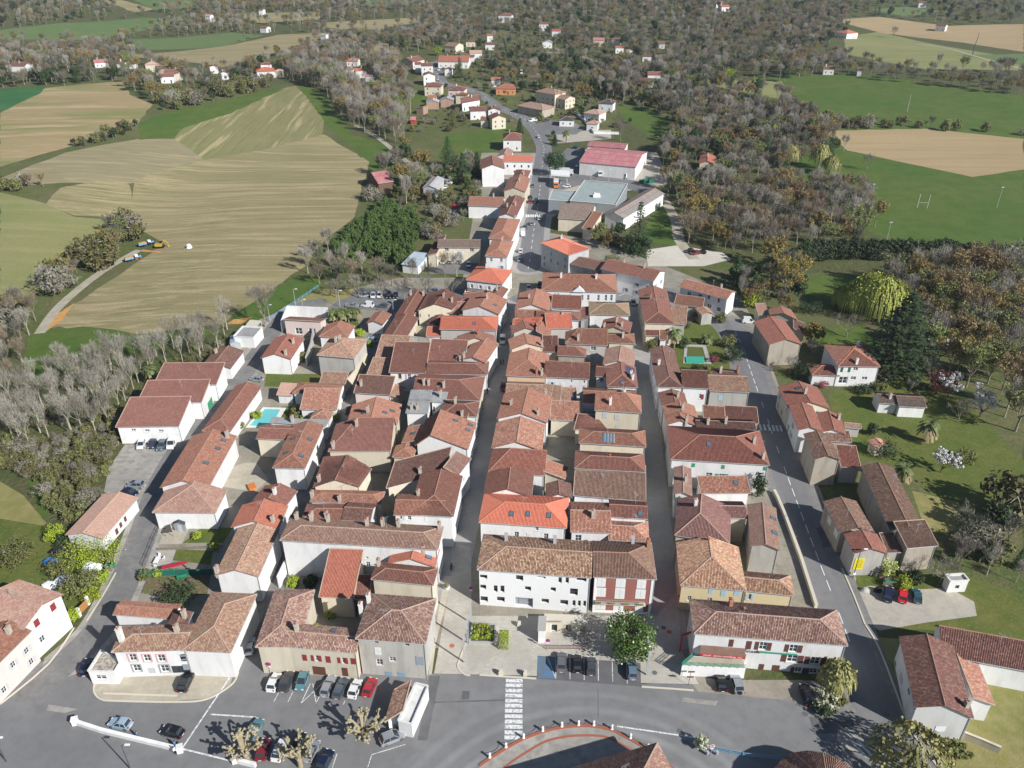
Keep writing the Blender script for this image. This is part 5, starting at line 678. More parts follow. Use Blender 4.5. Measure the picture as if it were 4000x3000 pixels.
PLACE={'pool':[[-69.8,178.63,-67.85,186.95,-63.49,186.65,-63.82,178.08]],
'pool_deck':[[-70.46,177.69,-68.52,187.66,-62.03,187.42,-62.81,177.69]],
'pool2':[[54.98,223.36,59.6,222.9,58.9,213.07,52.73,213.79]],
'pool2_deck':[[54.28,224.68,60.87,224.29,60.11,212.21,51.66,212.71]],
'pool2_cover':[[53.04,216.22,58.59,216.07,58.06,212.44,52.59,212.66]],
'bollard':[[-3.62,81.55,-1.01,83.39,1.89,85.1,5.1,86.45,8.34,87.29,11.17,87.56,13.72,87.51,16.7,86.78,19.59,85.1,22.22,83.18]],
'apron_outer':[[-5.22,80.12,-3.61,81.35,-1.01,83.18,1.89,84.93,5.1,86.28,8.33,87.11,11.16,87.4,13.71,87.34,16.68,86.63,19.56,84.88,22.2,83.01,24.3,81.35,26.11,78.92]],
'apron_inner':[[-1.32,79.74,0.35,81.14,3.0,83.01,5.71,84.6,8.81,85.4,11.13,85.62,13.63,85.62,15.9,85.25,17.88,84.07,19.97,82.59]],
'crosswalk':[[0.39,96.64],[0.36,95.65],[0.34,94.54],[0.33,93.51],[0.32,92.43],[0.31,91.44],[0.3,90.4],[0.29,89.32],[0.28,88.28],[0.27,87.27],[0.26,86.19],[0.25,85.25]],
'crosswalk2':[[65.74,177.91],[66.84,177.79],[67.97,177.66],[69.09,177.54],[70.04,177.43],[70.99,177.33]],
'crosswalk3':[[6.6,347.7],[7.5,347.7],[8.5,347.7],[9.4,347.7],[10.4,347.7],[11.3,347.5],[12.3,347.5],[13.3,347.5]],
'light_column':[[-7.99,110.12],[-8.33,105.1],[-8.73,100.65],[24.75,102.39],[24.09,97.89]],
'lamp':[[70.01,122.3],[-74.82,253.8],[-59.27,252.58],[-70.03,245.37],[-39.79,245.1],[-80.35,241.14],[-60.93,79.56],[-81.45,80.83],[18.3,402.8],[39.6,402.8],[48.3,400.0]],
'blue_fence':[[-80.96,242.01,-78.33,248.25,-75.52,254.75,-72.7,262.0,-70.1,269.1]],
'railing':[[31.06,83.18,33.4,82.76,35.36,82.28,37.37,81.86],[37.34,81.76,40.63,81.45,43.55,81.18]],
'low_wall':[[-73.55,87.89,-68.67,86.34,-63.93,85.14,-59.07,83.96,-54.05,82.7],[-44.54,80.83,-40.99,79.92]],
'gate':[[-83.94,112.38,-83.43,114.49]],
'gate_post':[[-83.61,114.89],[-83.89,111.78]],
'grey_shed':[[-74.46,136.64,-71.72,136.37,-72.19,138.69,-74.96,138.89]],
'dark_tarp':[[-75.73,134.76,-73.97,134.76,-75.42,137.37,-76.04,136.98]],
'green_screen':[[-76.19,122.34,-69.45,123.01,-61.66,123.18]],
'garden_fence':[[-75.53,130.34,-71.52,130.52,-67.44,130.88,-61.86,131.25]],
'red_canopy':[[-71.76,122.76,-69.51,123.43,-67.07,124.62,-67.67,125.3,-72.02,123.77]],
'table':[[-74.46,126.78]],
'lane_rail':[[-77.12,125.68,-77.36,128.47,-77.59,130.97,-77.95,133.54,-78.14,136.37,-78.23,138.3]],
'white_tarp':[[-87.33,124.72]],
'blue_tarp':[[-97.06,127.04]],
'sheet_heap':[[-91.48,121.31]],
'blue_roof':[[-96.87,127.91,-94.57,127.18,-94.32,128.95,-96.34,129.33]],
'bin_box':[[-84.19,124.14,-82.92,123.97,-82.97,126.54,-84.36,126.78]],
'boat':[[-93.79,120.01]],
'green_bench':[[-67.53,121.8]],
'yard_wall':[[-32.3,231.46,-27.38,230.64],[-31.99,223.51,-25.69,221.98,-20.83,224.68],[-63.24,229.83,-61.98,220.45,-61.51,210.93],[-47.31,195.53,-45.1,204.02,-43.62,213.07],[-74.23,233.1,-75.03,245.1,-61.28,243.51],[-46.97,119.35,-46.55,123.97]],
'road_wall':[[61.47,150.03,61.56,147.46,61.48,142.07,61.12,134.29,60.77,127.41,60.2,120.98,59.6,113.88]],
'garden_wall':[[68.42,87.67,71.32,86.34,74.61,85.14,76.84,83.86,79.16,82.38]],
'yellow_poster':[[70.76,124.23,72.33,124.3]],
'round_sign':[[-43.31,98.15],[32.83,114.64],[6.58,103.52],[-8.13,116.81]],
'stop_sign':[[32.17,81.86]],
'bin_post':[[31.7,82.07],[33.21,82.07]],
'sign_board':[[68.7,84.28]],
'direction_sign':[[31.2,95.65],[31.61,96.76]],
'slat_store':[[74.89,119.61,78.05,119.61,78.6,120.65,75.6,120.81]],
'slat_fence':[[75.09,121.63,78.19,121.96]],
'boulder':[[70.97,118.55]],
'dark_bin':[[73.54,118.55]],
'rugby':[[185.6,359.1],[189.8,358.3]],
'flood':[[165.7,364.3],[153.0,313.3],[221.5,358.3]],
'utility_pole':[[258.6,545.2]],
'dead_tree':[[404.9,757.7]],
'excavator':[[-144.7,314.2]],
'tractor':[[-150.6,318.2],[-149.7,302.4]],
'water_tank':[[-131.7,311.5]],
'trench':[[-151.6,312.9,-142.0,309.0,-142.3,307.8,-151.4,310.7]],
'person':[[-61.92,85.14],[-55.06,83.39],[-54.75,82.28],[-3.38,212.0],[-2.58,212.0],[-1.73,253.8],[-6.95,195.21]],
'sunk_wall':[[5.86,105.72,11.98,105.35]],
'sunk_pillar':[[5.17,108.73,6.38,108.67,6.11,105.29,4.88,105.29]],
'sunk_block':[[6.26,106.21,14.1,105.83,14.03,106.64,6.29,107.14]],
'sunk_base':[[6.18,103.96,14.05,103.6]],
'planter':[[-8.09,104.94,-3.18,104.83,-2.93,109.53,-7.65,109.82]],
'hedge_planter':[[-2.51,104.61,-0.57,104.61,-0.46,105.71,-2.52,105.71]],
'snack_terrace':[[30.17,97.75,41.31,97.12,41.61,99.55,32.65,99.94]],
'snack_canopy':[[33.67,100.9,41.43,100.16,41.56,101.3,34.16,102.01]],
'red_gate':[[31.02,103.25,33.96,104.61]],
'bandstand':[[46.52,79.9]],
'bandstand_l':[[39.31,77.22]],
'bandstand_r':[[53.75,77.05]],
'manhole':[[25.64,98.4],[28.94,108.9],[29.87,107.9],[-11.2,104.55],[27.98,86.5],[63.93,89.71],[55.44,90.17],[49.98,89.77],[56.61,89.82],[-16.19,91.33]],
'cobble_patch':[[56.08,84.82]],
'arrow_marks':[[57.77,83.22]],
'line_white':[[17.68,87.38,30.29,85.25],[-50.02,99.04,-53.93,83.43],[-51.4,89.71,-43.51,89.13],[-53.82,83.12,-44.63,80.83]],
'bay_line':[[-40.9,94.06,-41.25,92.27],[-38.42,94.3,-38.82,92.15],[-35.74,96.02,-36.47,91.96],[-35.33,96.02,-33.86,91.91],[-33.45,93.82,-33.95,91.86],[-33.38,96.51,-36.39,92.03],[-31.3,92.15,-31.61,91.68],[-28.96,92.5,-29.11,91.68],[-28.46,82.28,-28.74,79.82],[-22.87,82.07,-17.54,83.96],[-22.78,82.07,-23.09,79.82],[6.46,102.04,7.78,97.14],[8.05,101.91,7.82,97.14],[10.62,101.51,10.34,97.01],[13.17,101.33,12.86,96.81],[15.74,101.17,15.38,96.64],[18.29,100.91,17.91,96.39],[20.88,100.86,20.45,96.02]],
'blue_bay':[[4.69,102.04,7.94,101.78,7.76,97.14,4.52,97.26]],
'low_block':[[-2.06,98.02],[2.36,97.89],[1.35,109.39]],
'storm_grate':[[-8.09,93.58]],
'pergola':[[-85.89,231.86,-82.21,230.62,-81.56,236.48,-85.56,237.34]],
'small_shed':[[-87.4,221.21,-84.1,221.59,-85.73,226.64,-88.85,226.64]],
'canopy_fuel':[[19.2,394.5,28.3,391.8,28.7,400.6,19.5,402.2]],
'street_bin':[[64.6,397.3],[66.4,398.6],[68.2,400.0],[69.4,397.3]],
'villa_wall':[[40.9,546.7,45.9,528.7,49.5,497.9,64.5,495.8]],
'roof_unit':[[37.9,354.2]],
'spa_tarp':[[-61.62,152.03]],
'trampoline':[[-65.88,121.47]],
'flower_pot':[[-13.14,119.19]],
'scooter':[[-12.63,124.99]],
'patch':[[-14.76,97.72,-12.89,97.72,-14.0,84.71,-15.62,84.71],[50.5,89.25,57.83,88.57,57.64,86.45,50.27,85.79],[15.06,94.91,15.22,94.91,14.7,88.79,14.54,88.79],[-13.48,92.27,-1.05,92.74,-1.04,92.43,-13.45,91.96],[67.53,137.72,69.2,138.11,68.57,131.7,66.89,131.15]],
'patch_light':[[-80.01,91.68,-74.58,90.74,-76.38,89.94,-79.83,90.51],[29.81,93.1,35.7,92.38,35.09,91.44,29.46,92.27]],
'kerb':[[-5.83,97.89,4.31,97.06],[22.86,95.33,28.1,94.91,31.9,94.54],[-8.51,105.71,-9.57,101.38,-9.79,99.56,-8.56,98.02,-7.51,97.77],[-74.06,96.26,-73.35,94.3,-71.48,92.74,-68.72,92.38,-58.6,92.15,-53.71,92.5,-51.18,94.06,-49.4,96.26,-49.24,98.53],[-71.6,93.94,-65.23,93.7,-58.46,93.46],[-81.94,123.63,-81.82,116.81,-82.07,110.75],[68.7,124.99,68.35,117.44,67.71,109.58],[67.75,109.68,68.21,104.61,67.62,96.76,66.88,89.59,66.94,85.14,68.11,80.12],[-83.62,108.81,-84.29,100.33,-88.4,91.68]]}

def xy(f): return [(f[i],f[i+1]) for i in range(0,len(f),2)]
HOUSES=[(h[0],h[1],h[2],[(*q[:5],xy(q[5])) for q in h[3]],*h[4:]) for h in HOUSES]; GROUND=[(n,m,xy(P)) for n,m,P in GROUND]; ROADS=[(n,m,xy(P),w,d) for n,m,P,w,d in ROADS]; WOODS=[(k,xy(P),*r) for k,P,*r in WOODS]; PLACE={k:[xy(P) for P in v] for k,v in PLACE.items()}
# -- terrain
def terr(x,y):
 def ss(a,b,t):
  t=max(0.0,min(1.0,(t-a)/(b-a))); return t*t*(3-2*t)
 m=1-(1-ss(95,230,abs(x-5)))*(1-ss(430,640,y))
 z=7*math.sin(x/118+1.1)*math.cos(y/150-.4)+4*math.sin(x/61+y/83)+5*math.sin(y/97+2.0)
 far=ss(500,1100,y)
 z*=.3+.35*far
 z+=max(0,y-430)*.022+5*math.exp(-((x+215)/130)**2-((y-470)/150)**2)
 z-=7*math.exp(-((x+135+(y-230)*.12)/38)**2)*(1-ss(330,480,y))
 return z*m
def inpoly(x,y,P):
 c=False; j=len(P)-1
 for i in range(len(P)):
  xi,yi=P[i]; xj,yj=P[j]
  if (yi>y)!=(yj>y) and x<(xj-xi)*(y-yi)/(yj-yi)+xi: c=not c
  j=i
 return c
# -- materials
MATS={}
def newmat(name):
 m=bpy.data.materials.new(name); m.use_nodes=True; MATS[name]=m
 return m,m.node_tree,m.node_tree.nodes,m.node_tree.links,m.node_tree.nodes['Principled BSDF']
def mix(N,L,fac,a,b,blend='MIX'):
 n=N.new('ShaderNodeMix'); n.data_type='RGBA'; n.blend_type=blend
 if isinstance(fac,(int,float)): n.inputs[0].default_value=fac
 else: L.new(fac,n.inputs[0])
 for i,v in ((6,a),(7,b)):
  if isinstance(v,tuple): n.inputs[i].default_value=(*v,1)
  else: L.new(v,n.inputs[i])
 return n.outputs[2]
def rng(N,L,v,a,b,c=0,d=1):
 n=N.new('ShaderNodeMapRange'); L.new(v,n.inputs[0])
 for i,x in zip((1,2,3,4),(a,b,c,d)): n.inputs[i].default_value=x
 return n.outputs[0]
def noise(N,L,vec,scale,detail=5,rough=.6,stretch=None,ang=0):
 if stretch or ang:
  mp=N.new('ShaderNodeMapping'); mp.inputs['Rotation'].default_value=(0,0,math.radians(ang)); mp.inputs['Scale'].default_value=stretch or (1,1,1); L.new(vec,mp.inputs[0]); vec=mp.outputs[0]
 n=N.new('ShaderNodeTexNoise'); n.inputs['Scale'].default_value=scale; n.inputs['Detail'].default_value=detail; n.inputs['Roughness'].default_value=rough; L.new(vec,n.inputs['Vector'])
 return n.outputs[0]
def pos(N): return N.new('ShaderNodeNewGeometry').outputs['Position']
def surf(name,base,layers=(),rough=.9,spec=.2,bump=None,metal=0,island=None,objvar=0,warp=None):
 """base colour, then layers (scale,lo,hi,colour,strength[,stretch,angle])"""
 m,t,N,L,B=newmat(name); p=pos(N); c=base
 if warp:
  nn=N.new('ShaderNodeTexNoise'); nn.inputs['Scale'].default_value=warp[0]; nn.inputs['Detail'].default_value=2; L.new(p,nn.inputs['Vector']); vm=N.new('ShaderNodeVectorMath'); vm.operation='MULTIPLY_ADD'; L.new(nn.outputs['Color'],vm.inputs[0]); vm.inputs[1].default_value=(warp[1],)*3; L.new(p,vm.inputs[2]); p=vm.outputs[0]
 if island:
  g=N.new('ShaderNodeNewGeometry'); c=mix(N,L,g.outputs['Random Per Island'],base,island)
 for ly in layers:
  sc,lo,hi,colr,st=ly[:5]; stt=ly[5] if len(ly)>5 else None; an=ly[6] if len(ly)>6 else 0
  f=rng(N,L,noise(N,L,p,sc,stretch=stt,ang=an),lo,hi,0,st); c=mix(N,L,f,c,colr)
 if objvar:
  oi=N.new('ShaderNodeObjectInfo'); h=N.new('ShaderNodeHueSaturation')
  L.new(rng(N,L,oi.outputs['Random'],0,1,1-objvar,1+objvar*.6),h.inputs['Value'])
  if isinstance(c,tuple): h.inputs['Color'].default_value=(*c,1)
  else: L.new(c,h.inputs['Color'])
  c=h.outputs[0]
 if isinstance(c,tuple): B.inputs['Base Color'].default_value=(*c,1)
 else: L.new(c,B.inputs['Base Color'])
 B.inputs['Roughness'].default_value=rough; B.inputs['Specular IOR Level'].default_value=spec; B.inputs['Metallic'].default_value=metal
 if bump:
  b=N.new('ShaderNodeBump'); b.inputs['Strength'].default_value=bump[1]; b.inputs['Distance'].default_value=bump[2]
  L.new(noise(N,L,p,bump[0],4),b.inputs['Height']); L.new(b.outputs[0],B.inputs['Normal'])
 return m
G1=(.105,.15,.035)
surf('undergrowth',(.095,.1,.04),[(.05,.4,.65,(.07,.1,.028),.9),(.3,.45,.7,(.16,.13,.07),.6),(1.1,.5,.75,(.07,.075,.03),.7)],bump=(.8,.8,.6))
surf('grass',(.075,.135,.024),[(.02,.35,.65,(.12,.15,.034),.8),(.12,.4,.7,(.052,.105,.015),.7),(.6,.5,.75,(.16,.15,.06),.5)],bump=(1.5,.5,.2))
surf('grass2',(.11,.17,.06),[(.01,.35,.65,(.16,.19,.08),.8),(.08,.4,.7,(.13,.2,.06),.6)])
surf('roughgrass',(.09,.105,.035),[(.03,.38,.62,(.16,.14,.07),.9),(.14,.42,.65,(.075,.12,.025),.8),(.7,.48,.7,(.2,.17,.09),.6),(1.6,.5,.7,(.06,.075,.025),.6)],bump=(1.2,.7,.3))
surf('pavegrey',(.21,.2,.19),[(.3,.42,.62,(.27,.255,.235),.85),(1,.45,.7,(.15,.145,.14),.6)])
surf('lawn',(.085,.125,.024),[(.05,.35,.65,(.165,.155,.045),.85),(.3,.4,.7,(.065,.11,.017),.7),(1.3,.5,.75,(.26,.22,.09),.5)],bump=(2.5,.6,.15))
surf('drygrass',(.27,.235,.085),[(.06,.35,.65,(.17,.19,.05),.8),(.4,.4,.7,(.36,.3,.15),.6)],bump=(2.5,.6,.15))
surf('tan',(.285,.243,.125),[(.006,.38,.6,(.25,.23,.105),.9),(.02,.42,.65,(.34,.285,.15),.6),(.16,.5,.6,(.4,.325,.18),.8,(.04,1,1),-14),(.45,.52,.6,(.46,.375,.215),.75,(.03,1,1),-14),(.8,.52,.64,(.2,.17,.085),.7,(.03,1,1),-14),(1.4,.4,.7,(.21,.175,.09),.5)],bump=(.9,.5,.25),warp=(.006,22))
surf('tan2',(.38,.285,.15),[(.008,.35,.65,(.44,.33,.19),.9),(.25,.45,.65,(.32,.235,.12),.6,(.05,1,1),6),(.9,.45,.7,(.3,.22,.12),.4)])
surf('straw',(.25,.225,.105),[(.015,.38,.6,(.2,.205,.085),.9),(.22,.54,.62,(.45,.37,.2),.85,(1,.05,1),-12),(.7,.5,.64,(.16,.155,.07),.7,(1,.04,1),-12),(1.2,.45,.7,(.2,.175,.08),.5)],warp=(.01,9))
surf('fallow',(.265,.23,.135),[(.012,.35,.62,(.3,.26,.15),.9),(.3,.5,.62,(.4,.33,.19),.7,(.05,1,1),-10),(.8,.5,.66,(.19,.165,.09),.6,(.04,1,1),-10)],warp=(.008,16))
surf('stripe',(.36,.275,.145),[(.06,.44,.58,(.2,.22,.075),.85,(.12,1,1),-24),(.13,.5,.64,(.5,.38,.22),.85,(.1,1,1),-26),(.5,.45,.7,(.26,.2,.1),.5,(.15,1,1),-25)])
surf('wheat',(.04,.13,.045),[(.03,.4,.65,(.08,.19,.06),.7)])
surf('greentan',(.27,.255,.11),[(.014,.35,.62,(.19,.225,.075),.9),(.2,.45,.65,(.33,.29,.14),.6,(.08,1,1),15),(.9,.45,.7,(.19,.185,.075),.5)])
surf('orangesoil',(.55,.28,.085),[(.25,.4,.7,(.62,.38,.15),.8),(1,.45,.7,(.4,.2,.07),.5)],bump=(1,1,.4))
surf('darkearth',(.17,.125,.075),[(.3,.4,.65,(.12,.14,.05),.9),(1.2,.5,.7,(.3,.25,.16),.5)],bump=(1.5,.8,.3))
surf('yard',(.33,.3,.25),[(.12,.35,.6,(.24,.215,.17),.9),(.4,.5,.72,(.16,.175,.08),.6),(1.2,.45,.7,(.4,.36,.3),.4)])
surf('gravel',(.42,.39,.345),[(.08,.38,.62,(.52,.46,.36),.85),(.5,.45,.7,(.34,.31,.27),.7),(3,.4,.7,(.28,.26,.22),.4)],bump=(4,.5,.1))
surf('palegravel',(.6,.56,.48),[(.1,.4,.65,(.5,.45,.37),.8)],bump=(3,.4,.1))
surf('concrete',(.33,.31,.28),[(.09,.38,.62,(.43,.4,.355),.9),(.5,.45,.65,(.24,.225,.2),.8),(1.7,.5,.75,(.19,.19,.13),.5)])
surf('terrace',(.47,.42,.33),[(.2,.38,.62,(.38,.335,.26),.9),(.9,.5,.7,(.54,.5,.42),.6)])
surf('forecourt',(.27,.235,.19),[(.2,.38,.62,(.35,.31,.25),.9),(.9,.5,.7,(.2,.18,.15),.6)])
surf('asphalt',(.17,.168,.17),[(.06,.4,.62,(.22,.215,.21),.9),(.5,.45,.7,(.135,.133,.135),.6),(6,.4,.7,(.21,.2,.2),.3)],rough=.85,bump=(9,.25,.03))
m,t,N,L,B=newmat('avenue'); p=pos(N); q=N.new('ShaderNodeVectorMath'); q.operation='SUBTRACT'; q.inputs[1].default_value=(12,60,0); L.new(p,q.inputs[0]); dn=N.new('ShaderNodeVectorMath'); dn.operation='LENGTH'; L.new(q.outputs[0],dn.inputs[0])
c=mix(N,L,rng(N,L,noise(N,L,p,.05),.38,.62,0,.9),(.185,.182,.18),(.225,.222,.22)); c=mix(N,L,rng(N,L,noise(N,L,p,.5),.45,.7,0,.6),c,(.15,.148,.148))
wv=N.new('ShaderNodeMath'); wv.operation='SINE'; mm=N.new('ShaderNodeMath'); mm.operation='MULTIPLY'; mm.inputs[1].default_value=1.9; L.new(dn.outputs['Value'],mm.inputs[0]); L.new(mm.outputs[0],wv.inputs[0])
band=N.new('ShaderNodeMath'); band.operation='MULTIPLY'; L.new(rng(N,L,wv.outputs[0],-.2,1,0,.8),band.inputs[0]); L.new(rng(N,L,dn.outputs['Value'],38,28,0,1),band.inputs[1])
b2=N.new('ShaderNodeMath'); b2.operation='MULTIPLY'; L.new(band.outputs[0],b2.inputs[0]); L.new(rng(N,L,noise(N,L,p,.12),.35,.6,.2,1),b2.inputs[1])
c=mix(N,L,b2.outputs[0],c,(.31,.305,.3)); L.new(c,B.inputs['Base Color']); B.inputs['Roughness'].default_value=.85
surf('road',(.185,.183,.186),[(.2,.45,.62,(.23,.226,.222),.85,(1,.12,1),-6),(.5,.45,.7,(.155,.152,.156),.5),(7,.4,.7,(.22,.215,.21),.25)],rough=.85)
surf('lane',(.19,.185,.18),[(.2,.42,.62,(.25,.24,.225),.85),(.9,.45,.7,(.145,.14,.138),.6)],rough=.9)
surf('darkasphalt',(.125,.124,.128),[(.3,.42,.62,(.165,.162,.16),.85),(1.2,.5,.7,(.095,.094,.1),.6)],rough=.9)
surf('bluepaint',(.1,.2,.32),[(.8,.42,.6,(.15,.16,.17),.9)])
surf('track',(.42,.38,.3),[(.3,.42,.62,(.33,.3,.22),.85)])
def paved(name,c1,c2,sz,mort):
 m,t,N,L,B=newmat(name); p=pos(N)
 b=N.new('ShaderNodeTexBrick'); b.inputs['Scale'].default_value=1; b.inputs['Brick Width'].default_value=sz[0]; b.inputs['Row Height'].default_value=sz[1]; b.inputs['Mortar Size'].default_value=.015
 b.inputs['Color1'].default_value=(*c1,1); b.inputs['Color2'].default_value=(*c2,1); b.inputs['Mortar'].default_value=(*mort,1)
 mp=N.new('ShaderNodeMapping'); mp.inputs['Rotation'].default_value=(0,0,.06); L.new(p,mp.inputs[0]); L.new(mp.outputs[0],b.inputs['Vector'])
 c=mix(N,L,rng(N,L,noise(N,L,p,.18),.38,.64,0,.75),b.outputs[0],tuple(x*.78 for x in c2))
 c=mix(N,L,rng(N,L,noise(N,L,p,1.3),.5,.72,0,.5),c,tuple(x*.62 for x in c1)); L.new(c,B.inputs['Base Color']); B.inputs['Roughness'].default_value=.85
paved('paving',(.54,.5,.43),(.47,.435,.375),(.9,.45),(.36,.33,.28))
paved('paving2',(.6,.54,.44),(.54,.48,.39),(.6,.3),(.42,.38,.3))
paved('pavers',(.43,.41,.39),(.37,.355,.335),(.4,.2),(.26,.24,.21))
surf('paint_white',(.75,.75,.73),[(2.2,.48,.62,(.32,.31,.3),.85)],rough=.7)
surf('paint_fresh',(.8,.8,.78),[(3,.6,.75,(.4,.4,.4),.6)],rough=.7)
surf('stone_pale',(.6,.55,.45)); surf('redkerb',(.38,.12,.075),[(1.2,.45,.65,(.3,.14,.1),.8)])
def wallm(name,c,dirt=(.42,.4,.36),amt=.5):
 m,t,N,L,B=newmat(name); p=pos(N)
 f=rng(N,L,noise(N,L,p,.55,6,.65,(1,1,.22)),.48,.72,0,amt); k=mix(N,L,f,c,dirt)
 k=mix(N,L,rng(N,L,noise(N,L,p,.16,4),.5,.72,0,amt*.7),k,tuple(.55*a+.45*b for a,b in zip(c,dirt)))
 oi=N.new('ShaderNodeObjectInfo'); h=N.new('ShaderNodeHueSaturation'); L.new(rng(N,L,oi.outputs['Random'],0,1,.88,1.06),h.inputs['Value']); L.new(k,h.inputs['Color'])
 L.new(h.outputs[0],B.inputs['Base Color']); B.inputs['Roughness'].default_value=.9; B.inputs['Specular IOR Level'].default_value=.15
 b=N.new('ShaderNodeBump'); b.inputs['Strength'].default_value=.25; b.inputs['Distance'].default_value=.03; L.new(noise(N,L,p,3,3),b.inputs['Height']); L.new(b.outputs[0],B.inputs['Normal'])
for n,c,d,a in (('W',(.79,.78,.765),(.5,.48,.45),.5),('W2',(.82,.82,.81),(.7,.68,.64),.2),('C',(.66,.59,.46),(.45,.4,.31),.55),('C2',(.66,.55,.34),(.5,.42,.28),.35),('G',(.47,.45,.41),(.3,.285,.25),.75),('P',(.72,.6,.55),(.5,.42,.38),.35),('S',(.42,.37,.3),(.24,.21,.17),.8),('S2',(.6,.53,.41),(.42,.37,.29),.5),('R',(.31,.125,.1),(.36,.17,.14),.5),('A',(.7,.5,.34),(.55,.4,.28),.35),('B',(.48,.49,.48),(.3,.31,.32),.7),('K',(.27,.29,.3),(.22,.24,.25),.4),('D',(.16,.1,.07),(.1,.07,.05),.5),('D2',(.4,.27,.2),(.25,.17,.13),.6),('O',(.6,.27,.12),(.5,.25,.13),.3),('RD',(.45,.07,.05),(.3,.06,.05),.3)): wallm('wall_'+n,c,d,a)
def roofm(name,cols,patch,pst,dark=.5,tile=(.28,.36)):
 m,t,N,L,B=newmat('roof_'+name); p=pos(N); uv=N.new('ShaderNodeUVMap'); uv.uv_map='uv'
 d=N.new('ShaderNodeVectorMath'); d.operation='DIVIDE'; d.inputs[1].default_value=(tile[0],tile[1],1); L.new(uv.outputs[0],d.inputs[0])
 f=N.new('ShaderNodeVectorMath'); f.operation='FLOOR'; L.new(d.outputs[0],f.inputs[0])
 oi=N.new('ShaderNodeObjectInfo'); ad=N.new('ShaderNodeVectorMath'); ad.operation='ADD'; L.new(f.outputs[0],ad.inputs[0]); L.new(oi.outputs['Random'],ad.inputs[1])
 w=N.new('ShaderNodeTexWhiteNoise'); w.noise_dimensions='3D'; L.new(ad.outputs[0],w.inputs['Vector'])
 mc=[sum(c[1][k] for c in cols)/len(cols) for k in range(3)]; cols=[(q,tuple(mc[k]+(c[k]-mc[k])*.62 for k in range(3))) for q,c in cols]
 r=N.new('ShaderNodeValToRGB'); e=r.color_ramp.elements
 while len(e)<len(cols): e.new(.5)
 for i,(q,cc) in enumerate(cols): e[i].position=q; e[i].color=(*cc,1)
 L.new(w.outputs[0],r.inputs[0])
 c=mix(N,L,rng(N,L,noise(N,L,p,.35,6,.65),.5,.7,0,pst),r.outputs[0],patch)
 c=mix(N,L,rng(N,L,noise(N,L,p,1.1,6,.7),.52,.75,0,dark),c,tuple(.42*x for x in cols[1][1]))
 # rows: every tile course darkens in a line along its upper end
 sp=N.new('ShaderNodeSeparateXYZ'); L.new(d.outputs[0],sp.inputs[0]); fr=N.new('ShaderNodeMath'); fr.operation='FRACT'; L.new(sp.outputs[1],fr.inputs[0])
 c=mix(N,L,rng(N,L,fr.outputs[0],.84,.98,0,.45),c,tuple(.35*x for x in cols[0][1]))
 h=N.new('ShaderNodeHueSaturation'); h.inputs['Saturation'].default_value=.9; h.inputs['Hue'].default_value=.494; L.new(rng(N,L,oi.outputs['Random'],0,1,.82,1.14),h.inputs['Value']); L.new(c,h.inputs['Color'])
 L.new(h.outputs[0],B.inputs['Base Color']); B.inputs['Roughness'].default_value=.85; B.inputs['Specular IOR Level'].default_value=.2
lich=(.33,.27,.15)
roofm('r',[(0,(.15,.062,.042)),(.4,(.205,.085,.058)),(.75,(.25,.108,.072)),(1,(.3,.15,.1))],(.17,.1,.07),.6)
roofm('r2',[(0,(.2,.088,.062)),(.45,(.24,.105,.075)),(.8,(.275,.125,.09)),(1,(.33,.17,.12))],(.17,.085,.065),.6)
roofm('r3',[(0,(.18,.068,.045)),(.4,(.25,.09,.058)),(.75,(.29,.11,.07)),(1,(.36,.16,.1))],(.2,.1,.07),.5)
roofm('b',[(0,(.2,.085,.052)),(.35,(.29,.125,.075)),(.75,(.36,.165,.1)),(1,(.44,.23,.14))],(.24,.15,.085),.6)
roofm('b2',[(0,(.2,.07,.045)),(.4,(.28,.1,.062)),(.75,(.33,.13,.08)),(1,(.4,.18,.11))],(.22,.12,.08),.45)
roofm('o',[(0,(.46,.125,.055)),(.4,(.53,.15,.068)),(.8,(.57,.175,.08)),(1,(.62,.21,.1))],(.45,.15,.08),.35,.25)
roofm('o2',[(0,(.34,.105,.055)),(.4,(.42,.135,.07)),(.8,(.47,.165,.085)),(1,(.52,.21,.11))],(.34,.14,.08),.4,.3)
roofm('o3',[(0,(.4,.07,.05)),(.5,(.46,.09,.06)),(1,(.5,.12,.08))],(.4,.1,.07),.3,.2)
roofm('d',[(0,(.1,.05,.038)),(.4,(.145,.072,.054)),(.75,(.19,.098,.072)),(1,(.26,.15,.11))],(.15,.105,.07),.6)
roofm('d2',[(0,(.15,.082,.058)),(.4,(.215,.118,.082)),(.75,(.26,.148,.102)),(1,(.34,.22,.15))],lich,.4)
roofm('d3',[(0,(.085,.05,.038)),(.35,(.15,.085,.06)),(.75,(.21,.115,.08)),(1,(.36,.23,.15))],(.14,.115,.06),.7)
roofm('d4',[(0,(.13,.055,.042)),(.4,(.2,.085,.062)),(.75,(.26,.12,.085)),(1,(.4,.25,.18))],(.17,.1,.075),.5)
roofm('p',[(0,(.23,.125,.092)),(.4,(.3,.165,.122)),(.75,(.35,.2,.15)),(1,(.43,.28,.2))],(.4,.3,.2),.6)
roofm('p2',[(0,(.18,.085,.072)),(.4,(.24,.115,.098)),(.75,(.29,.145,.12)),(1,(.37,.22,.17))],(.24,.14,.11),.5)
roofm('palepink',[(0,(.44,.26,.185)),(.4,(.5,.305,.215)),(.75,(.54,.34,.245)),(1,(.6,.4,.3))],(.42,.27,.2),.35,.2)
roofm('m',[(0,(.16,.082,.055)),(.3,(.28,.15,.095)),(.7,(.38,.225,.145)),(1,(.52,.36,.24))],lich,.6)
roofm('m2',[(0,(.2,.08,.05)),(.3,(.34,.14,.085)),(.7,(.44,.2,.12)),(1,(.6,.4,.27))],(.3,.17,.1),.5)
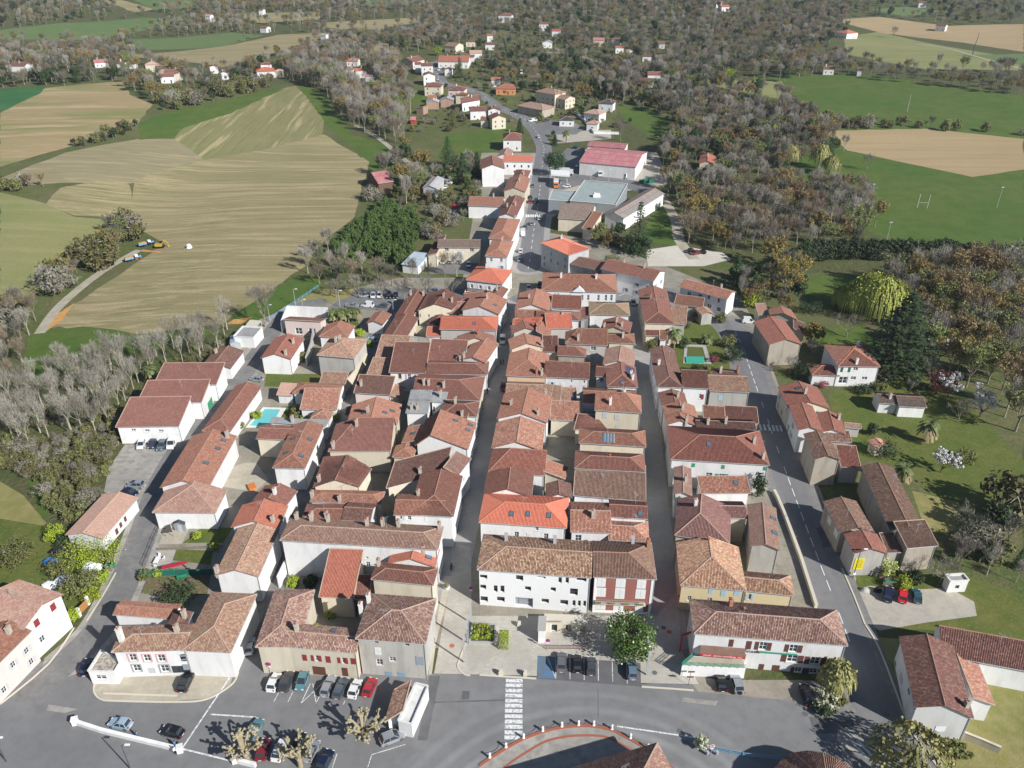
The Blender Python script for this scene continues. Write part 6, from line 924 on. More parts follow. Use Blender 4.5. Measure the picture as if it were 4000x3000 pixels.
roofm('m3',[(0,(.15,.085,.06)),(.35,(.22,.128,.09)),(.75,(.28,.168,.118)),(1,(.36,.24,.17))],(.28,.2,.13),.6)
roofm('m4',[(0,(.11,.055,.04)),(.3,(.25,.13,.092)),(.65,(.36,.2,.145)),(1,(.58,.43,.34))],(.36,.27,.16),.45)
roofm('m5',[(0,(.19,.125,.075)),(.4,(.29,.2,.115)),(.75,(.36,.25,.15)),(1,(.44,.32,.2))],(.34,.27,.13),.7)
roofm('m6',[(0,(.2,.09,.05)),(.3,(.36,.17,.09)),(.65,(.48,.27,.15)),(1,(.66,.5,.32))],(.34,.26,.13),.5)
roofm('hall',[(0,(.12,.06,.042)),(.3,(.28,.14,.09)),(.6,(.45,.26,.15)),(1,(.72,.55,.33))],(.3,.18,.12),.4)
roofm('hall2',[(0,(.16,.08,.055)),(.35,(.26,.13,.09)),(.7,(.36,.2,.14)),(1,(.5,.35,.25))],(.24,.16,.11),.4)
roofm('old',[(0,(.12,.085,.065)),(.4,(.19,.135,.105)),(.75,(.25,.185,.145)),(1,(.33,.26,.2))],(.22,.18,.13),.7)
roofm('old2',[(0,(.22,.135,.095)),(.4,(.3,.19,.135)),(.75,(.36,.235,.165)),(1,(.44,.31,.22))],(.33,.25,.17),.7)
roofm('villa',[(0,(.17,.07,.05)),(.35,(.25,.105,.07)),(.75,(.31,.14,.09)),(1,(.42,.23,.15))],(.26,.13,.085),.5)
roofm('slate',[(0,(.05,.055,.065)),(.5,(.07,.075,.09)),(1,(.1,.105,.12))],(.08,.085,.1),.3)
roofm('corr',[(0,(.3,.31,.31)),(.5,(.34,.35,.35)),(1,(.38,.38,.37))],(.27,.27,.25),.6,.5,(.28,6))
roofm('fibro',[(0,(.34,.345,.35)),(.5,(.38,.385,.39)),(1,(.42,.42,.42))],(.3,.29,.28),.5,.4,(1,3))
roofm('fibro2',[(0,(.22,.19,.17)),(.5,(.26,.225,.2)),(1,(.3,.265,.235))],(.2,.175,.15),.5,.4,(1,3))
roofm('redmetal',[(0,(.42,.12,.12)),(.5,(.46,.15,.145)),(1,(.5,.2,.19))],(.5,.36,.35),.55,.2,(1,6))
roofm('bluesheet',[(0,(.42,.52,.6)),(.5,(.47,.57,.64)),(1,(.52,.6,.66))],(.4,.48,.54),.3,.2,(1,6))
surf('roof_flatgrey',(.34,.335,.33),[(.4,.42,.62,(.25,.245,.24),.8)]); surf('roof_flatwhite',(.72,.71,.68),[(.6,.45,.65,(.55,.54,.5),.7)]); surf('roof_flatgreen',(.33,.38,.37),[(.3,.42,.62,(.29,.33,.32),.8)]); surf('roof_stone',(.38,.34,.27),[(1.6,.45,.55,(.56,.5,.42),.9),(2.2,.5,.6,(.2,.17,.14),.8)],bump=(2,1,.2))
surf('ridge',(.36,.21,.15),[(1.5,.45,.65,(.32,.17,.12),.8)]); surf('ridge_orange',(.55,.2,.1),[(1.5,.45,.65,(.5,.25,.15),.8)]); surf('ridge_pale',(.45,.32,.25),[(1.5,.45,.65,(.4,.27,.2),.8)])
surf('zinc',(.42,.43,.44),rough=.45,spec=.5); surf('chimney_r',(.5,.44,.37),[(1.2,.45,.65,(.35,.3,.25),.8)]); surf('brick',(.36,.16,.1),[(2.5,.42,.6,(.45,.26,.18),.8)]); surf('chimney_w',(.72,.7,.66),[(1.2,.5,.7,(.5,.47,.42),.7)]); surf('dark',(.03,.03,.032),rough=.6); surf('pot',(.42,.15,.08))
surf('glass',(.035,.045,.055),rough=.08,spec=.6); surf('skyglass',(.1,.16,.21),rough=.06,spec=.8); surf('frame_white',(.78,.78,.77),rough=.5); surf('frame_dark',(.07,.07,.075),rough=.5); surf('frame_wood',(.5,.24,.08),rough=.5); surf('sill',(.6,.57,.52))
for n,c in dict(red=(.27,.045,.05),brown=(.14,.06,.045),white=(.74,.74,.72),grey=(.3,.33,.36),grey2=(.5,.51,.52),green=(.06,.3,.16),dgreen=(.04,.13,.09),lblue=(.38,.55,.66),blue=(.25,.36,.47),pink=(.6,.36,.37)).items(): surf('shut_'+n,c,[(3,.5,.7,tuple(.75*x for x in c),.6)],rough=.6)
# -- mesh builder
class MB:
 def __init__(s): s.v=[]; s.f=[]; s.m=[]; s.u=[]
 def face(s,pts,mi=0,uv=None):
  b=len(s.v); s.v.extend(tuple(p) for p in pts); n=len(pts); s.f.append(tuple(range(b,b+n))); s.m.append(mi); s.u.append(uv or [(0,0)]*n)
 def box(s,c,d,rz=0,mi=0,tilt=None):
  x,y,z=d[0]/2,d[1]/2,d[2]/2; M=Matrix.Rotation(rz,3,'Z')
  if tilt is not None: M=M@Matrix.Rotation(tilt,3,'X')
  P=[Vector(c)+M@Vector(q) for q in ((-x,-y,-z),(x,-y,-z),(x,y,-z),(-x,y,-z),(-x,-y,z),(x,-y,z),(x,y,z),(-x,y,z))]
  b=len(s.v); s.v.extend(tuple(p) for p in P)
  for q in ((3,2,1,0),(4,5,6,7),(0,1,5,4),(1,2,6,5),(2,3,7,6),(3,0,4,7)): s.f.append(tuple(b+i for i in q)); s.m.append(mi); s.u.append([(0,0)]*4)
 def prism(s,poly,z0,z1,mi=0,mt=None):
  n=len(poly); b=len(s.v); zz=lambda z,i: z[i] if isinstance(z,(list,tuple)) else z
  s.v.extend((p[0],p[1],zz(z0,i)) for i,p in enumerate(poly)); s.v.extend((p[0],p[1],zz(z1,i)) for i,p in enumerate(poly))
  s.f.append(tuple(range(b+n,b+2*n))); s.m.append(mi if mt is None else mt); s.u.append([(0,0)]*n)
  s.f.append(tuple(range(b+n-1,b-1,-1))); s.m.append(mi); s.u.append([(0,0)]*n)
  for i in range(n):
   j=(i+1)%n; s.f.append((b+i,b+j,b+n+j,b+n+i)); s.m.append(mi); s.u.append([(0,0)]*4)
 def tube(s,pts,rad,k=5,mi=0,cap=True):
  pts=[Vector(p) for p in pts]; n=len(pts); b=len(s.v)
  for i,p in enumerate(pts):
   t=(pts[min(i+1,n-1)]-pts[max(i-1,0)]); t=t.normalized() if t.length>1e-6 else Vector((0,0,1))
   a=t.orthogonal().normalized(); c=t.cross(a); r=rad[i] if isinstance(rad,(list,tuple)) else rad
   for q in range(k):
    w=2*PI*q/k; s.v.append(tuple(p+(a*math.cos(w)+c*math.sin(w))*r))
  for i in range(n-1):
   for q in range(k):
    q2=(q+1)%k; s.f.append((b+i*k+q,b+i*k+q2,b+(i+1)*k+q2,b+(i+1)*k+q)); s.m.append(mi); s.u.append([(0,0)]*4)
  if cap:
   s.f.append(tuple(b+(n-1)*k+q for q in range(k))); s.m.append(mi); s.u.append([(0,0)]*k)
   s.f.append(tuple(b+q for q in range(k-1,-1,-1))); s.m.append(mi); s.u.append([(0,0)]*k)
 def lathe(s,prof,c=(0,0,0),k=10,mi=0):
  b=len(s.v)
  for r,z in prof:
   for q in range(k): w=2*PI*q/k; s.v.append((c[0]+r*math.cos(w),c[1]+r*math.sin(w),c[2]+z))
  for i in range(len(prof)-1):
   for q in range(k):
    q2=(q+1)%k; s.f.append((b+i*k+q,b+i*k+q2,b+(i+1)*k+q2,b+(i+1)*k+q)); s.m.append(mi); s.u.append([(0,0)]*4)
  s.f.append(tuple(b+(len(prof)-1)*k+q for q in range(k))); s.m.append(mi); s.u.append([(0,0)]*k)
 def mesh(s,name,mats,o=(0,0,0),smooth=False,uv=False):
  me=bpy.data.meshes.new(name)
  me.from_pydata([(x-o[0],y-o[1],z-o[2]) for x,y,z in s.v] if any(o) else s.v,[],s.f)
  for m in mats: me.materials.append(MATS[m] if isinstance(m,str) else m)
  if len(mats)>1: me.polygons.foreach_set('material_index',s.m)
  if uv:
   ul=me.uv_layers.new(name='uv'); ul.data.foreach_set('uv',np.array([c for f in s.u for p in f for c in p],dtype=np.float32))
  if smooth: me.polygons.foreach_set('use_smooth',[True]*len(me.polygons))
  return me
 def build(s,name,mats,parent=None,o=(0,0,0),smooth=False,uv=False,loc=None):
  return put(name,s.mesh(name,mats if isinstance(mats,(list,tuple)) else [mats],o,smooth,uv),parent,loc)
def put(name,me,parent=None,loc=None,rz=0,scale=None):
 ob=bpy.data.objects.new(name,me); COL.objects.link(ob)
 if parent: ob.parent=parent
 if loc is not None: ob.location=loc
 if rz: ob.rotation_euler=(0,0,rz)
 if scale is not None: ob.scale=scale
 return ob
def tag(o,label,cat,group=None,kind=None):
 if label: o['label']=label
 if cat: o['category']=cat
 if group: o['group']=group
 if kind: o['kind']=kind
 return o
def empty(name,loc,label,cat,group=None,rz=0):
 o=put(name,None,None,loc,rz); o.empty_display_size=.5; return tag(o,label,cat,group)
def off2(pts,w):
 """quads of a strip of width w along a polyline"""
 out=[]
 for (x0,y0),(x1,y1) in zip(pts,pts[1:]):
  l=math.hypot(x1-x0,y1-y0) or 1; nx,ny=-(y1-y0)/l*w/2,(x1-x0)/l*w/2
  out.append([(x0-nx,y0-ny),(x1-nx,y1-ny),(x1+nx,y1+ny),(x0+nx,y0+ny)])
 return out
def smooth_line(P,n=4):
 out=[]
 for i in range(len(P)-1):
  p0=P[max(i-1,0)];p1=P[i];p2=P[i+1];p3=P[min(i+2,len(P)-1)]
  for k in range(n):
   t=k/n; out.append(tuple(.5*(2*b+(c-a)*t+(2*a-5*b+4*c-d)*t*t+(3*b-a-3*c+d)*t**3) for a,b,c,d in zip(p0,p1,p2,p3)))
 out.append(tuple(P[-1])); return out
HAZE=.00009
# -- ground : one continuous triangulation cut along every field, lawn, yard and road
REG=[]   # (name, material, polygons)
for n,m,P in GROUND: REG.append((n,m,[P]))
ROADL={}
for n,m,P,w,dash in ROADS:
 L_=smooth_line([tuple(p) for p in P],4); ROADL.setdefault(n,[]).append((L_,w,dash,m))
 polys=off2(L_,w)
 for (x,y) in L_[1:-1]:
  polys.append([(x+w/2*math.cos(a*PI/4),y+w/2*math.sin(a*PI/4)) for a in range(8)])
 REG.append((n,m,polys))
PRI=dict(grassland=-1,roadside=3.7,town_ground=1,gravel_yard=2,asphalt_yard=2,concrete_yard=2,lawn=2,garden=2,patio=2,gravel_lot=2,car_park=3,avenue=3,grass_verge=3.5,pavement=5,terrace=6,forecourt=6,plaza=7,parking_bays=8)
RN={q[0] for q in ROADS}
REG=[r for _,r in sorted(enumerate(REG),key=lambda t:(4 if t[1][0] in RN and t[1][0] not in('avenue','roadside') else PRI.get(t[1][0],0),t[0]))]
BB=[[(min(p[0] for p in P),max(p[0] for p in P),min(p[1] for p in P),max(p[1] for p in P)) for P in r[2]] for r in REG]
def region(x,y):
 for i in range(len(REG)-1,-1,-1):
  for b,P in zip(BB[i],REG[i][2]):
   if b[0]<=x<=b[1] and b[2]<=y<=b[3] and inpoly(x,y,P): return i
 return -1
def build_ground():
 V=[];E=[]
 NAT=('field','meadow','bare_soil','grassland')
 for name,m,polys in REG:
  for P in polys:
   st=len(V); Q=[]
   for i,p in enumerate(P):
    q=P[(i+1)%len(P)]; l=math.hypot(q[0]-p[0],q[1]-p[1]); k=max(1,int(l/(9 if name in NAT else 14)))
    for a in range(k):
     t=a/k; j=(.8 if name in NAT and a else 0)
     Q.append((p[0]+(q[0]-p[0])*t+rnd.uniform(-j,j),p[1]+(q[1]-p[1])*t+rnd.uniform(-j,j)))
   V.extend(Q); n=len(Q); E.extend((st+i,st+(i+1)%n) for i in range(n))
 for y in list(range(40,700,13))+list(range(700,1500,24)):
  xm=200+y*.62; st=13 if y<700 else 24; x=-xm
  while x<xm: V.append((x+rnd.uniform(-2,2),y+rnd.uniform(-2,2))); x+=st
 for y in list(range(-1500,40,110))+list(range(40,1500,60)):
  for x in range(-4500,4501,180):
   if y<40 or abs(x)>200+y*.62+20: V.append((x+rnd.uniform(-9,9),y+rnd.uniform(-9,9)))
 for y in range(1500,7001,160):
  for x in range(-4500,4501,180): V.append((x+rnd.uniform(-9,9),y+rnd.uniform(-9,9)))
 ov,oe,of,_,_,_=geometry.delaunay_2d_cdt([Vector(v) for v in V],E,[],0,1e-3)
 Z=[terr(v.x,v.y) for v in ov]
 fs={}
 for f in of:
  cx=sum(ov[i].x for i in f)/len(f); cy=sum(ov[i].y for i in f)/len(f)
  r=region(cx,cy); key=(REG[r][0],REG[r][1],r if REG[r][0] in NAT+('lawn','garden','patio') else 0) if r>=0 else ('ground','undergrowth',0)
  fs.setdefault(key,[]).append(f)
 for (name,m,_),faces in fs.items():
  ids=sorted({i for f in faces for i in f}); mp={i:k for k,i in enumerate(ids)}
  me=bpy.data.meshes.new(name); me.from_pydata([(ov[i].x,ov[i].y,Z[i]) for i in ids],[],[tuple(mp[i] for i in f) for f in faces]); me.materials.append(MATS[m])
  me.polygons.foreach_set('use_smooth',[True]*len(me.polygons))
  o=put(name,me); o['kind']='structure'
build_ground()
def sheet(name,polys,mat,z=.008,kind='structure'):
 b=MB()
 for P in polys: b.face([(x,y,terr(x,y)+z) for x,y in P])
 o=b.build(name,mat); o['kind']=kind; return o
def rect(c,l,w,a):
 ca,sa=math.cos(a),math.sin(a); return [(c[0]+ca*x-sa*y,c[1]+sa*x+ca*y) for x,y in ((-l/2,-w/2),(l/2,-w/2),(l/2,w/2),(-l/2,w/2))]
for nm,lst in ROADL.items():
 for L_,w,dash,m in lst:
  if not dash: continue
  D=[]; acc=0
  for (x0,y0),(x1,y1) in zip(L_,L_[1:]):
   l=math.hypot(x1-x0,y1-y0); a=math.atan2(y1-y0,x1-x0); t=-acc
   while t<l:
    if t>=0 and l-t>.5: D.append(rect((x0+(x1-x0)*(t+1.5)/l,y0+(y1-y0)*(t+1.5)/l),3 if nm=='right_road' else 3,.16 if nm=='right_road' else .2,a))
    t+=4.33 if nm=='right_road' else 7
   acc=l-(t-(4.33 if nm=='right_road' else 7))
  sheet('centre_line',D,'paint_fresh')
def P0(n,i=0): return PLACE[n][i]
cw=[p[0] for p in PLACE['crosswalk']]; sheet('zebra_crossing',[rect(p,3.0,.75,-.02) for p in cw],'paint_white')
cw=[p[0] for p in PLACE['crosswalk2']]; a=math.atan2(cw[-1][1]-cw[0][1],cw[-1][0]-cw[0][0]); sheet('zebra_crossing',[rect(p,.55,2.9,a) for p in cw],'paint_white')
cw=[p[0] for p in PLACE['crosswalk3']]; a=math.atan2(cw[-1][1]-cw[0][1],cw[-1][0]-cw[0][0]); sheet('zebra_crossing',[rect(p,.6,3.4,a) for p in cw],'paint_fresh')
sheet('bay_lines',[q for L_ in PLACE['bay_line'] for q in off2(L_,.13)],'paint_white'); sheet('white_lines',[q for L_ in PLACE['line_white'] for q in off2(L_,.28)],'paint_white',.009)
for pl,mt in (('patch','darkasphalt'),('patch_light','concrete')):
 for q in PLACE[pl]: sheet('road_patch',[q],mt,.005)
b_=MB()
for L_ in PLACE['kerb']:
 for q in off2(smooth_line(L_,3),.3): z=terr(*q[0]); b_.prism(q,z-.1,z+.12)
b_.build('kerb','stone_pale')['kind']='structure'
sheet('blue_bay',[PLACE['blue_bay'][0]],'bluepaint',.006)
b_=MB(); c0=PLACE['cobble_patch'][0][0]; sheet('cobble_patch',[[(c0[0]+2.3*math.cos(a*.524),c0[1]+2.3*math.sin(a*.524)) for a in range(12)]],'concrete',.007)
c0=PLACE['arrow_marks'][0][0]; sheet('road_arrows',[rect((c0[0],c0[1]),3.4,.5,-1.1),rect((c0[0]-1.0,c0[1]-.3),3.0,.4,-1.1)],'paint_white',.009)
ap=PLACE['apron_outer'][0]; sheet('apron',[ap+[(ap[-1][0],60),(ap[0][0],60)]],'concrete',.006)
b_=MB()
for q in off2(smooth_line([tuple(p) for p in ap],3),.5): b_.prism(q,-.02,.13)
b_.build('kerb','redkerb')['kind']='structure'
sheet('red_kerb',off2(smooth_line([tuple(p) for p in PLACE['apron_inner'][0]],3),.45),'redkerb',.011)
for pl in ('manhole','storm_grate'):
 for q in PLACE[pl]:
  c=q[0]; n=10 if pl=='manhole' else 4; r=.5 if pl=='manhole' else .95
  sheet('manhole_cover' if pl=='manhole' else 'storm_grate',[[(c[0]+r*math.cos(2*PI*(a+.5)/n),c[1]+r*(1 if n>4 else 1.3)*math.sin(2*PI*(a+.5)/n)) for a in range(n)]],'pot' if rnd.random()<.3 else 'darkasphalt',.01)
# -- houses
def inset(P,d):
 n=len(P); out=[]
 for i in range(n):
  p,q,r=P[i-1],P[i],P[(i+1)%n]
  def nm(a,b):
   dx,dy=b[0]-a[0],b[1]-a[1]; l=math.hypot(dx,dy) or 1; return (-dy/l,dx/l)
  n1,n2=nm(p,q),nm(q,r); k=1+n1[0]*n2[0]+n1[1]*n2[1]
  out.append((q[0]+d*(n1[0]+n2[0])/k,q[1]+d*(n1[1]+n2[1])/k))
 return out
def lerp(a,b,t): return tuple(x+(y-x)*t for x,y in zip(a,b))
def roof_planes(P,z,code,off,pitch):
 """P: four eave corners CCW from front left, z: eave height -> planes (first edge is the eave), ridge lines, eave edges"""
 pitch=pitch or .36
 if code=='f': return [[(*p,z) for p in P]],[],[]
 if code[0]=='s':
  d={'f':(0,1,2,3),'r':(1,2,3,0),'b':(2,3,0,1),'l':(3,0,1,2)}[code[1]]; Q=[P[i] for i in d]
  dep=(math.dist(Q[0],Q[3])+math.dist(Q[1],Q[2]))/2; r=z+dep*pitch*.8
  return [[(*Q[0],z),(*Q[1],z),(*Q[2],r),(*Q[3],r)]],[],[(Q[0],Q[1])]
 if code[0]=='y': Q=[P[1],P[2],P[3],P[0]]; off=1-off
 else: Q=P
 e0,e1=code[1],code[2]
 dep=(math.dist(Q[0],Q[3])+math.dist(Q[1],Q[2]))/2; wid=(math.dist(Q[0],Q[1])+math.dist(Q[3],Q[2]))/2
 r=z+dep*pitch*max(off,1-off) if off!=.5 else z+dep*pitch/2
 Lm=lerp(Q[0],Q[3],off); Rm=lerp(Q[1],Q[2],off)
 nh=(e0=='h')+(e1=='h'); ins=min(dep*.5,.46*wid if nh==2 else .8*wid)/wid
 a=lerp(Lm,Rm,ins) if e0=='h' else Lm; b=lerp(Rm,Lm,ins) if e1=='h' else Rm
 A=(*a,r); B=(*b,r); q=[(*p,z) for p in Q]
 pl=[[q[0],q[1],B,A],[q[2],q[3],A,B]]; rd=[(A,B)]; ev=[(Q[0],Q[1]),(Q[2],Q[3])]
 if e0=='h': pl.append([q[3],q[0],A]); rd+=[(q[3],A),(q[0],A)]; ev.append((Q[3],Q[0]))
 if e1=='h': pl.append([q[1],q[2],B]); rd+=[(q[1],B),(q[2],B)]; ev.append((Q[1],Q[2]))
 return pl,rd,ev
def plane_eq(p):
 a,b,c=Vector(p[0]),Vector(p[1]),Vector(p[-1]); n=(b-a).cross(c-a)
 if abs(n.z)<1e-6: return (0,0,a.z)
 return (-n.x/n.z,-n.y/n.z,a.z+(n.x*a.x+n.y*a.y)/n.z)
def zroof(eqs,x,y): return min(a*x+b*y+c for a,b,c in eqs)
FOOT=[]   # (bbox, footprint, eave height above datum)
for h in HOUSES:
 for q in h[3]:
  P=q[5]; FOOT.append((min(p[0] for p in P),max(p[0] for p in P),min(p[1] for p in P),max(p[1] for p in P),P,h[2]+q[0],h[0]))
def inhouse(x,y,pad=0):
 for a,b,c,d,P,z,_ in FOOT:
  if a-pad<=x<=b+pad and c-pad<=y<=d+pad:
   if pad==0 and inpoly(x,y,P): return z
   if pad and inpoly(x,y,inset(P,-pad)): return z
 return None
def roof_mesh(b,planes,near,th=.13,corr=.28):
 for pl in planes:
  e=Vector(pl[1])-Vector(pl[0]); u=e.normalized(); nrm=(Vector(pl[1])-Vector(pl[0])).cross(Vector(pl[-1])-Vector(pl[0])).normalized()
  if nrm.z<0: nrm=-nrm
  v=nrm.cross(u); o=Vector(pl[0])
  UV=[((Vector(p)-o).dot(u),(Vector(p)-o).dot(v)) for p in pl]
  T=[tuple(Vector(p)+nrm*th) for p in pl]; n=len(pl)
  b.face(T,0,UV); b.face([tuple(Vector(p)) for p in reversed(pl)],0,list(reversed(UV)))
  for i in range(n):
   j=(i+1)%n; b.face([pl[i],pl[j],T[j],T[i]],0,[UV[i],UV[j],UV[j],UV[i]])
  if not near: continue
  us=[q[0] for q in UV]; k=math.ceil(min(us)/corr)
  if v.z<0: continue
  while k*corr<max(us)-.05:
   c=k*corr+.0; k+=1; vs_=[]
   for i in range(n):
    a0,a1=UV[i],UV[(i+1)%n]
    if (a0[0]-c)*(a1[0]-c)<0: vs_.append(a0[1]+(a1[1]-a0[1])*(c-a0[0])/(a1[0]-a0[0]))
   if len(vs_)<2: continue
   v0,v1=min(vs_),max(vs_)
   if v1-v0<.25: continue
   def pt(uu,vv,hh): return tuple(o+u*uu+v*vv+nrm*(th+hh))
   for ua,ub,ha,hb in ((c-.09,c,0,.11),(c,c+.09,.11,0)):
    b.face([pt(ua,v0-.03,ha),pt(ub,v0-.03,hb),pt(ub,v1,hb),pt(ua,v1,ha)],0,[(c+.02,v0),(c+.02,v0),(c+.02,v1),(c+.02,v1)])
WM={}
def wmesh(key):
 if key in WM: return WM[key]
 b=MB(); n,k=key.split(':')
 if n=='frame':
  f=.09 if k!='dark' else .05
  for x0,x1,z0,z1 in ((0,f,0,1),(1-f,1,0,1),(f,1-f,0,.07),(f,1-f,.93,1)): b.box(((x0+x1)/2,.17,(z0+z1)/2),(x1-x0,.08,z1-z0))
  b.box((.5,.172,.5),(.06,.07,.86))
  if k=='white': b.box((f+(.47-f)/2,.174,.5),(.47-f,.05,.03)); b.box((.53+(.47-f)/2,.174,.5),(.47-f,.05,.03))
  m=['frame_'+k]
 elif n=='pane': b.box((.5,.2,.5),(.98,.02,.98)); m=['glass']
 elif n=='sill': b.box((.5,.02,-.04),(1.16,.26,.07)); m=['sill']
 elif n=='leaf':
  b.box((.5,-.03,.5),(1,.05,1)); b.box((.5,-.062,.2),(.94,.02,.07)); b.box((.5,-.062,.8),(.94,.02,.07)); m=['shut_'+k]
 elif n=='leaf2':
  b.box((.247,-.03,.5),(.485,.05,1)); b.box((.753,-.03,.5),(.485,.05,1))
  for z in (.2,.8): b.box((.247,-.062,z),(.45,.02,.06)); b.box((.753,-.062,z),(.45,.02,.06))
  m=['shut_'+k]
 elif n=='door':
  b.box((.5,.12,.5),(.98,.06,.99)); b.box((.5,.085,.72),(.6,.02,.3)); b.box((.5,.085,.3),(.6,.02,.34)); m=['shut_'+k]
 elif n=='surround':
  for x0,x1,z0,z1 in ((-.2,0,-.1,1.12),(1,1.2,-.1,1.12),(0,1,1,1.12),(0,1,-.1,0)): b.box(((x0+x1)/2,-.02,(z0+z1)/2),(x1-x0,.05,z1-z0))
  m=['shut_'+k if k!='w' else 'frame_white']
 elif n=='far':
  for x0,x1,z0,z1 in ((0,.1,0,1),(.9,1,0,1),(.1,.9,.92,1),(.1,.9,0,.06)): b.box(((x0+x1)/2,.1,(z0+z1)/2),(x1-x0,.06,z1-z0),0,0)
  b.box((.5,.13,.49),(.8,.03,.86),0,1); m=['frame_white','glass']
 WM[key]=b.mesh('window' if n in('frame','far') else n,m); return WM[key]
HOLED=('win','deep','tallwin','win_br','win_orange','redframe','greyframe','vent','gate','shopglass','door_glass','door_grey','auto')
def add_window(par,o,A,B,w,far):
 """one opening filled on wall A->B; w=(s,z,width,height,kind,shutter)"""
 s,z,wd,ht,kind=w[:5]; l=math.dist(A,B); ux,uy=(B[0]-A[0])/l,(B[1]-A[1])/l; rz=math.atan2(uy,ux)
 at=lambda ds=0,dz=0:(A[0]+ux*(s+ds)-o[0],A[1]+uy*(s+ds)-o[1],z+dz)
 if kind.startswith('shut_'):
  return put('shutter',wmesh(('leaf:' if wd<.62*ht*.62 else 'leaf2:')+kind[5:]),par,at(),rz,(wd,1,ht))
 if kind=='tallshut':
  t=put('shutter',wmesh('leaf2:white'),par,at(),rz,(wd,1,ht)); put('surround',wmesh('surround:w'),par,at(),rz,(wd,1,ht)); return t
 if kind=='mural':
  p=put('mural',wmesh('leaf:grey'),par,at(),rz,(wd,1,ht)); return p
 if kind=='vent': return put('vent',wmesh('pane:v'),par,at(),rz,(wd,1,ht))
 if kind=='gate': return put('gate_door',wmesh('door:grey'),par,(at()[0]-uy*1.0*0,at()[1],at()[2]),rz,(wd,8,ht))
 if kind=='door_grey': return put('door',wmesh('door:grey2'),par,at(),rz,(wd,1,ht))
 if kind=='doorauto': return put('door',wmesh('door:'+w[5]),par,at(),rz,(wd,1,ht))
 if far:
  return put('window',wmesh('far:x'),par,at(),rz,(wd,1,ht))
 fk='dark' if kind in('deep','shopglass') else ('wood' if kind=='win_orange' else 'white')
 sy=3 if kind=='deep' else 1
 f=put('window',wmesh('frame:'+fk),par,at(),rz,(wd,sy,ht)); put('pane',wmesh('pane:g'),f)
 if kind not in('deep','shopglass','door_glass','vent'): put('sill',wmesh('sill:x'),f)
 if kind=='redframe' or kind=='greyframe': put('surround',wmesh('surround:'+('pink' if kind=='redframe' else 'grey')),f)
 sh=w[5] if len(w)>5 else ('brown' if kind=='win_br' else None)
 if sh:
  put('shutter',wmesh('leaf:'+sh),f,(-.54,0,0),0,(.5,1,1)); put('shutter',wmesh('leaf:'+sh),f,(1.04,0,0),0,(.5,1,1))
 return f
def wall_side(b,A,B,zb,prof,holes,depth):
 """wall face in plane A->B, prof: [(s,z)] top profile from A to B, holes [(s,z,w,h)]"""
 l=math.dist(A,B); ux,uy=(B[0]-A[0])/l,(B[1]-A[1])/l; pt=lambda s,z,d=0:(A[0]+ux*s-uy*d,A[1]+uy*s+ux*d,z)
 outer=[(0,zb),(l,zb)]+[(s,z) for s,z in reversed(prof)]
 H_=[]
 for s,z,w,h in holes:
  if s>.05 and s+w<l-.05: H_.append((s,z,w,h))
 if not H_: b.face([pt(s,z) for s,z in outer]); return H_
 V=[Vector(p) for p in outer]; E=[(i,(i+1)%len(V)) for i in range(len(V))]
 for s,z,w,h in H_:
  k=len(V); V+=[Vector(p) for p in((s,z),(s+w,z),(s+w,z+h),(s,z+h))]; E+=[(k+i,k+(i+1)%4) for i in range(4)]
 ov,_,of,_,_,_=geometry.delaunay_2d_cdt(V,E,[],0,1e-4)
 for f in of:
  cx=sum(ov[i].x for i in f)/len(f); cz=sum(ov[i].y for i in f)/len(f)
  if not inpoly(cx,cz,outer): continue
  if any(s<cx<s+w and z<cz<z+h for s,z,w,h in H_): continue
  b.face([pt(ov[i].x,ov[i].y) for i in f])
 for (s,z,w,h),d in zip(H_,depth):
  e=.0
  c=[(s,z),(s+w,z),(s+w,z+h),(s,z+h)]
  for i in range(4):
   p,q=c[i],c[(i+1)%4]; b.face([pt(*p),pt(*q),pt(*q,d),pt(*p,d)])
 return H_
AUTO_SH=['white','white','grey2','brown','lblue','grey','white','dgreen',None,'white']
OV=.35; CAMP=(0,0,118.5)
SHARED_CH={}
def chimney(par,o,x,y,z,kind,rs):
 b=MB(); w,d=(.62,.9) if kind!='s' else (.3,.3); h=1.5+.5*rs.random() if kind!='s' else .55
 if kind=='X': w,d,h=.8,.8,3.2
 b.prism([(x-w/2,y-d/2),(x+w/2,y-d/2),(x+w/2,y+d/2),(x-w/2,y+d/2)],z-.9,z+h)
 b.prism([(x-w/2-.08,y-d/2-.08),(x+w/2+.08,y-d/2-.08),(x+w/2+.08,y+d/2+.08),(x-w/2-.08,y+d/2+.08)],z+h,z+h+.1)
 ch=b.build('chimney',{'b':'brick','w':'chimney_w','g':'zinc','s':'pot','X':'chimney_w'}.get(kind,'chimney_r'),par,o)
 if kind not in('s','g'):
  for dy in (-.22,.22): p=MB(); p.lathe([(.13,0),(.1,.32),(.11,.34)],(x,y+dy,z+h+.1),6); p.build('chimney_pot','pot',ch,o)
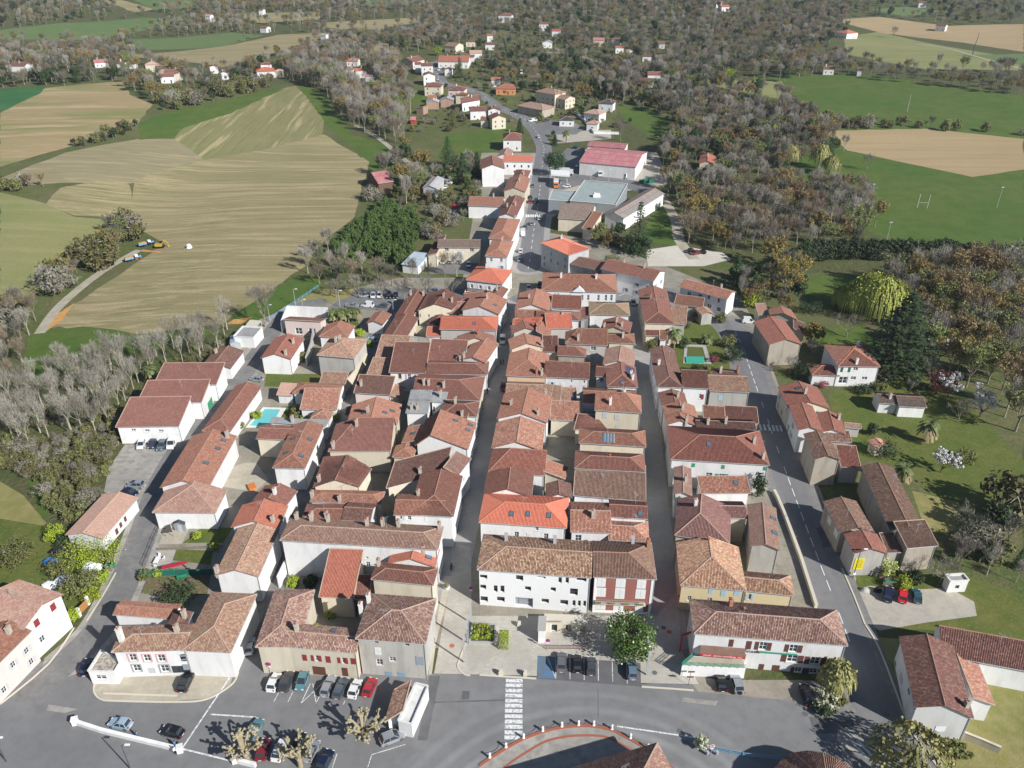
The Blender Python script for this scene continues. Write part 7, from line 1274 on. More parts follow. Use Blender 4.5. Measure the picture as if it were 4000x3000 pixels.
def house(H,idx):
 label,cat,z0,quads,wall,auto,wins,chs,sks,ext=H
 rs=random.Random(idx*77+5); P=quads[0][5]
 cx=sum(p[0] for p in P)/4; cy=sum(p[1] for p in P)/4; o=(cx,cy,z0)
 root=empty(cat.replace(' ','_'),o,label,cat); near=cy<330; far=cy>300
 small=len(chs)==0 and not auto and not wins
 sh=AUTO_SH[rs.randrange(len(AUTO_SH))]
 allw=MB(); wi=[]
 for qi,(h,code,off,pitch,rm,P) in enumerate(quads):
  z=z0+h; planes,rid,eav=roof_planes(P,z,code,off,pitch); eqs=[plane_eq(p) for p in planes]
  W=inset(P,OV if code!='f' else .0)
  for k in range(4):
   A,B=W[k],W[(k+1)%4]; l=math.dist(A,B)
   if l<.3: continue
   ux,uy=(B[0]-A[0])/l,(B[1]-A[1])/l; nx,ny=uy,-ux
   ts=[0,1]
   for i in range(len(eqs)):
    for j in range(i+1,len(eqs)):
     f=lambda e,t:e[0]*(A[0]+(B[0]-A[0])*t)+e[1]*(A[1]+(B[1]-A[1])*t)+e[2]
     d0=f(eqs[i],0)-f(eqs[j],0); d1=f(eqs[i],1)-f(eqs[j],1)
     if d0*d1<0: ts.append(d0/(d0-d1))
   prof=[(t*l,(zroof(eqs,A[0]+(B[0]-A[0])*t,A[1]+(B[1]-A[1])*t)-.02 if code!='f' else z+.35)) for t in sorted(ts)]
   my=[(w[2],z0+w[3],w[4],w[5],w[6]) for w in wins if w[0]==qi and w[1]==k]
   if auto and qi==0 and l>2.6:
    mx,mz=(A[0]+B[0])/2,(A[1]+B[1])/2
    face=(-(mx)*nx-(mz)*ny)/math.hypot(mx,mz)
    if face>-.35:
     top=min(p[1] for p in prof); nlev=max(1,int((top-z0-.4)/2.75)); stp=2.6+rs.random()*1.0; nn=max(1,int((l-1.0)/stp))
     for lv in range(nlev):
      for c in range(nn):
       s=(c+.5)*l/nn-.48; zz=z0+.95+lv*2.8
       if zz+1.45>top: continue
       X,Y=A[0]+ux*(s+.48)+nx*1.3,A[1]+uy*(s+.48)+ny*1.3
       bl=inhouse(X,Y)
       if bl is not None and bl+.8>zz: continue
       if rs.random()<.14: continue
       if lv==0 and rs.random()<.3: my.append((s,z0+.05,1.05,2.2,'doorauto',rs.choice(['brown','grey','white','green','dgreen'])))
       else: my.append((s,zz,.96,1.38,'auto',sh if rs.random()<.75 and not far else None))
   holes=[];dep=[];keep=[]
   for w in my:
    if w[4] in HOLED or w[4]=='doorauto': holes.append(w[:4]); dep.append(.65 if w[4]=='deep' else (1.2 if w[4]=='gate' else .24))
    keep.append(w)
   wall_side(allw,A,B,z0-1.2,prof,holes,dep)
   for w in keep: wi.append((A,B,w))
  if code=='f':
   b=MB(); b.prism(inset(W,.22),z-.1,z+.02); 
   b.build('roof','roof_'+rm,root,o)
   c=MB()
   for k in range(4):
    A,B=W[k],W[(k+1)%4]; l=math.dist(A,B)
    for q in off2([A,B],.3): c.prism(q,z+.34,z+.42+.004*k)
   c.build('parapet_cap','chimney_w',root,o)
   allw.face([(*p,z-.12) for p in inset(W,.02)])
   i2=inset(W,.2)
   for k in range(4): allw.face([(*i2[(k+1)%4],z-.1),(*i2[k],z-.1),(*i2[k],z+.36),(*i2[(k+1)%4],z+.36)])
  else:
   b=MB(); ribs=near and rm not in('corr','fibro','fibro2','redmetal','bluesheet','slate','flatgrey','flatwhite')
   roof_mesh(b,planes,ribs or rm in('corr',))
   r=b.build('roof','roof_'+rm if not rm.startswith('roof') else rm,root,o,uv=True)
   if rid and cy<700:
    c=MB(); rad=.15 if near else .2
    for i,(A,B) in enumerate(rid):
     if math.dist(A,B)>.4: c.tube([(A[0],A[1],A[2]+.12),(B[0],B[1],B[2]+.12)],rad,6)
    if c.f: c.build('ridge_tiles','ridge_orange' if rm in('o','villa') else ('ridge_pale' if rm[0] in'mph' else 'ridge'),r,o)
   if eav and cy<420:
    for A,B in eav:
     l=math.dist(A,B); n=((B[1]-A[1])/l,-(B[0]-A[0])/l); c=MB()
     c.tube([(A[0]+n[0]*.06,A[1]+n[1]*.06,z+.04),(B[0]+n[0]*.06,B[1]+n[1]*.06,z+.04)],.075,5); c.build('gutter','zinc',root,o)
   if code[0]=='s' and cy<420 and rm not in('corr','flatgrey','bluesheet'):
    q=planes[0]
    for i in(1,2,3): c=MB(); c.tube([tuple(Vector(q[i])+Vector((0,0,.14))),tuple(Vector(q[(i+1)%4])+Vector((0,0,.14)))],.13,6); c.build('verge_tiles','ridge_pale',r,o)
  if qi==0:
   uvp=lambda u,v:lerp(lerp(P[0],P[1],u),lerp(P[3],P[2],u),v)
   for c in chs:
    x,y=uvp(c[0],c[1]); chimney(root,o,x,y,zroof(eqs,x,y) if code!='f' else z,c[2] if len(c)>2 else 'r',rs)
   if auto and not chs and cy<700 and rs.random()<.7:
    x,y=uvp(rs.uniform(.2,.8),rs.uniform(.35,.65)); chimney(root,o,x,y,zroof(eqs,x,y),rs.choice('rrbw'),rs)
   for u,v in sks:
    x,y=uvp(u,v); zz=zroof(eqs,x,y); e=min(eqs,key=lambda q:q[0]*x+q[1]*y+q[2]); n=Vector((-e[0],-e[1],1)).normalized()
    g=Vector((-e[0],-e[1],0)); g=g.normalized() if g.length>.01 else Vector((0,-1,0)); sx=Vector((-g.y,g.x,0)); sv=n.cross(sx); C=Vector((x,y,zz))+n*.2
    q=lambda w,l2,hh:[tuple(C+sx*a*w/2+sv*b2*l2/2+n*hh) for a,b2 in((-1,-1),(1,-1),(1,1),(-1,1))]
    b=MB(); lo,hi=q(.98,1.3,-.12),q(.98,1.3,.06)
    b.face(hi)
    for i in range(4): b.face([lo[i],lo[(i+1)%4],hi[(i+1)%4],hi[i]])
    s_=b.build('skylight','frame_dark',root,o); b=MB(); b.face(q(.78,1.08,.068)); b.build('pane','skyglass',s_,o)
   if 'solar' in ext:
    e=max(eqs,key=lambda q:q[0]*0-q[0]); 
    b=MB(); n=Vector((-e[0],-e[1],1)).normalized()
    for i in range(4):
     for j in range(2):
      x,y=uvp(.72+j*.13,.55+i*.09); C=Vector((x,y,zroof([e],x,y)))+n*.22
      g=Vector((-e[0],-e[1],0)).normalized(); sx=Vector((-g.y,g.x,0)); sv=n.cross(sx)
      b.face([tuple(C+sx*a*.5+sv*c*.75) for a,c in((-1,-1),(1,-1),(1,1),(-1,1))])
    b.build('solar_panel','solar',root,o)
   if 'roofglass' in ext:
    b=MB();c=MB(); e=plane_eq(planes[0]); n=Vector((-e[0],-e[1],1)).normalized()
    for i in range(4):
     x,y=uvp(.37+i*.045,.26); C=Vector((x,y,zroof([e],x,y)))+n*.25; g=Vector((-e[0],-e[1],0)).normalized(); sx=Vector((-g.y,g.x,0)); sv=n.cross(sx)
     b.face([tuple(C+sx*a*.28+sv*q*1.3) for a,q in((-1,-1),(1,-1),(1,1),(-1,1))])
     c.tube([tuple(C+sx*.33-sv*1.35),tuple(C+sx*.33+sv*1.35)],.05,4)
    f=c.build('roof_window','frame_white',root,o); b.build('pane','skyglass',f,o)
   if 'pediment' in ext:
    A,B=W[0],W[1]; a=lerp(A,B,.4); c2=lerp(A,B,.58); m2=lerp(A,B,.49); n=((B[1]-A[1])/math.dist(A,B),-(B[0]-A[0])/math.dist(A,B)); f=lambda p,d,zz:(p[0]+n[0]*d,p[1]+n[1]*d,zz)
    b=MB(); t0=[f(a,.6,z),f(c2,.6,z),f(m2,.6,z+2)]; t1=[f(a,-.5,z),f(c2,-.5,z),f(m2,-.5,z+2)]
    b.face(t0)
    for i in range(3): b.face([t0[i],t0[(i+1)%3],t1[(i+1)%3],t1[i]])
    b.build('pediment','wall_W2',root,o)
 allw.build('wall','wall_'+wall,root,o)
 h,P=quads[0][0],quads[0][5]
 if near and quads[0][1]!='f' and h>4.5:
  W=inset(P,OV-.08); b=MB(); b.tube([(*W[1],z0),(*W[1],z0+h)],.06,4); b.build('downpipe','zinc',root,o)
  if rs.random()<.55:
   x,y=lerp(P[0],P[2],rs.uniform(.3,.7)); z=z0+h+1; b=MB(); a_=rs.uniform(0,3); b.tube([(x,y,z-.8),(x,y,z+2.6)],.03,4); dx,dy=math.cos(a_),math.sin(a_); b.tube([(x-dx*.7,y-dy*.7,z+2.5),(x+dx*.7,y+dy*.7,z+2.5)],.02,3)
   for t in(-.6,-.3,0,.3,.6): b.tube([(x+dx*t+dy*.35,y+dy*t-dx*.35,z+2.5),(x+dx*t-dy*.35,y+dy*t+dx*.35,z+2.5)],.015,3)
   b.build('aerial','zinc',root,o)
 for A,B,w in wi: add_window(root,o,A,B,(w[0],w[1]-z0,)+tuple(w[2:]),far)
 return root
surf('solar',(.03,.05,.11),[(3,.4,.6,(.05,.08,.16),.6)],rough=.15,spec=.7)
for i,h in enumerate(HOUSES): house(h,i)
# -- vehicles
for n,c in dict(white=(.72,.72,.71),anthracite=(.05,.052,.056),teal=(.1,.22,.25),silver=(.38,.4,.43),bluegrey=(.12,.15,.19),red=(.42,.02,.03),brightred=(.6,.02,.03),darkred=(.2,.02,.03),black=(.012,.012,.014),navy=(.012,.018,.05),iceblue=(.33,.43,.52),grey=(.2,.2,.21),darkgrey=(.06,.065,.075),bluesilver=(.2,.28,.37),darkteal=(.025,.09,.11),orange=(.75,.2,.02),pink=(.6,.1,.3),tractorblue=(.12,.32,.55),yellow=(.75,.47,.03)).items():
 m,t,N,L,B=newmat('paint_'+n); B.inputs['Base Color'].default_value=(*c,1); B.inputs['Roughness'].default_value=.32; B.inputs['Metallic'].default_value=.35 if n in('silver','bluesilver','bluegrey','grey') else 0; B.inputs['Coat Weight'].default_value=.6; B.inputs['Coat Roughness'].default_value=.08
surf('tyre',(.02,.02,.021),rough=.85); surf('rim',(.4,.41,.42),rough=.35,metal=.7); surf('lamp_clear',(.7,.72,.74),rough=.15,spec=.8); surf('lamp_red',(.35,.01,.012),rough=.25); surf('plate',(.75,.75,.7)); surf('black_trim',(.02,.02,.022),rough=.6)
DIM=dict(hatch=(4.05,1.74,1.47,.80,-1.1,.55,.25,-1.55),estate=(4.55,1.76,1.48,.84,-1.25,.5,.2,-1.95),suv=(4.5,1.84,1.72,.98,-1.15,.55,.2,-1.85),mpv=(4.3,1.8,1.62,.86,-1.4,.75,.15,-1.8),sedan=(4.6,1.77,1.44,.82,-1.0,.5,.3,-1.15),van=(4.6,1.86,1.95,1.0,-1.3,.85,.2,-2.1),bigvan=(5.6,2.05,2.6,1.1,-1.8,1.75,.15,-2.65))
CARM={}
def car_parts(t):
 if t in CARM: return CARM[t]
 Ln,Wd,Ht,belt,_,wsx,_,rear=DIM[t]; F=Ln/2; R=-Ln/2; w=Wd/2; hood=belt-.02 if t not in('van','bigvan') else belt+.05
 # body shell: stations nose to tail, ring of half widths and heights
 st=[(F,.62,.42,.58),(F-.12,.9,.26,.66),(F-.55,.97,.2,hood-.06),(wsx+.55,1,.19,hood),(0,1,.18,belt),(rear+.4,1,.19,belt),(R+.3,.97,.22,belt-.02 if t!='sedan' else belt),(R+.06,.9,.28,belt-.06),(R,.7,.4,belt-.2)]
 b=MB(); n=len(st); ring=[]
 for x,k,z0,z1 in st: ring.append([(x,-w*k,z0),(x,-w*k*1.0,z0+(z1-z0)*.55),(x,-w*k*.95,z1),(x,w*k*.95,z1),(x,w*k,z0+(z1-z0)*.55),(x,w*k,z0)])
 for i in range(n-1):
  for q in range(5): b.face([ring[i][q],ring[i+1][q],ring[i+1][q+1],ring[i][q+1]])
 b.face(ring[0]); b.face(list(reversed(ring[-1])))
 # roof panel and pillars
 top=Ht; fr=wsx-.45 if t not in('van','bigvan') else wsx-.25; rr=rear+.28; 
 if t=='sedan': rr=rear+.45
 wt=w*.76 if t not in('van','bigvan') else w*.86
 roof=[(fr,-wt,top-.05),(fr-.25,-wt,top),(rr+.15,-wt,top-.02),(rr,-wt,top-.07)]
 for i in range(3):
  p,q=roof[i],roof[i+1]; b.face([p,(p[0],-p[1],p[2]),(q[0],-q[1],q[2]),q])
 rb=[(wsx+.35,-w*.9,belt),(rear,-w*.9,belt)]
 def bar(a,c,r=.05): b.tube([a,c],r,4)
 for s in(-1,1):
  bar((wsx+.35,s*w*.9,belt),(fr,s*wt,top-.04)); bar((rear,s*w*.9,belt),(rr,s*wt,top-.06),.07); bar((fr,s*wt,top-.02),(rr,s*wt,top-.04)); xm=(wsx+rear)/2; bar((xm,s*w*.93,belt),(xm,s*wt,top-.03))
  if t in('van','bigvan'):
   b.face([(wsx-.75,s*w*.955,belt-.02),(rear,s*w*.955,belt-.02),(rr,s*wt*1.015,top-.06),(wsx-.75,s*wt*1.015,top-.06)])
 body=b.mesh('body',['paint_white'])
 g=MB(); g.face([(wsx+.36,-w*.88,belt+.01),(wsx+.36,w*.88,belt+.01),(fr,wt*.97,top-.06),(fr,-wt*.97,top-.06)]); ws=g.mesh('windscreen',['glass'])
 g=MB(); g.face([(rear-.01,w*.86,belt+.02),(rear-.01,-w*.86,belt+.02),(rr,-wt*.95,top-.09),(rr,wt*.95,top-.09)]); rw=g.mesh('rear_window',['glass'] if t not in('bigvan',) else ['paint_white'])
 sw=[]
 for s in(-1,1):
  g=MB(); g.face([(wsx+.3,s*w*.92,belt+.01),(rear+.05,s*w*.92,belt+.01),(rr+.05,s*wt*1.0,top-.08),(fr-.03,s*wt*1.0,top-.07)]); sw.append(g.mesh('side_window',['glass']))
 wh=MB(); wh.tube([(0,-.1,0),(0,.1,0)],.315 if t!='suv' else .36,12); wh=wh.mesh('wheel',['tyre']); ri=MB(); ri.tube([(0,-.108,0),(0,.108,0)],.2,10); ri=ri.mesh('rim',['rim'])
 hl=MB(); hl.box((F-.1,0,.64),(.14,.36,.13)); hl=hl.mesh('headlight',['lamp_clear']); tl=MB(); tl.box((R+.07,0,.78),(.1,.2,.26)); tl=tl.mesh('tail_light',['lamp_red'])
 pl=MB(); pl.box((R-.0,0,.5),(.03,.52,.12)); pl=pl.mesh('number_plate',['plate']); mi=MB(); mi.box((wsx+.12,0,belt+.1),(.12,.2,.13)); mi=mi.mesh('mirror',['paint_white'])
 CARM[t]=(body,ws,rw,sw,wh,ri,hl,tl,pl,mi); return CARM[t]
def paint(o,c): o.material_slots[0].link='OBJECT'; o.material_slots[0].material=MATS['paint_'+c]
GRP={}
def lorry(x,y,a,col,label):
 z=terr(x,y); r=empty('lorry',(x,y,z),label,'lorry','lorries by the warehouse and fuel stop',a)
 b=MB(); b.box((2.6,0,1.6),(1.7,2.2,2.2)); b.box((3.2,0,.7),(.7,2.2,.6)); paint(b.build('cab',['paint_white'],r),col)
 b=MB(); b.box((3.47,0,2.05),(.04,1.9,.85)); b.build('windscreen','glass',r)
 b=MB(); b.box((-1.1,0,2.05),(5.4,2.4,2.5)); b.build('box_body','paint_white',r)
 b=MB(); b.box((-.3,0,.68),(6.8,.9,.25)); b.build('chassis','black_trim',r)
 for wx in(2.7,-1.6,-2.7):
  for s in(-1,1): b=MB(); b.tube([(wx,s*1.05-.13,.48),(wx,s*1.05+.13,.48)],.48,10); b.build('wheel','tyre',r)
def car(x,y,a,t,col,label):
 a=math.radians(a)
 if t=='truck': return lorry(x,y,a,col,label)
 body,ws,rw,sw,wh,ri,hl,tl,pl,mi=car_parts(t); z=terr(x,y)+.012
 Ln,Wd=DIM[t][:2]
 r=empty('parked_car' if 'van' not in t else 'van',(x,y,z),label,'car' if 'van' not in t else 'van','cars and vans around the village',a)
 paint(put('body',body,r),col); put('windscreen',ws,r); put('rear_window',rw,r)
 for m in sw: put('side_window',m,r)
 for sx in(Ln*.31,-Ln*.3):
  for s in(-1,1):
   q=put('wheel',wh,r,(sx,s*(Wd/2-.1),.32)); 
   if y<300: put('rim',ri,q)
 for s in(-1,1):
  put('headlight',hl,r,(0,s*Wd*.33,0)); put('tail_light',tl,r,(0,s*Wd*.4,0))
  if y<300: paint(put('mirror',mi,r,(0,s*Wd*.53,0)),col)
 put('number_plate',pl,r)
 if 'spare wheel' in label: q=put('spare_wheel',wh,r,(-Ln/2-.1,0,.95)); q.rotation_euler=(0,0,PI/2)
 if 'roof box' in label: b=MB(); b.box((-.3,0,1.66),(1.7,.8,.32)); b.build('roof_box','black_trim',r)
 if 'roof window' in label: b=MB(); b.face([(0,-.4,1.735),(.7,-.4,1.735),(.7,.4,1.735),(0,.4,1.735)]); b.build('sunroof','glass',r)
 if 'pink' in label and t=='bigvan': b=MB(); b.box((-1.5,0,1.6),(1.6,2.09,1.0)); b.build('pink_panel','paint_pink',r)
for c in CARS: car(*c)
# -- vegetation
def leafm(name,c1,c2,rough=.6,spec=.25,trans=0):
 m,t,N,L,B=newmat(name); g=N.new('ShaderNodeNewGeometry'); c=mix(N,L,g.outputs['Random Per Island'],c1,c2)
 oi=N.new('ShaderNodeObjectInfo'); h=N.new('ShaderNodeHueSaturation'); L.new(rng(N,L,oi.outputs['Random'],0,1,.82,1.2),h.inputs['Value']); L.new(rng(N,L,oi.outputs['Random'],0,1,.494,.508),h.inputs['Hue']); L.new(c,h.inputs['Color'])
 L.new(h.outputs[0],B.inputs['Base Color']); B.inputs['Roughness'].default_value=rough; B.inputs['Specular IOR Level'].default_value=spec
leafm('twig',(.16,.138,.115),(.33,.295,.255),.9,.05); leafm('twig_red',(.18,.138,.1),(.33,.26,.19),.9,.05); leafm('twig_pale',(.27,.245,.205),(.43,.395,.34),.9,.05)
surf('bark',(.3,.26,.2),[(1.5,.42,.62,(.19,.165,.115),.9)]); surf('bark_pale',(.4,.365,.295),[(1.2,.45,.65,(.3,.29,.18),.9)]); surf('bark_dark',(.12,.09,.065),[(2,.45,.65,(.07,.06,.045),.8)]); surf('bark_plane',(.35,.305,.21),[(1.6,.45,.6,(.3,.25,.14),.9)])
leafm('leaf_ochre',(.16,.125,.03),(.34,.25,.06)); leafm('leaf_olive',(.085,.1,.028),(.2,.2,.06)); leafm('leaf_spring',(.12,.15,.03),(.25,.28,.07)); leafm('leaf_ever',(.022,.045,.018),(.07,.1,.035)); leafm('leaf_dark',(.02,.034,.015),(.055,.08,.03)); leafm('leaf_lime',(.22,.29,.02),(.36,.42,.05)); leafm('leaf_gloss',(.035,.085,.012),(.13,.21,.035),.35,.5)
leafm('leaf_willow',(.22,.25,.045),(.38,.39,.09)); leafm('leaf_weep',(.2,.2,.06),(.36,.33,.13)); leafm('leaf_bamboo',(.045,.09,.02),(.125,.18,.05)); leafm('leaf_bramble',(.07,.08,.028),(.18,.155,.06)); leafm('leaf_grey',(.14,.13,.095),(.26,.235,.165)); leafm('blossom',(.62,.6,.58),(.82,.8,.78)); leafm('leaf_plum',(.1,.025,.03),(.2,.06,.06)); leafm('leaf_pink',(.3,.06,.1),(.4,.12,.16)); leafm('leaf_pale',(.34,.38,.1),(.5,.52,.2)); leafm('leaf_pine',(.02,.05,.02),(.06,.11,.04)); leafm('leaf_palm',(.06,.09,.03),(.18,.2,.07)); leafm('leaf_dry',(.22,.17,.09),(.34,.27,.15)); leafm('leaf_rust',(.2,.14,.05),(.32,.22,.085)); leafm('leaf_cream',(.4,.42,.25),(.62,.62,.45))
def rv(r): 
 z=r.uniform(-1,1); a=r.uniform(0,2*PI); q=math.sqrt(1-z*z); return Vector((q*math.cos(a),q*math.sin(a),z))
def leaf(b,c,s,r,mi=0,dirn=None):
 d=dirn or rv(r); a=d.orthogonal().normalized(); w=a.cross(d).normalized()
 b.face([tuple(c-a*s*.5),tuple(c+w*s*.45+a*s*.1),tuple(c+a*s*.62),tuple(c-w*s*.45+a*s*.1)],mi)
def twig(b,c,d,l,w,r,mi=0):
 s=d.cross(rv(r)); s=s.normalized()*w if s.length>1e-4 else Vector((w,0,0)); b.face([tuple(c-s),tuple(c+s),tuple(c+d*l)],mi)
def grow(b,r,p,d,l,rad,lv,tips,kids=3,up=.25,k=5):
 n=3; P=[p];cur=d
 for i in range(n):
  cur=(cur+rv(r)*.18+Vector((0,0,up*.3))).normalized(); P.append(P[-1]+cur*(l/n))
 b.tube(P,[rad*(1-.5*i/n) for i in range(n+1)],k if lv>1 else 3,0,False)
 tips.append((P[-1],cur,lv)); 
 if lv<=0: return
 for j in range(kids):
  t=.35+.65*(j+1)/kids; q=P[1].lerp(P[3],max(0,(t-.33)/.67)); nd=(cur*.75+rv(r)*.75+Vector((0,0,up))).normalized()
  grow(b,r,q,nd,l*.68,rad*.5,lv-1,tips,kids,up,k)
PROTO={}
def parts_bare(seed,h=12,rad=4.2,bark='bark',tw='twig',ntw=1500,leaves=None,nl=0,ls=.35,low=.3):
 r=random.Random(seed); b=MB(); tips=[]
 th=h*low; b.tube([(0,0,-.4),(r.uniform(-.1,.1),r.uniform(-.1,.1),th*.6),(r.uniform(-.3,.3),r.uniform(-.3,.3),th*1.1)],[h*.022,h*.018,h*.015],6,0,False)
 for i in range(6):
  a=i*2*PI/6+r.uniform(-.4,.4); up=.9 if i else 3
  grow(b,r,Vector((0,0,th*(.75+.06*i))),Vector((math.cos(a)*.8,math.sin(a)*.8,up)).normalized(),h*.34,h*.010,2,tips,3,.35)
 zs=max(t[0].z for t in tips); xs=max(math.hypot(t[0].x,t[0].y) for t in tips); sx=rad*.9/xs; sz=h*.93/zs
 b.v=[(x*sx if z>th else x*(1+(sx-1)*max(0,z/th)),y*sx if z>th else y*(1+(sx-1)*max(0,z/th)),z*sz) for x,y,z in b.v]
 c=MB(); T=[(Vector((t[0].x*sx,t[0].y*sx,t[0].z*sz)),t[1],t[2]) for t in tips]
 for i in range(ntw):
  t=r.choice(T); o=t[0]+rv(r)*h*.045; out=Vector((o.x,o.y,(o.z-h*.45))).normalized(); d=(t[1]*.6+out*.6+rv(r)*.7+Vector((0,0,.2))).normalized()
  twig(c,o-d*.3,d,r.uniform(.7,1.5)*h/12,.024*h/12+.012,r,0)
 if leaves:
  for i in range(nl): t=r.choice(T); leaf(c,t[0]+rv(r)*h*.06*r.random()**.4,ls*r.uniform(.6,1.3),r,1)
 return (b,[bark]),(c,[tw]+([leaves] if leaves else []))
def clumps(r,n,shape):
 return [shape(r) for _ in range(n)]
def parts_leafy(seed,h,rad,leafmat,n=2600,ls=.42,low=.22,bark='bark',flat=1.0,nc=34,dense=.17,box=False,twn=0):
 r=random.Random(seed); b=MB(); b.tube([(0,0,-.3),(.08,.05,h*low),(0,.1,h*.6)],[h*.026,h*.022,h*.008],6,0,False)
 C=[]; cz=h*(1+low)/2; rz=h*(1-low)/2
 for i in range(nc):
  d=rv(r); q=r.random()**.33*.86; p=Vector((d.x*rad*q,d.y*rad*q,cz+d.z*rz*q*flat)); C.append((p,rad*dense*r.uniform(.9,1.9)))
  if i<7: b.tube([(0,0,h*low*.9),tuple(p*.6+Vector((0,0,h*.1))),tuple(p)],[h*.012,h*.008,h*.003],4,0,False)
 c=MB()
 for i in range(n):
  if box: p=Vector((r.uniform(-1,1)*rad,r.uniform(-1,1)*rad*.62,r.uniform(0,1)*h)); a=r.randrange(3); p=Vector((rad*r.choice((-1,1)) if a==0 else p.x,rad*.62*r.choice((-1,1)) if a==1 else p.y,h if a==2 else p.z)); leaf(c,p,ls*r.uniform(.6,1.2),r); continue
  p,s=r.choice(C); d=rv(r); leaf(c,p+d*s*r.uniform(.55,1.05),ls*r.uniform(.6,1.35),r,0,(d+rv(r)*.9+Vector((0,0,.4))).normalized())
 for i in range(twn):
  p,s=r.choice(C); d=rv(r); twig(c,p,d,s*1.5,.03,r,1)
 return (b,[bark]),(c,[leafmat]+(['twig_pale'] if twn else []))
def parts_conifer(seed,h,rad,lm='leaf_pine',flat=.25,lev=18,cedar=False):
 r=random.Random(seed); b=MB(); b.tube([(0,0,-.4),(0,0,h*.5),(0,0,h)],[h*.02,h*.013,h*.003],6,0,False); c=MB()
 for i in range(lev):
  f=i/(lev-1); z=h*(.07+.91*f); L_=rad*((1-f)**.8 if not cedar else (1-f**1.6)*(.75+.25*r.random()))+.2; nb=int(5+8*(1-f)) 
  for j in range(nb):
   a=j*2*PI/nb+r.uniform(-.3,.3); l=L_*r.uniform(.7,1.1); d=Vector((math.cos(a),math.sin(a),-.22 if not cedar else .06)); s=Vector((-d.y,d.x,0))
   b.tube([(0,0,z),tuple(Vector((0,0,z))+d*l*.9)],[.04,.015],3,0,False)
   for k in range(9 if not cedar else 15):
    t=r.uniform(.18,1); p=Vector((0,0,z))+d*l*t+s*r.uniform(-1,1)*l*.22*(1.1-t*.5); e=(d+s*r.uniform(-1.2,1.2)+Vector((0,0,r.uniform(-.5,.25)))).normalized()
    q=r.uniform(.5,1.0)*(.6+rad*.09); w=e.cross(Vector((0,0,1))).normalized()*q*.3; c.face([tuple(p-w*.4),tuple(p+w+e*q*.5),tuple(p+e*q),tuple(p-w+e*q*.5)])
 return (b,['bark_dark']),(c,[lm])
def parts_willow(seed,h,rad,lm='leaf_willow',n=520,drop=.6,bark='bark'):
 r=random.Random(seed); b=MB(); tips=[]; b.tube([(0,0,-.3),(0,0,h*.35)],[h*.035,h*.028],7,0,False)
 c=MB()
 for i in range(9):
  a=i*.7; p=Vector((math.cos(a)*rad*.55*r.random(),math.sin(a)*rad*.55*r.random(),h*r.uniform(.75,.95))); b.tube([(0,0,h*.3),tuple(p*.5+Vector((0,0,h*.25))),tuple(p)],[h*.018,h*.012,h*.005],5,0,False)
 for i in range(n):
  a=r.uniform(0,2*PI); q=math.sqrt(r.random())*rad; zt=h*(1-.38*(q/rad)**2)*r.uniform(.88,1.02); p=Vector((math.cos(a)*q,math.sin(a)*q,zt)); o=Vector((math.cos(a),math.sin(a),0)); dl=h*drop*r.uniform(.35,.9)*(.55+.45*q/rad)
  P=[p,p+o*.5+Vector((0,0,-dl*.3)),p+o*.8+Vector((0,0,-dl))]; s=Vector((-o.y,o.x,0))*r.uniform(.1,.2)
  for k in range(2): c.face([tuple(P[k]-s),tuple(P[k]+s),tuple(P[k+1]+s*(.9 if k==0 else .3)),tuple(P[k+1]-s*(.9 if k==0 else .3))])
  leaf(c,p+rv(r)*.5,.6,r)
 return (b,[bark]),(c,[lm])
def parts_palm(seed,h,rad):
 r=random.Random(seed); b=MB(); b.tube([(0,0,-.2),(.1,.05,h*.5),(.05,0,h*.86)],[.26,.22,.25],7,0,False); c=MB(); t=Vector((.05,0,h*.87))
 for i in range(34):
  a=i*2.4; e=r.uniform(-.9,1.1); d=Vector((math.cos(a),math.sin(a),0)); P=[t]
  for k in range(1,5): f=k/4; P.append(t+d*rad*f*(1-.12*abs(e))+Vector((0,0,rad*(e*f-.75*f*f))))
  for k in range(4):
   p,q=P[k],P[k+1]; s=Vector((-d.y,d.x,0)); w=(.16+.42*math.sin(PI*(k+.6)/4.4))
   c.face([tuple(p),tuple(p+s*w+Vector((0,0,-.12))),tuple(q+s*w*.9+Vector((0,0,-.15))),tuple(q)],0 if e>-.4 else 1); c.face([tuple(p),tuple(q),tuple(q-s*w*.9+Vector((0,0,-.15))),tuple(p-s*w+Vector((0,0,-.12)))],0 if e>-.4 else 1)
 return (b,['bark']),(c,['leaf_palm','leaf_dry'])
def parts_pollard(seed,h,rad):
 r=random.Random(seed); b=MB(); b.tube([(0,0,-.2),(.05,0,.5),(.1,.05,h*.42)],[.5,.4,.42],9,0,False); c=MB()
 for i in range(11):
  a=i*2*PI/11*1.0+r.uniform(-.25,.25); d=Vector((math.cos(a),math.sin(a),0)); q=rad*r.uniform(.5,.85) if i<8 else rad*.25; z=h*r.uniform(.62,.9) if i<8 else h*.95
  P=[Vector((.1,.05,h*.36)),Vector((.1,.05,h*.46))+d*q*.3,d*q*.7+Vector((0,0,z*.86)),d*q+Vector((0,0,z))]
  b.tube(P,[.32,.25,.2,.17],6,0,False)
  for j in range(7):
   k=r.choice((1,2,2,2)); s=P[k].lerp(P[min(k+1,3)],r.random()); e=(d*.5+rv(r)*.75+Vector((0,0,.5))).normalized(); l=r.uniform(.5,1.15)*rad/5; b.tube([tuple(s),tuple(s+e*l*.6),tuple(s+e*l)],[.14,.11,.1],5,0,False); c.lathe([(.05,-.2),(.19,-.12),(.25,0),(.18,.16),(.03,.22)],tuple(s+e*l),6)
 return (b,['bark_plane']),(c,['bark_plane'])
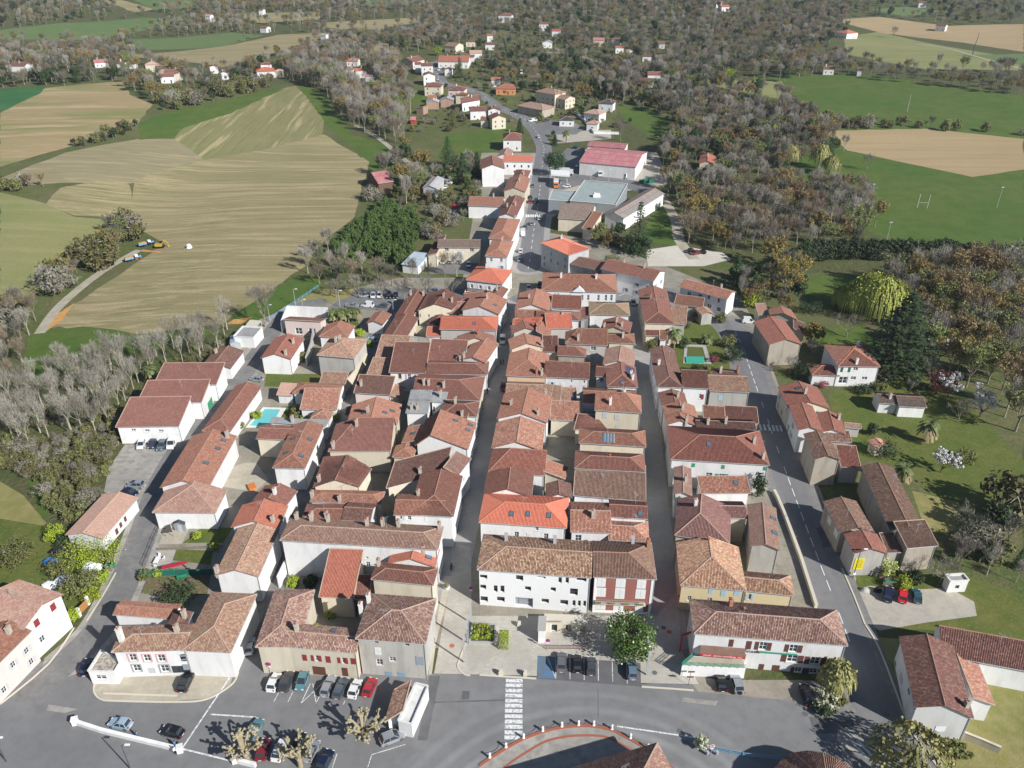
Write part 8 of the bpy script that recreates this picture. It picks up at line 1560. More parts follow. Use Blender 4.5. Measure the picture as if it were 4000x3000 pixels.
def parts_for(kind,v,h=None,rad=None):
 s=hash_(kind)+v*31
 K=kind
 if K=='bare': return [lambda:parts_bare(s,12,4.3,'bark','twig'),lambda:parts_bare(s,13,3.6,'bark_pale','twig_pale',1300,None,0,.3,.42),lambda:parts_bare(s,12,4.6,'bark','twig_red',1700),lambda:parts_bare(s,12,4.0,'bark_dark','twig',1100,'leaf_ever',330,.5)][v%4]()
 if K=='slope': return [lambda:parts_bare(s,13,3.4,'bark_pale','twig_pale',520,None,0,.3,.45),lambda:parts_bare(s,13,3.0,'bark_pale','twig_pale',420,None,0,.3,.5),lambda:parts_bare(s,12,3.8,'bark_pale','twig',700,None,0,.3,.4)][v%3]()
 if K=='oliveb': return [lambda:parts_bare(s,12,4.6,'bark','twig_red',700,'leaf_ochre',1300,.42),lambda:parts_bare(s,12,4.2,'bark','twig',700,'leaf_spring',1300,.42),lambda:parts_bare(s,12,4.8,'bark','twig_red',900,'leaf_rust',900,.4)][v%3]()
 if K=='everg': return [lambda:parts_leafy(s,10,3.6,'leaf_ever',1900,.55),lambda:parts_conifer(s,11,3.0,'leaf_pine',.25,14),lambda:parts_leafy(s,10,3.2,'leaf_dark',1700,.55)][v%3]()
 if K=='shrub': return [lambda:parts_leafy(s,3,2.0,'leaf_bramble',900,.3,.02,'bark',.9,26,.22,False,120),lambda:parts_leafy(s,3,1.9,'leaf_olive',800,.3,.02,'bark',.9,24,.22,False,150),lambda:parts_leafy(s,3,2.1,'leaf_grey',500,.28,.02,'bark',.9,26,.22,False,420)][v%3]()
 if K=='bamboo': return parts_leafy(s,6.5,1.9,'leaf_bamboo',1100,.42,.03,'bark',1.0,30,.24)
def hash_(t): return sum((i+1)*ord(c) for i,c in enumerate(t))
def single(kind,h,rad,v):
 s=hash_(kind)+v*13
 return {'pollard':lambda:parts_pollard(s,h*.92,rad*.82),'magnolia':lambda:parts_leafy(s,h,rad,'leaf_gloss',5200,.36,.05,'bark',1,70,.2),'weeping':lambda:parts_willow(s,h,rad,'leaf_weep',420,.5),
 'blossomshrub':lambda:parts_leafy(s,h,rad,'leaf_cream',1300,.26,.03),'redshrub':lambda:parts_leafy(s,h,rad,'leaf_pink',700,.22,.03),'darkshrub':lambda:parts_leafy(s,h,rad,'leaf_ever',1500,.3,.02,nc=44,dense=.22),'oliveshrub':lambda:parts_leafy(s,h,rad,'leaf_olive',1400,.3,.05,nc=40,dense=.2,twn=80),
 'cedar':lambda:parts_conifer(s,h,rad,'leaf_dark',.1,26,True),'willow':lambda:parts_willow(s,h,rad,'leaf_willow',900,.55),'blossom':lambda:parts_bare(s,h,rad,'bark_dark','twig',500,'blossom',2000,.3,.2),'plum':lambda:parts_leafy(s,h,rad,'leaf_plum',1700,.35,.12),
 'bare':lambda:parts_bare(s,h,rad,'bark','twig',1100,low=.25),'palm':lambda:parts_palm(s,h,rad),'cypress':lambda:parts_leafy(s,h,rad,'leaf_dark',1500,.32,.01,nc=40,dense=.5),'stonepine':lambda:parts_leafy(s,h,rad,'leaf_pine',3400,.5,.3,'bark',.95,60,.2),
 'conifer':lambda:parts_conifer(s,h,rad,'leaf_pine',.25,20),'ochre':lambda:parts_bare(s,h,rad,'bark','twig_red',900,'leaf_ochre',2600,.5,.25),'limetree':lambda:parts_leafy(s,h,rad,'leaf_lime',1900,.45,.15),'limeshrub':lambda:parts_leafy(s,h,rad,'leaf_lime',1300,.26,.02,nc=44,dense=.22),
 'hedgebox':lambda:parts_leafy(s,h,rad,'leaf_lime',1600,.2,0,box=True),'palegreen':lambda:parts_leafy(s,h,rad,'leaf_pale',1700,.3,.03)}[kind]()
CATS=dict(blossomshrub='shrub',redshrub='shrub',darkshrub='shrub',oliveshrub='shrub',limeshrub='shrub',hedgebox='hedge',palegreen='climber',palm='palm',conifer='conifer',cedar='cedar',willow='willow')
SH=('shrub','hedge','climber')
for i,(x,y,kind,h,rad,label,grp) in enumerate(TREES):
 z=terr(x,y); (b,bm),(c,cm)=single(kind,h,rad,i); cat=CATS.get(kind,'tree')
 r=empty(cat if cat in SH else {'bare':'bare_tree','pollard':'plane_tree','magnolia':'magnolia_tree','blossom':'blossom_tree','palm':'palm_tree','cypress':'cypress_tree','stonepine':'stone_pine','ochre':'ochre_tree','limetree':'green_tree','weeping':'weeping_tree','plum':'plum_tree','conifer':'conifer_tree','cedar':'cedar_tree','willow':'willow_tree'}.get(kind,'tree'),(x,y,z),label,cat,grp or None,rnd.uniform(0,6) if kind!='hedgebox' else PI/2-.03)
 b.build('trunk' if cat not in SH else 'stems',bm,r); c.build('crown' if cat not in SH else 'foliage',cm,r)
WPLACE=['wooded slope left of the workshops','thicket beside the concrete yard','undergrowth of the slope left of the workshops','left picture edge above the small meadow','hedgerow by the diggers in the tan field','scrub strip in the left striped field','wooded rise behind the tan field','trees in front of the left hamlet','hedge at left edge of the tan fields','tree strip behind the far left wheat','hamlet gardens at upper left','wooded ridge between field and hill street','wood edge left of the upper houses','bamboo grove by the tan field','grove above the village car park','far woods on the upper left','farthest woods at upper left','farthest woods at top middle','woods around the hill hamlet','woods across the upper right','far woods at upper right','wood strip along right meadow','right wood below the hill','right wood beside the sports field','trees at the right picture edge by the sports field','hedgerow between right meadows','ochre wood behind the giant cedar','trees around white road house','dark thicket behind the old barn','shrubbery behind the curved corner house','gardens of the hill street','gardens around the stately house','scrub at foot of the ochre wood','gardens between the hill houses','gardens left of the upper main road','orchard slope below the villa','central lawn edge']
KN=dict(slope=('bare_tree','tree','slender pale bare tree in the %s'),bare=('bare_tree','tree','bare grey tree in the %s'),oliveb=('budding_tree','tree','budding ochre tree in the %s'),everg=('evergreen_tree','tree','dark evergreen tree in the %s'),shrub=('shrub','shrub','low tangled shrub in the %s'),bamboo=('bamboo_clump','bamboo','green bamboo clump in the %s'))
NV=dict(slope=3,bare=4,oliveb=3,everg=3,shrub=3,bamboo=2); BASEH=dict(slope=13,bare=12,oliveb=12,everg=10.5,shrub=3,bamboo=6.5); LIMIT=dict(slope=110,bare=170,oliveb=240,everg=200,shrub=280,bamboo=160)
MESH2={}
def proto(kind,v,split):
 k=(kind,v,split)
 if k not in MESH2:
  (b,bm),(c,cm)=parts_for(kind,v)
  MESH2[(kind,v,True)]=(b.mesh('trunk',bm),c.mesh('crown',cm))
  off=len(b.v); n=MB(); n.v=b.v+c.v; n.f=b.f+[tuple(i+off for i in f) for f in c.f]; n.m=b.m+[i+1 for i in c.m]; n.u=b.u+c.u
  MESH2[(kind,v,False)]=n.mesh(KN[kind][0],bm+cm)
 return MESH2[k]
cand={}
VIEWH=[((b[0]+b[1])/2,(b[2]+b[3])/2,b[5]-1.2,(b[1]-b[0])/2+2) for b in FOOT if b[2]>330]
FREE=('ground',)
for wi_,(kinds,P,sp,h0,h1) in enumerate(WOODS):
 x0,x1=min(p[0] for p in P),max(p[0] for p in P); y0,y1=min(p[1] for p in P),max(p[1] for p in P)
 r=random.Random(wi_*7+3); y=y0
 while y<y1:
  x=x0+r.uniform(0,sp)
  while x<x1:
   X,Y=x+r.uniform(-.45,.45)*sp,y+r.uniform(-.45,.45)*sp; x+=sp
   if not inpoly(X,Y,P): continue
   g=region(X,Y)
   if g>=0 and REG[g][0] not in('town_ground','grassland'): continue
   if g>=0: 
    if inhouse(X,Y,2.5) is not None: continue
   if inhouse(X,Y,1.5) is not None: continue
   hh=r.uniform(h0,h1)*(.8 if Y>700 else 1); z_=terr(X,Y); tz=z_+hh
   if Y>480:
    f_=(118.5-z_)/(118.5-z_-.8*hh); q_=region(X*f_,Y*f_)
    if q_>=0 and REG[q_][0] in('field','meadow') and r.random()<.8: continue
   if any(yf>Y+1 and abs(X-xf*Y/yf)<wf and 118.5+(zf-118.5)*Y/yf<tz for xf,yf,zf,wf in VIEWH) and r.random()<.93: continue
   k=r.choice(kinds); cand.setdefault(k,[]).append((hh,X,Y,r.uniform(0,6.28),r.randrange(NV[k]),wi_))
  y+=sp
r=random.Random(99)
for _ in range(1500): cand['bare'].append((r.uniform(10,15),r.uniform(-1500,1500),r.uniform(1330,2600),r.uniform(0,6.28),r.randrange(4),16))
def gn_woods(kind,lst,protos):
 me=bpy.data.meshes.new(kind+'_woodland'); me.from_pydata([(X,Y,terr(X,Y)-.1) for h,X,Y,a,v,w in lst],[],[])
 for nm,tp,vals in (('rot','FLOAT',[t[3] for t in lst]),('scl','FLOAT',[t[0]/BASEH[kind] for t in lst]),('kid','INT',[t[4] for t in lst])):
  at=me.attributes.new(nm,tp,'POINT'); at.data.foreach_set('value',vals)
 o=put({'slope':'slender_woodland','bare':'bare_woodland','oliveb':'budding_woodland','everg':'evergreen_woodland','shrub':'scrub','bamboo':'bamboo_grove'}[kind],me); o['kind']='stuff'
 ng=bpy.data.node_groups.new('woods_'+kind,'GeometryNodeTree'); ng.interface.new_socket('Geometry',in_out='INPUT',socket_type='NodeSocketGeometry'); ng.interface.new_socket('Geometry',in_out='OUTPUT',socket_type='NodeSocketGeometry')
 N=ng.nodes;L=ng.links; gi=N.new('NodeGroupInput'); go=N.new('NodeGroupOutput'); ins=N.new('GeometryNodeInstanceOnPoints'); j=N.new('GeometryNodeJoinGeometry')
 for p in reversed(protos):
  oi=N.new('GeometryNodeObjectInfo'); oi.inputs['Object'].default_value=p; oi.inputs['As Instance'].default_value=True; L.new(oi.outputs['Geometry'],j.inputs[0])
 def attr(n,t): a=N.new('GeometryNodeInputNamedAttribute'); a.data_type=t; a.inputs['Name'].default_value=n; return a.outputs[0]
 cx=N.new('ShaderNodeCombineXYZ'); L.new(attr('rot','FLOAT'),cx.inputs[2])
 L.new(gi.outputs[0],ins.inputs['Points']); L.new(j.outputs[0],ins.inputs['Instance']); ins.inputs['Pick Instance'].default_value=True
 L.new(attr('kid','INT'),ins.inputs['Instance Index']); L.new(cx.outputs[0],ins.inputs['Rotation']); L.new(attr('scl','FLOAT'),ins.inputs['Scale']); L.new(ins.outputs[0],go.inputs[0])
 md=o.modifiers.new('woods','NODES'); md.node_group=ng
for kind,lst in cand.items():
 lst.sort(key=lambda t:-t[0]/math.hypot(t[1],t[2],80)); nm,cat,lab=KN[kind]; firsts={}
 lim=LIMIT[kind]
 for i,(h,X,Y,a,v,w) in enumerate(lst[:lim]):
  s=h/BASEH[kind]; L_=lab%WPLACE[w]; z=terr(X,Y)-.1; split=math.hypot(X,Y)<300 and kind!='shrub'; sc=(s*rnd.uniform(.88,1.15),)*2+(s,)
  if split and v in firsts:
   t_,c_=proto(kind,v,True); r_=put(nm,None,None,(X,Y,z),a,sc); tag(r_,L_,cat,L_); put('trunk',t_,r_); put('crown',c_,r_)
  else:
   o=put(nm,proto(kind,v,False),None,(X,Y,z),a,sc); tag(o,L_,cat,L_); firsts.setdefault(v,o)
 rest=lst[lim:]
 if rest: gn_woods(kind,rest,[firsts[v] for v in range(NV[kind])])
(b,bm),(c,cm)=parts_leafy(501,9,2.4,'leaf_dark',1700,.5,.01,'bark_dark',1,50,.3); hb,hc=b.mesh('trunk',bm),c.mesh('crown',cm)
HL=smooth_line([tuple(p) for p in HEDGE],6)
acc=0
for (xa,ya),(xb,yb) in zip(HL,HL[1:]):
 l=math.hypot(xb-xa,yb-ya)
 while acc<l:
  x,y=xa+(xb-xa)*acc/l,ya+(yb-ya)*acc/l; acc+=2.3
  r_=put('hedge_conifer',None,None,(x,y,terr(x,y)),rnd.uniform(0,6),(1,1,rnd.uniform(.9,1.1))); tag(r_,'dark conifer in the tall hedge row below the sports field','conifer','conifers of the tall dark hedge'); put('trunk',hb,r_); put('crown',hc,r_)
 acc-=l
(b,bm),(c,cm)=parts_conifer(77,5.5,1.5,'leaf_dark',.25,12); hb,hc=b.mesh('trunk',bm),c.mesh('crown',cm)
for x,y in SMALLCON:
 r_=put('young_conifer',None,None,(x,y,terr(x,y)),rnd.uniform(0,6),(1,1,rnd.uniform(.85,1.15))); tag(r_,'small dark conifer in the short row on the right meadow','conifer','young conifers on the right meadow'); put('trunk',hb,r_); put('crown',hc,r_)
# -- street furniture, walls, gardens, people
for n,c,rg in (('steel',(.4,.42,.44),.4),('dark_steel',(.09,.09,.1),.5),('blue_rail',(.22,.42,.58),.5),('green_rail',(.05,.3,.2),.5),('rust',(.2,.1,.075),.8),('sign_blue',(.03,.07,.45),.5),('sign_red',(.6,.03,.04),.5),('sign_white',(.8,.8,.78),.5),('yellow',(.8,.68,.02),.5),('digger',(.5,.32,.05),.5),('black',(.02,.02,.02),.5),('red_cloth',(.42,.035,.05),.6),('green_cloth',(.02,.13,.1),.7),('blue_cloth',(.04,.22,.6),.6),('white_cloth',(.68,.7,.74),.6),('orange_wood',(.42,.2,.075),.7),('grey_wood',(.3,.25,.2),.8),('green_plastic',(.03,.22,.12),.5),('lawn_green',(.06,.42,.3),.5),('stone_grey',(.4,.39,.36),.9),('denim',(.06,.16,.35),.8),('skin',(.5,.3,.2),.6),('darkcloth',(.03,.03,.04),.8),('redcloth',(.5,.05,.05),.8),('hair',(.05,.03,.02),.7),('planter_earth',(.1,.085,.07),.95),('spa',(.6,.2,.06),.6)): surf(n,c,rough=rg)
m,t,N,L,B=newmat('pool_water'); B.inputs['Base Color'].default_value=(.16,.55,.56,1); B.inputs['Roughness'].default_value=.06; b_=N.new('ShaderNodeBump'); b_.inputs['Strength'].default_value=.15; L.new(noise(N,L,pos(N),1.5,2),b_.inputs['Height']); L.new(b_.outputs[0],B.inputs['Normal'])
m,t,N,L,B=newmat('pond_water'); B.inputs['Base Color'].default_value=(.12,.13,.03,1); B.inputs['Roughness'].default_value=.05
def W3(p,z=0): return (p[0],p[1],terr(p[0],p[1])+z)
def simple(name,b,mats,label,cat,group=None,o=(0,0,0)): return tag(b.build(name,mats,None,(0,0,0)),label,cat,group)
def pool(key,deckm,waterm,lab):
 w=PLACE[key][0]; d=PLACE[key+'_deck'][0]; c=(sum(p[0] for p in d)/4,sum(p[1] for p in d)/4,0); r=empty('swimming_pool',c,lab,'pool')
 b=MB()
 for i in range(4): b.prism([d[i],d[(i+1)%4],w[(i+1)%4],w[i]],-.3,.10)
 b.build('coping',deckm,r,c); b=MB(); b.face([(*p,.04) for p in w]); b.build('water',waterm,r,c)
pool('pool','chimney_w','pool_water','turquoise swimming pool with white paved surround in left garden'); pool('pool2','stone_grey','pond_water','olive green pool with grey surround in walled garden')
cv=PLACE['pool2_cover'][0]; b=MB(); n=9
for i in range(n):
 p,q=lerp(cv[0],cv[1],i/n),lerp(cv[0],cv[1],(i+.88)/n); p2,q2=lerp(cv[3],cv[2],i/n),lerp(cv[3],cv[2],(i+.88)/n); b.prism([p2,q2,q,p],.12,.42)
simple('pool_cover',b,'lawn_green','bright green ribbed cover over one end of olive pool','cover')
BO=PLACE['bollard'][0]; bm_=MB(); bm_.lathe([(.27,0),(.27,.15),(.2,.2),(.2,.85),(.24,.9),(.2,1.02),(.08,1.1)],(0,0,0),10); bm_=bm_.mesh('bollard',['sign_white'])
ORD=['first','second','third','fourth','fifth','sixth','seventh','eighth','ninth','tenth']
for i,p in enumerate(BO): tag(put('bollard',bm_,None,W3(p,.1)),'white stone bollard on red kerb of the market hall, %s from left'%ORD[i],'bollard','bollards round the market hall')
b=MB()
for p,q in zip(BO,BO[1:]): b.tube([(*lerp(p,q,t),.9-.45*math.sin(PI*t)) for t in (0,.2,.4,.6,.8,1)],.035,4)
simple('chain',b,'dark_steel','sagging dark chain linking the white bollards at market hall','chain')
for i,q in enumerate(PLACE['light_column']):
 p=q[0]; lab=['upper','middle','lower','upper','lower'][i]+' slim grey light column '+('left' if i<3 else 'right')+' of the paved square'
 r=empty('light_column',W3(p),lab,'street lamp','slim light columns of the square'); b=MB(); b.box((0,0,2.9),(.16,.16,5.8)); b.box((.25,0,2.9),(.1,.1,5.8)); b.build('post','steel',r); b=MB(); b.box((.12,0,5.95),(.5,.3,.3)); b.build('lamp_head','steel',r)
LL=['roadside lamp and telegraph pole by yellow poster gable','lamp by blue fence near the benches','lamp at corner of palm garden car park','lamp at end of the palm garden drive','lamp between the narrow red roofs and car park','lamp at lower end of the blue fence','lamp cut off at bottom of bypass road','lamp at lower left corner of the picture','lamp by the stone pine yard','lamp left in warehouse yard','lamp right in warehouse yard']
for i,q in enumerate(PLACE['lamp']):
 p=q[0]; r=empty('street_lamp',W3(p),'grey '+LL[i],'street lamp','street lamps'); h=7.6 if i==0 else 6.0; b=MB(); b.tube([(0,0,0),(0,0,h*.5),(0,0,h)],[.11,.085,.07],6); b.tube([(0,0,h-.1),(.25,0,h+.1),(.8,0,h+.15)],.05,5); b.build('pole','dark_steel' if i in(0,6,7) else 'steel',r); b=MB(); b.box((.95,0,h+.14),(.8,.3,.16)); b.build('lamp_head','sign_white',r)
 if i==0: b=MB(); b.box((0,0,1.1),(.55,.4,.5)); b.build('meter_box','sign_white',r)
def fence_line(name,P,h,rails,post,mat,label,gap=2.2,cat='railing',slat=None):
 P=[tuple(p) for p in P]; c=W3(P[0]); r=empty(name,c,label,cat)
 pb=MB(); pb.box((0,0,h/2),(.08,.08,h)); pm=pb.mesh('post',[mat])
 for (p,q) in zip(P,P[1:]):
  l=math.dist(p,q); a=math.atan2(q[1]-p[1],q[0]-p[0]); k=max(1,int(l/gap))
  for i in range(k): x,y=lerp(p,q,i/k); put('post',pm,r,(x-c[0],y-c[1],terr(x,y)-c[2]),a)
  for z in rails:
   b=MB(); m_=lerp(p,q,.5); b.box((0,0,0),(l,.05,.07)); b.build('rail',mat,r,loc=(m_[0]-c[0],m_[1]-c[1],(terr(*p)+terr(*q))/2+z-c[2])).rotation_euler=(0,0,a)
  if slat:
   b=MB(); 
   for i in range(int(l/slat)): t=(i+.5)*slat/l; x,y=lerp(p,q,t); b.box((x-c[0],y-c[1],h*.5),(.05,.05,h*.8),a)
   o=b.build('bars',mat,r); o['kind']='stuff'
 x,y=P[-1]; put('post',pm,r,(x-c[0],y-c[1],terr(x,y)-c[2])); return r
fence_line('railing',PLACE['blue_fence'][0],1.1,(.25,.65,1.05),None,'blue_rail','long light blue railing between meadow and village car park',2.0)
fence_line('railing',PLACE['railing'][0],1.0,(.2,.55,.95),None,'blue_rail','light blue railing with rings at bottom right, sunlit half',1.5,slat=.3); fence_line('railing',PLACE['railing'][1],1.0,(.2,.55,.95),None,'blue_rail','blue railing beside the round roof in the shade',1.5,slat=.3)
fence_line('fence',PLACE['lane_rail'][0],1.1,(.4,.9),None,'dark_steel','dark lane fence with posts along the walled gardens',2.5,'fence')
fence_line('fence',PLACE['garden_fence'][0],.9,(.35,.75),None,'grey_wood','grey wooden fence between the two walled gardens',1.8,'fence',slat=.22)
def wallrun(name,P,h,th,mat,label,cap=None,cat='wall'):
 P=[tuple(p) for p in P]; b=MB(); c=MB()
 for i,q in enumerate(off2(P,th)): z=[terr(*p) for p in q]; b.prism(q,[k-.5 for k in z],[k+h+.004*i for k in z])
 for i,q in enumerate(off2(P,th+.1)): z=[terr(*p)+h for p in q]; c.prism(q,[k+.006 for k in z],[k+.09+.004*(i%2) for k in z])
 c0=W3(P[0]); r=empty(name,c0,label,cat); b.build('wall_body',mat,r,c0); c.build('coping',cap or mat,r,c0); return r
wallrun('low_wall',PLACE['low_wall'][0],.75,.5,'wall_W','low white wall between bypass road and two parked cars'); wallrun('low_wall',PLACE['low_wall'][1],.75,.5,'wall_W','low white wall end beside leftmost pollarded plane')
for i,(pl,k) in enumerate((('low_wall',0),('low_wall',0),('low_wall',1))):
 p=PLACE[pl][k][0 if i!=1 else -1]; b=MB(); b.prism(rect(p,.9,.9,.3),-.1,1.15); b.prism(rect(p,1.05,1.05,.3),1.15,1.3); simple('wall_pier',b,'wall_W','white pier at '+['left end of low white wall','right end of low white wall, by two people','start of short low wall by plane tree'][i],'pier')
YL=['grey yard wall left of tiny orange porch','stained grey yard wall under steep bright orange house','narrow court wall beside white gabled house','long cream alley wall with red gate','white parapet wall round the pink courtyard','courtyard wall along shaded alley by long white house']
for i,P in enumerate(PLACE['yard_wall']): wallrun('yard_wall',P,[3.2,3.6,3.0,3.2,3.8,3.0][i],.35,'wall_'+['C','G','G','C','W','W'][i],YL[i])
wallrun('retaining_wall',PLACE['road_wall'][0],1.0,.55,'wall_C','pale retaining wall along the left side of right road','stone_pale'); wallrun('garden_wall',PLACE['garden_wall'][0],1.5,.35,'wall_C','cream garden wall below the white gabled house at lower right'); wallrun('villa_wall',PLACE['villa_wall'][0],1.4,.4,'wall_W','white terrace wall of the modern villa')
g0,g1=[tuple(p) for p in PLACE['gate'][0]]; c=W3(g0); r=empty('wooden_gate',c,'orange brown wooden gate by round bright shrub','gate'); l=math.dist(g0,g1); a=math.atan2(g1[1]-g0[1],g1[0]-g0[0]); sm=MB(); sm.box((0,0,.95),(.27,.05,1.8)); sm=sm.mesh('slat',['orange_wood'])
for i in range(int(l/.3)): x,y=lerp(g0,g1,(i+.5)*.3/l); put('slat',sm,r,(x-c[0],y-c[1],0),a)
for i,q in enumerate(PLACE['gate_post']): p=q[0]; b=MB(); b.prism(rect(p,.55,.55,a),-.2,2.1); simple('gate_post',b,'wall_W','white gate pier %s wooden gate'%('above the' if i==0 else 'below the'),'pier')
def shed(P,h,wm,rm,label,name='garden_shed',cat='shed'):
 cx=sum(p[0] for p in P)/4; cy=sum(p[1] for p in P)/4; c=(cx,cy,terr(cx,cy)); r=empty(name,c,label,cat); pl,rd,ev=roof_planes(P,c[2]+h,'ygg',.5,.5); b=MB()
 eq=[plane_eq(q) for q in pl]; W=inset(P,.12)
 for k in range(4):
  A,B=W[k],W[(k+1)%4]; m_=lerp(A,B,.5); wall_side(b,A,B,c[2]-.3,[(0,zroof(eq,*A)),(math.dist(A,B)/2,zroof(eq,*m_)),(math.dist(A,B),zroof(eq,*B))],[],[])
 b.build('wall',wm,r,c); b=MB(); roof_mesh(b,pl,False,.06); b.build('roof',rm,r,c,uv=True)
 A,B=W[0],W[1]; l=math.dist(A,B); put('door',wmesh('door:grey2'),r,(lerp(A,B,.3)[0]-cx,lerp(A,B,.3)[1]-cy-.14,0),math.atan2(B[1]-A[1],B[0]-A[0]),(l*.4,1,1.7))
shed(PLACE['grey_shed'][0],1.9,'shut_grey','roof_slate','small blue grey metal garden shed on the terrace'); shed(PLACE['small_shed'][0],2.0,'shut_grey2','roof_bluesheet','little pale blue metal shed at top of left lane')
def lumpy(name,key,i,w,h,mat,label,cat,seed):
 p=PLACE[key][i][0]; r=random.Random(seed); b=MB(); k=9; R=[[w*(1-.12*j**1.5)*r.uniform(.8,1.15) for a in range(k)] for j in range(4)]
 for j in range(3):
  for a in range(k):
   q=lambda jj,aa:(p[0]+R[jj][aa%k]*math.cos(2*PI*aa/k),p[1]+R[jj][aa%k]*.7*math.sin(2*PI*aa/k),terr(*p)+h*jj/3+(.1 if jj==2 and aa%2 else 0))
   b.face([q(j,a),q(j,a+1),q(j+1,a+1),q(j+1,a)])
 b.face([(p[0]+R[3][a]*math.cos(2*PI*a/k),p[1]+R[3][a]*.7*math.sin(2*PI*a/k),terr(*p)+h) for a in range(k)]); simple(name,b,mat,label,cat)
lumpy('tarpaulin','white_tarp',0,2.3,1.7,'white_cloth','white tarpaulin over a trailer in the scrap garden','tarpaulin',1); lumpy('tarpaulin','blue_tarp',0,1.7,.9,'blue_cloth','blue and white tarpaulin heap in left garden','tarpaulin',2); lumpy('sheet_heap','sheet_heap',0,2.2,1.2,'white_cloth','crumpled white sheets on a heap in scrap garden','heap',3); lumpy('boat_cover','boat',0,2.0,.8,'sign_white','white covered boat beside the house with red shutters','boat',4); lumpy('boulder','boulder',0,.9,.8,'stone_grey','big grey boulder at the gravel lot','boulder',5); lumpy('dark_bin','dark_bin',0,.9,1.0,'black','black covered object beside navy car on gravel lot','bin',6); lumpy('dirt_heap','trampoline',0,1.0,.6,'planter_earth','dark heap by clipped evergreen in walled garden','heap',7); lumpy('water_tank','water_tank',0,1.3,1.7,'sign_white','white wrapped tank standing in the tan field','tank',8)
def thin_roof(key,z,mat,label,posts='grey_wood',cat='canopy',name='canopy'):
 P=PLACE[key][0]; cx=sum(p[0] for p in P)/len(P); cy=sum(p[1] for p in P)/len(P); c=(cx,cy,terr(cx,cy)); r=empty(name,c,label,cat); b=MB(); b.prism(P,c[2]+z,c[2]+z+.08); b.build('cover',mat,r,c)
 for p in P[:4]: q=lerp(p,(cx,cy),.06); b=MB(); b.box((q[0],q[1],c[2]+z/2),(.09,.09,z)); b.build('post',posts,r,c)
thin_roof('red_canopy',1.8,'red_cloth','long red garden canopy sheet in walled garden'); thin_roof('blue_roof',2.0,'darkcloth','dark blue tarpaulin roof in left garden'); thin_roof('dark_tarp',1.3,'planter_earth','brown covered woodpile beside the metal shed'); thin_roof('pergola',2.5,'stone_pale','pale slatted pergola at top of left lane','sign_white','pergola','pergola')
fence_line('screen',PLACE['green_screen'][0],1.5,(1.45,),None,'green_plastic','dark green screen between lower walled gardens',2.5,'screen')
P=PLACE['green_screen'][0]; b=MB()
for q in off2([tuple(p) for p in P],.05): b.prism(q,0,1.4)
simple('screen_cloth',b,'green_cloth','green cloth of garden screen below red canopy','screen')
p=PLACE['table'][0][0]; r=empty('garden_table',W3(p),'white garden table on the lower garden patio','table'); b=MB(); b.box((0,0,.74),(1.0,2.0,.06)); b.build('tabletop','sign_white',r)
for sx in(-.4,.4):
 for sy in(-.8,.8): b=MB(); b.box((sx,sy,.36),(.07,.07,.7)); b.build('leg','sign_white',r)
def chairm(r0,x,y,a,label):
 r=empty('garden_chair',W3((x,y)),label,'chair','white garden chairs',a); b=MB(); b.box((0,0,.44),(.5,.5,.05)); b.build('seat','sign_white',r); b=MB(); b.box((-.24,0,.7),(.05,.5,.5)); b.build('backrest','sign_white',r)
 for sx in(-.2,.2):
  for sy in(-.2,.2): b=MB(); b.box((sx,sy,.22),(.05,.05,.44)); b.build('leg','sign_white',r)
chairm(r,p[0]+1.0,p[1]+.8,PI,'white chair right of the white garden table'); chairm(r,p[0]+.2,p[1]-1.5,PI/2,'white chair in front of white garden table'); chairm(r,p[0]-.2,p[1]+1.7,-PI/2,'white chair behind the white garden table')
p=PLACE['green_bench'][0][0]; r=empty('garden_bench',W3(p),'bright green garden bench beside pruned stumps','bench',None,.3); b=MB(); b.box((0,0,.45),(2,.5,.06)); b.build('seat','green_plastic',r); b=MB(); b.box((0,.25,.75),(2,.06,.5)); b.build('backrest','green_plastic',r)
for s in(-.85,.85): b=MB(); b.box((s,0,.22),(.07,.45,.44)); b.build('leg','green_plastic',r)
def binstore(P,label,lid='green_plastic'):
 cx=sum(p[0] for p in P)/4; cy=sum(p[1] for p in P)/4; c=(cx,cy,terr(cx,cy)); r=empty('bin_store',c,label,'bin store'); sm=MB(); sm.box((0,0,.75),(.11,.04,1.4)); sm=sm.mesh('slat',['grey_wood'])
 for k in range(4):
  A,B=P[k],P[(k+1)%4]; l=math.dist(A,B); a=math.atan2(B[1]-A[1],B[0]-A[0])
  for i in range(int(l/.24)): x,y=lerp(A,B,(i+.5)*.24/l); put('slat',sm,r,(x-cx,y-cy,0),a)
 for t in(.3,.72): x,y=lerp(lerp(P[0],P[3],.5),lerp(P[1],P[2],.5),t); b=MB(); b.box((x-cx,y-cy,.55),(1.1,.8,1.1)); b.box((x-cx,y-cy,1.15),(1.2,.9,.1)); b.build('bin',lid,r)
binstore(PLACE['slat_store'][0],'slatted wooden bin store with green bins behind gravel lot'); binstore(PLACE['bin_box'][0],'bin enclosure with green lids on left lane')
fence_line('fence',PLACE['slat_fence'][0],1.2,(.3,.7,1.1),None,'grey_wood','grey slatted fence behind the bin store',1.5,'fence',slat=.25)
for i,q in enumerate(PLACE['street_bin']): p=q[0]; b=MB(); b.box((p[0],p[1],terr(*p)+.7),(2.4,1.5,1.4)); b.box((p[0],p[1],terr(*p)+1.5),(2.5,1.6,.2)); simple('recycling_bin',b,'green_plastic','green recycling container behind warehouse, %s in the row'%ORD[i],'container','recycling containers')
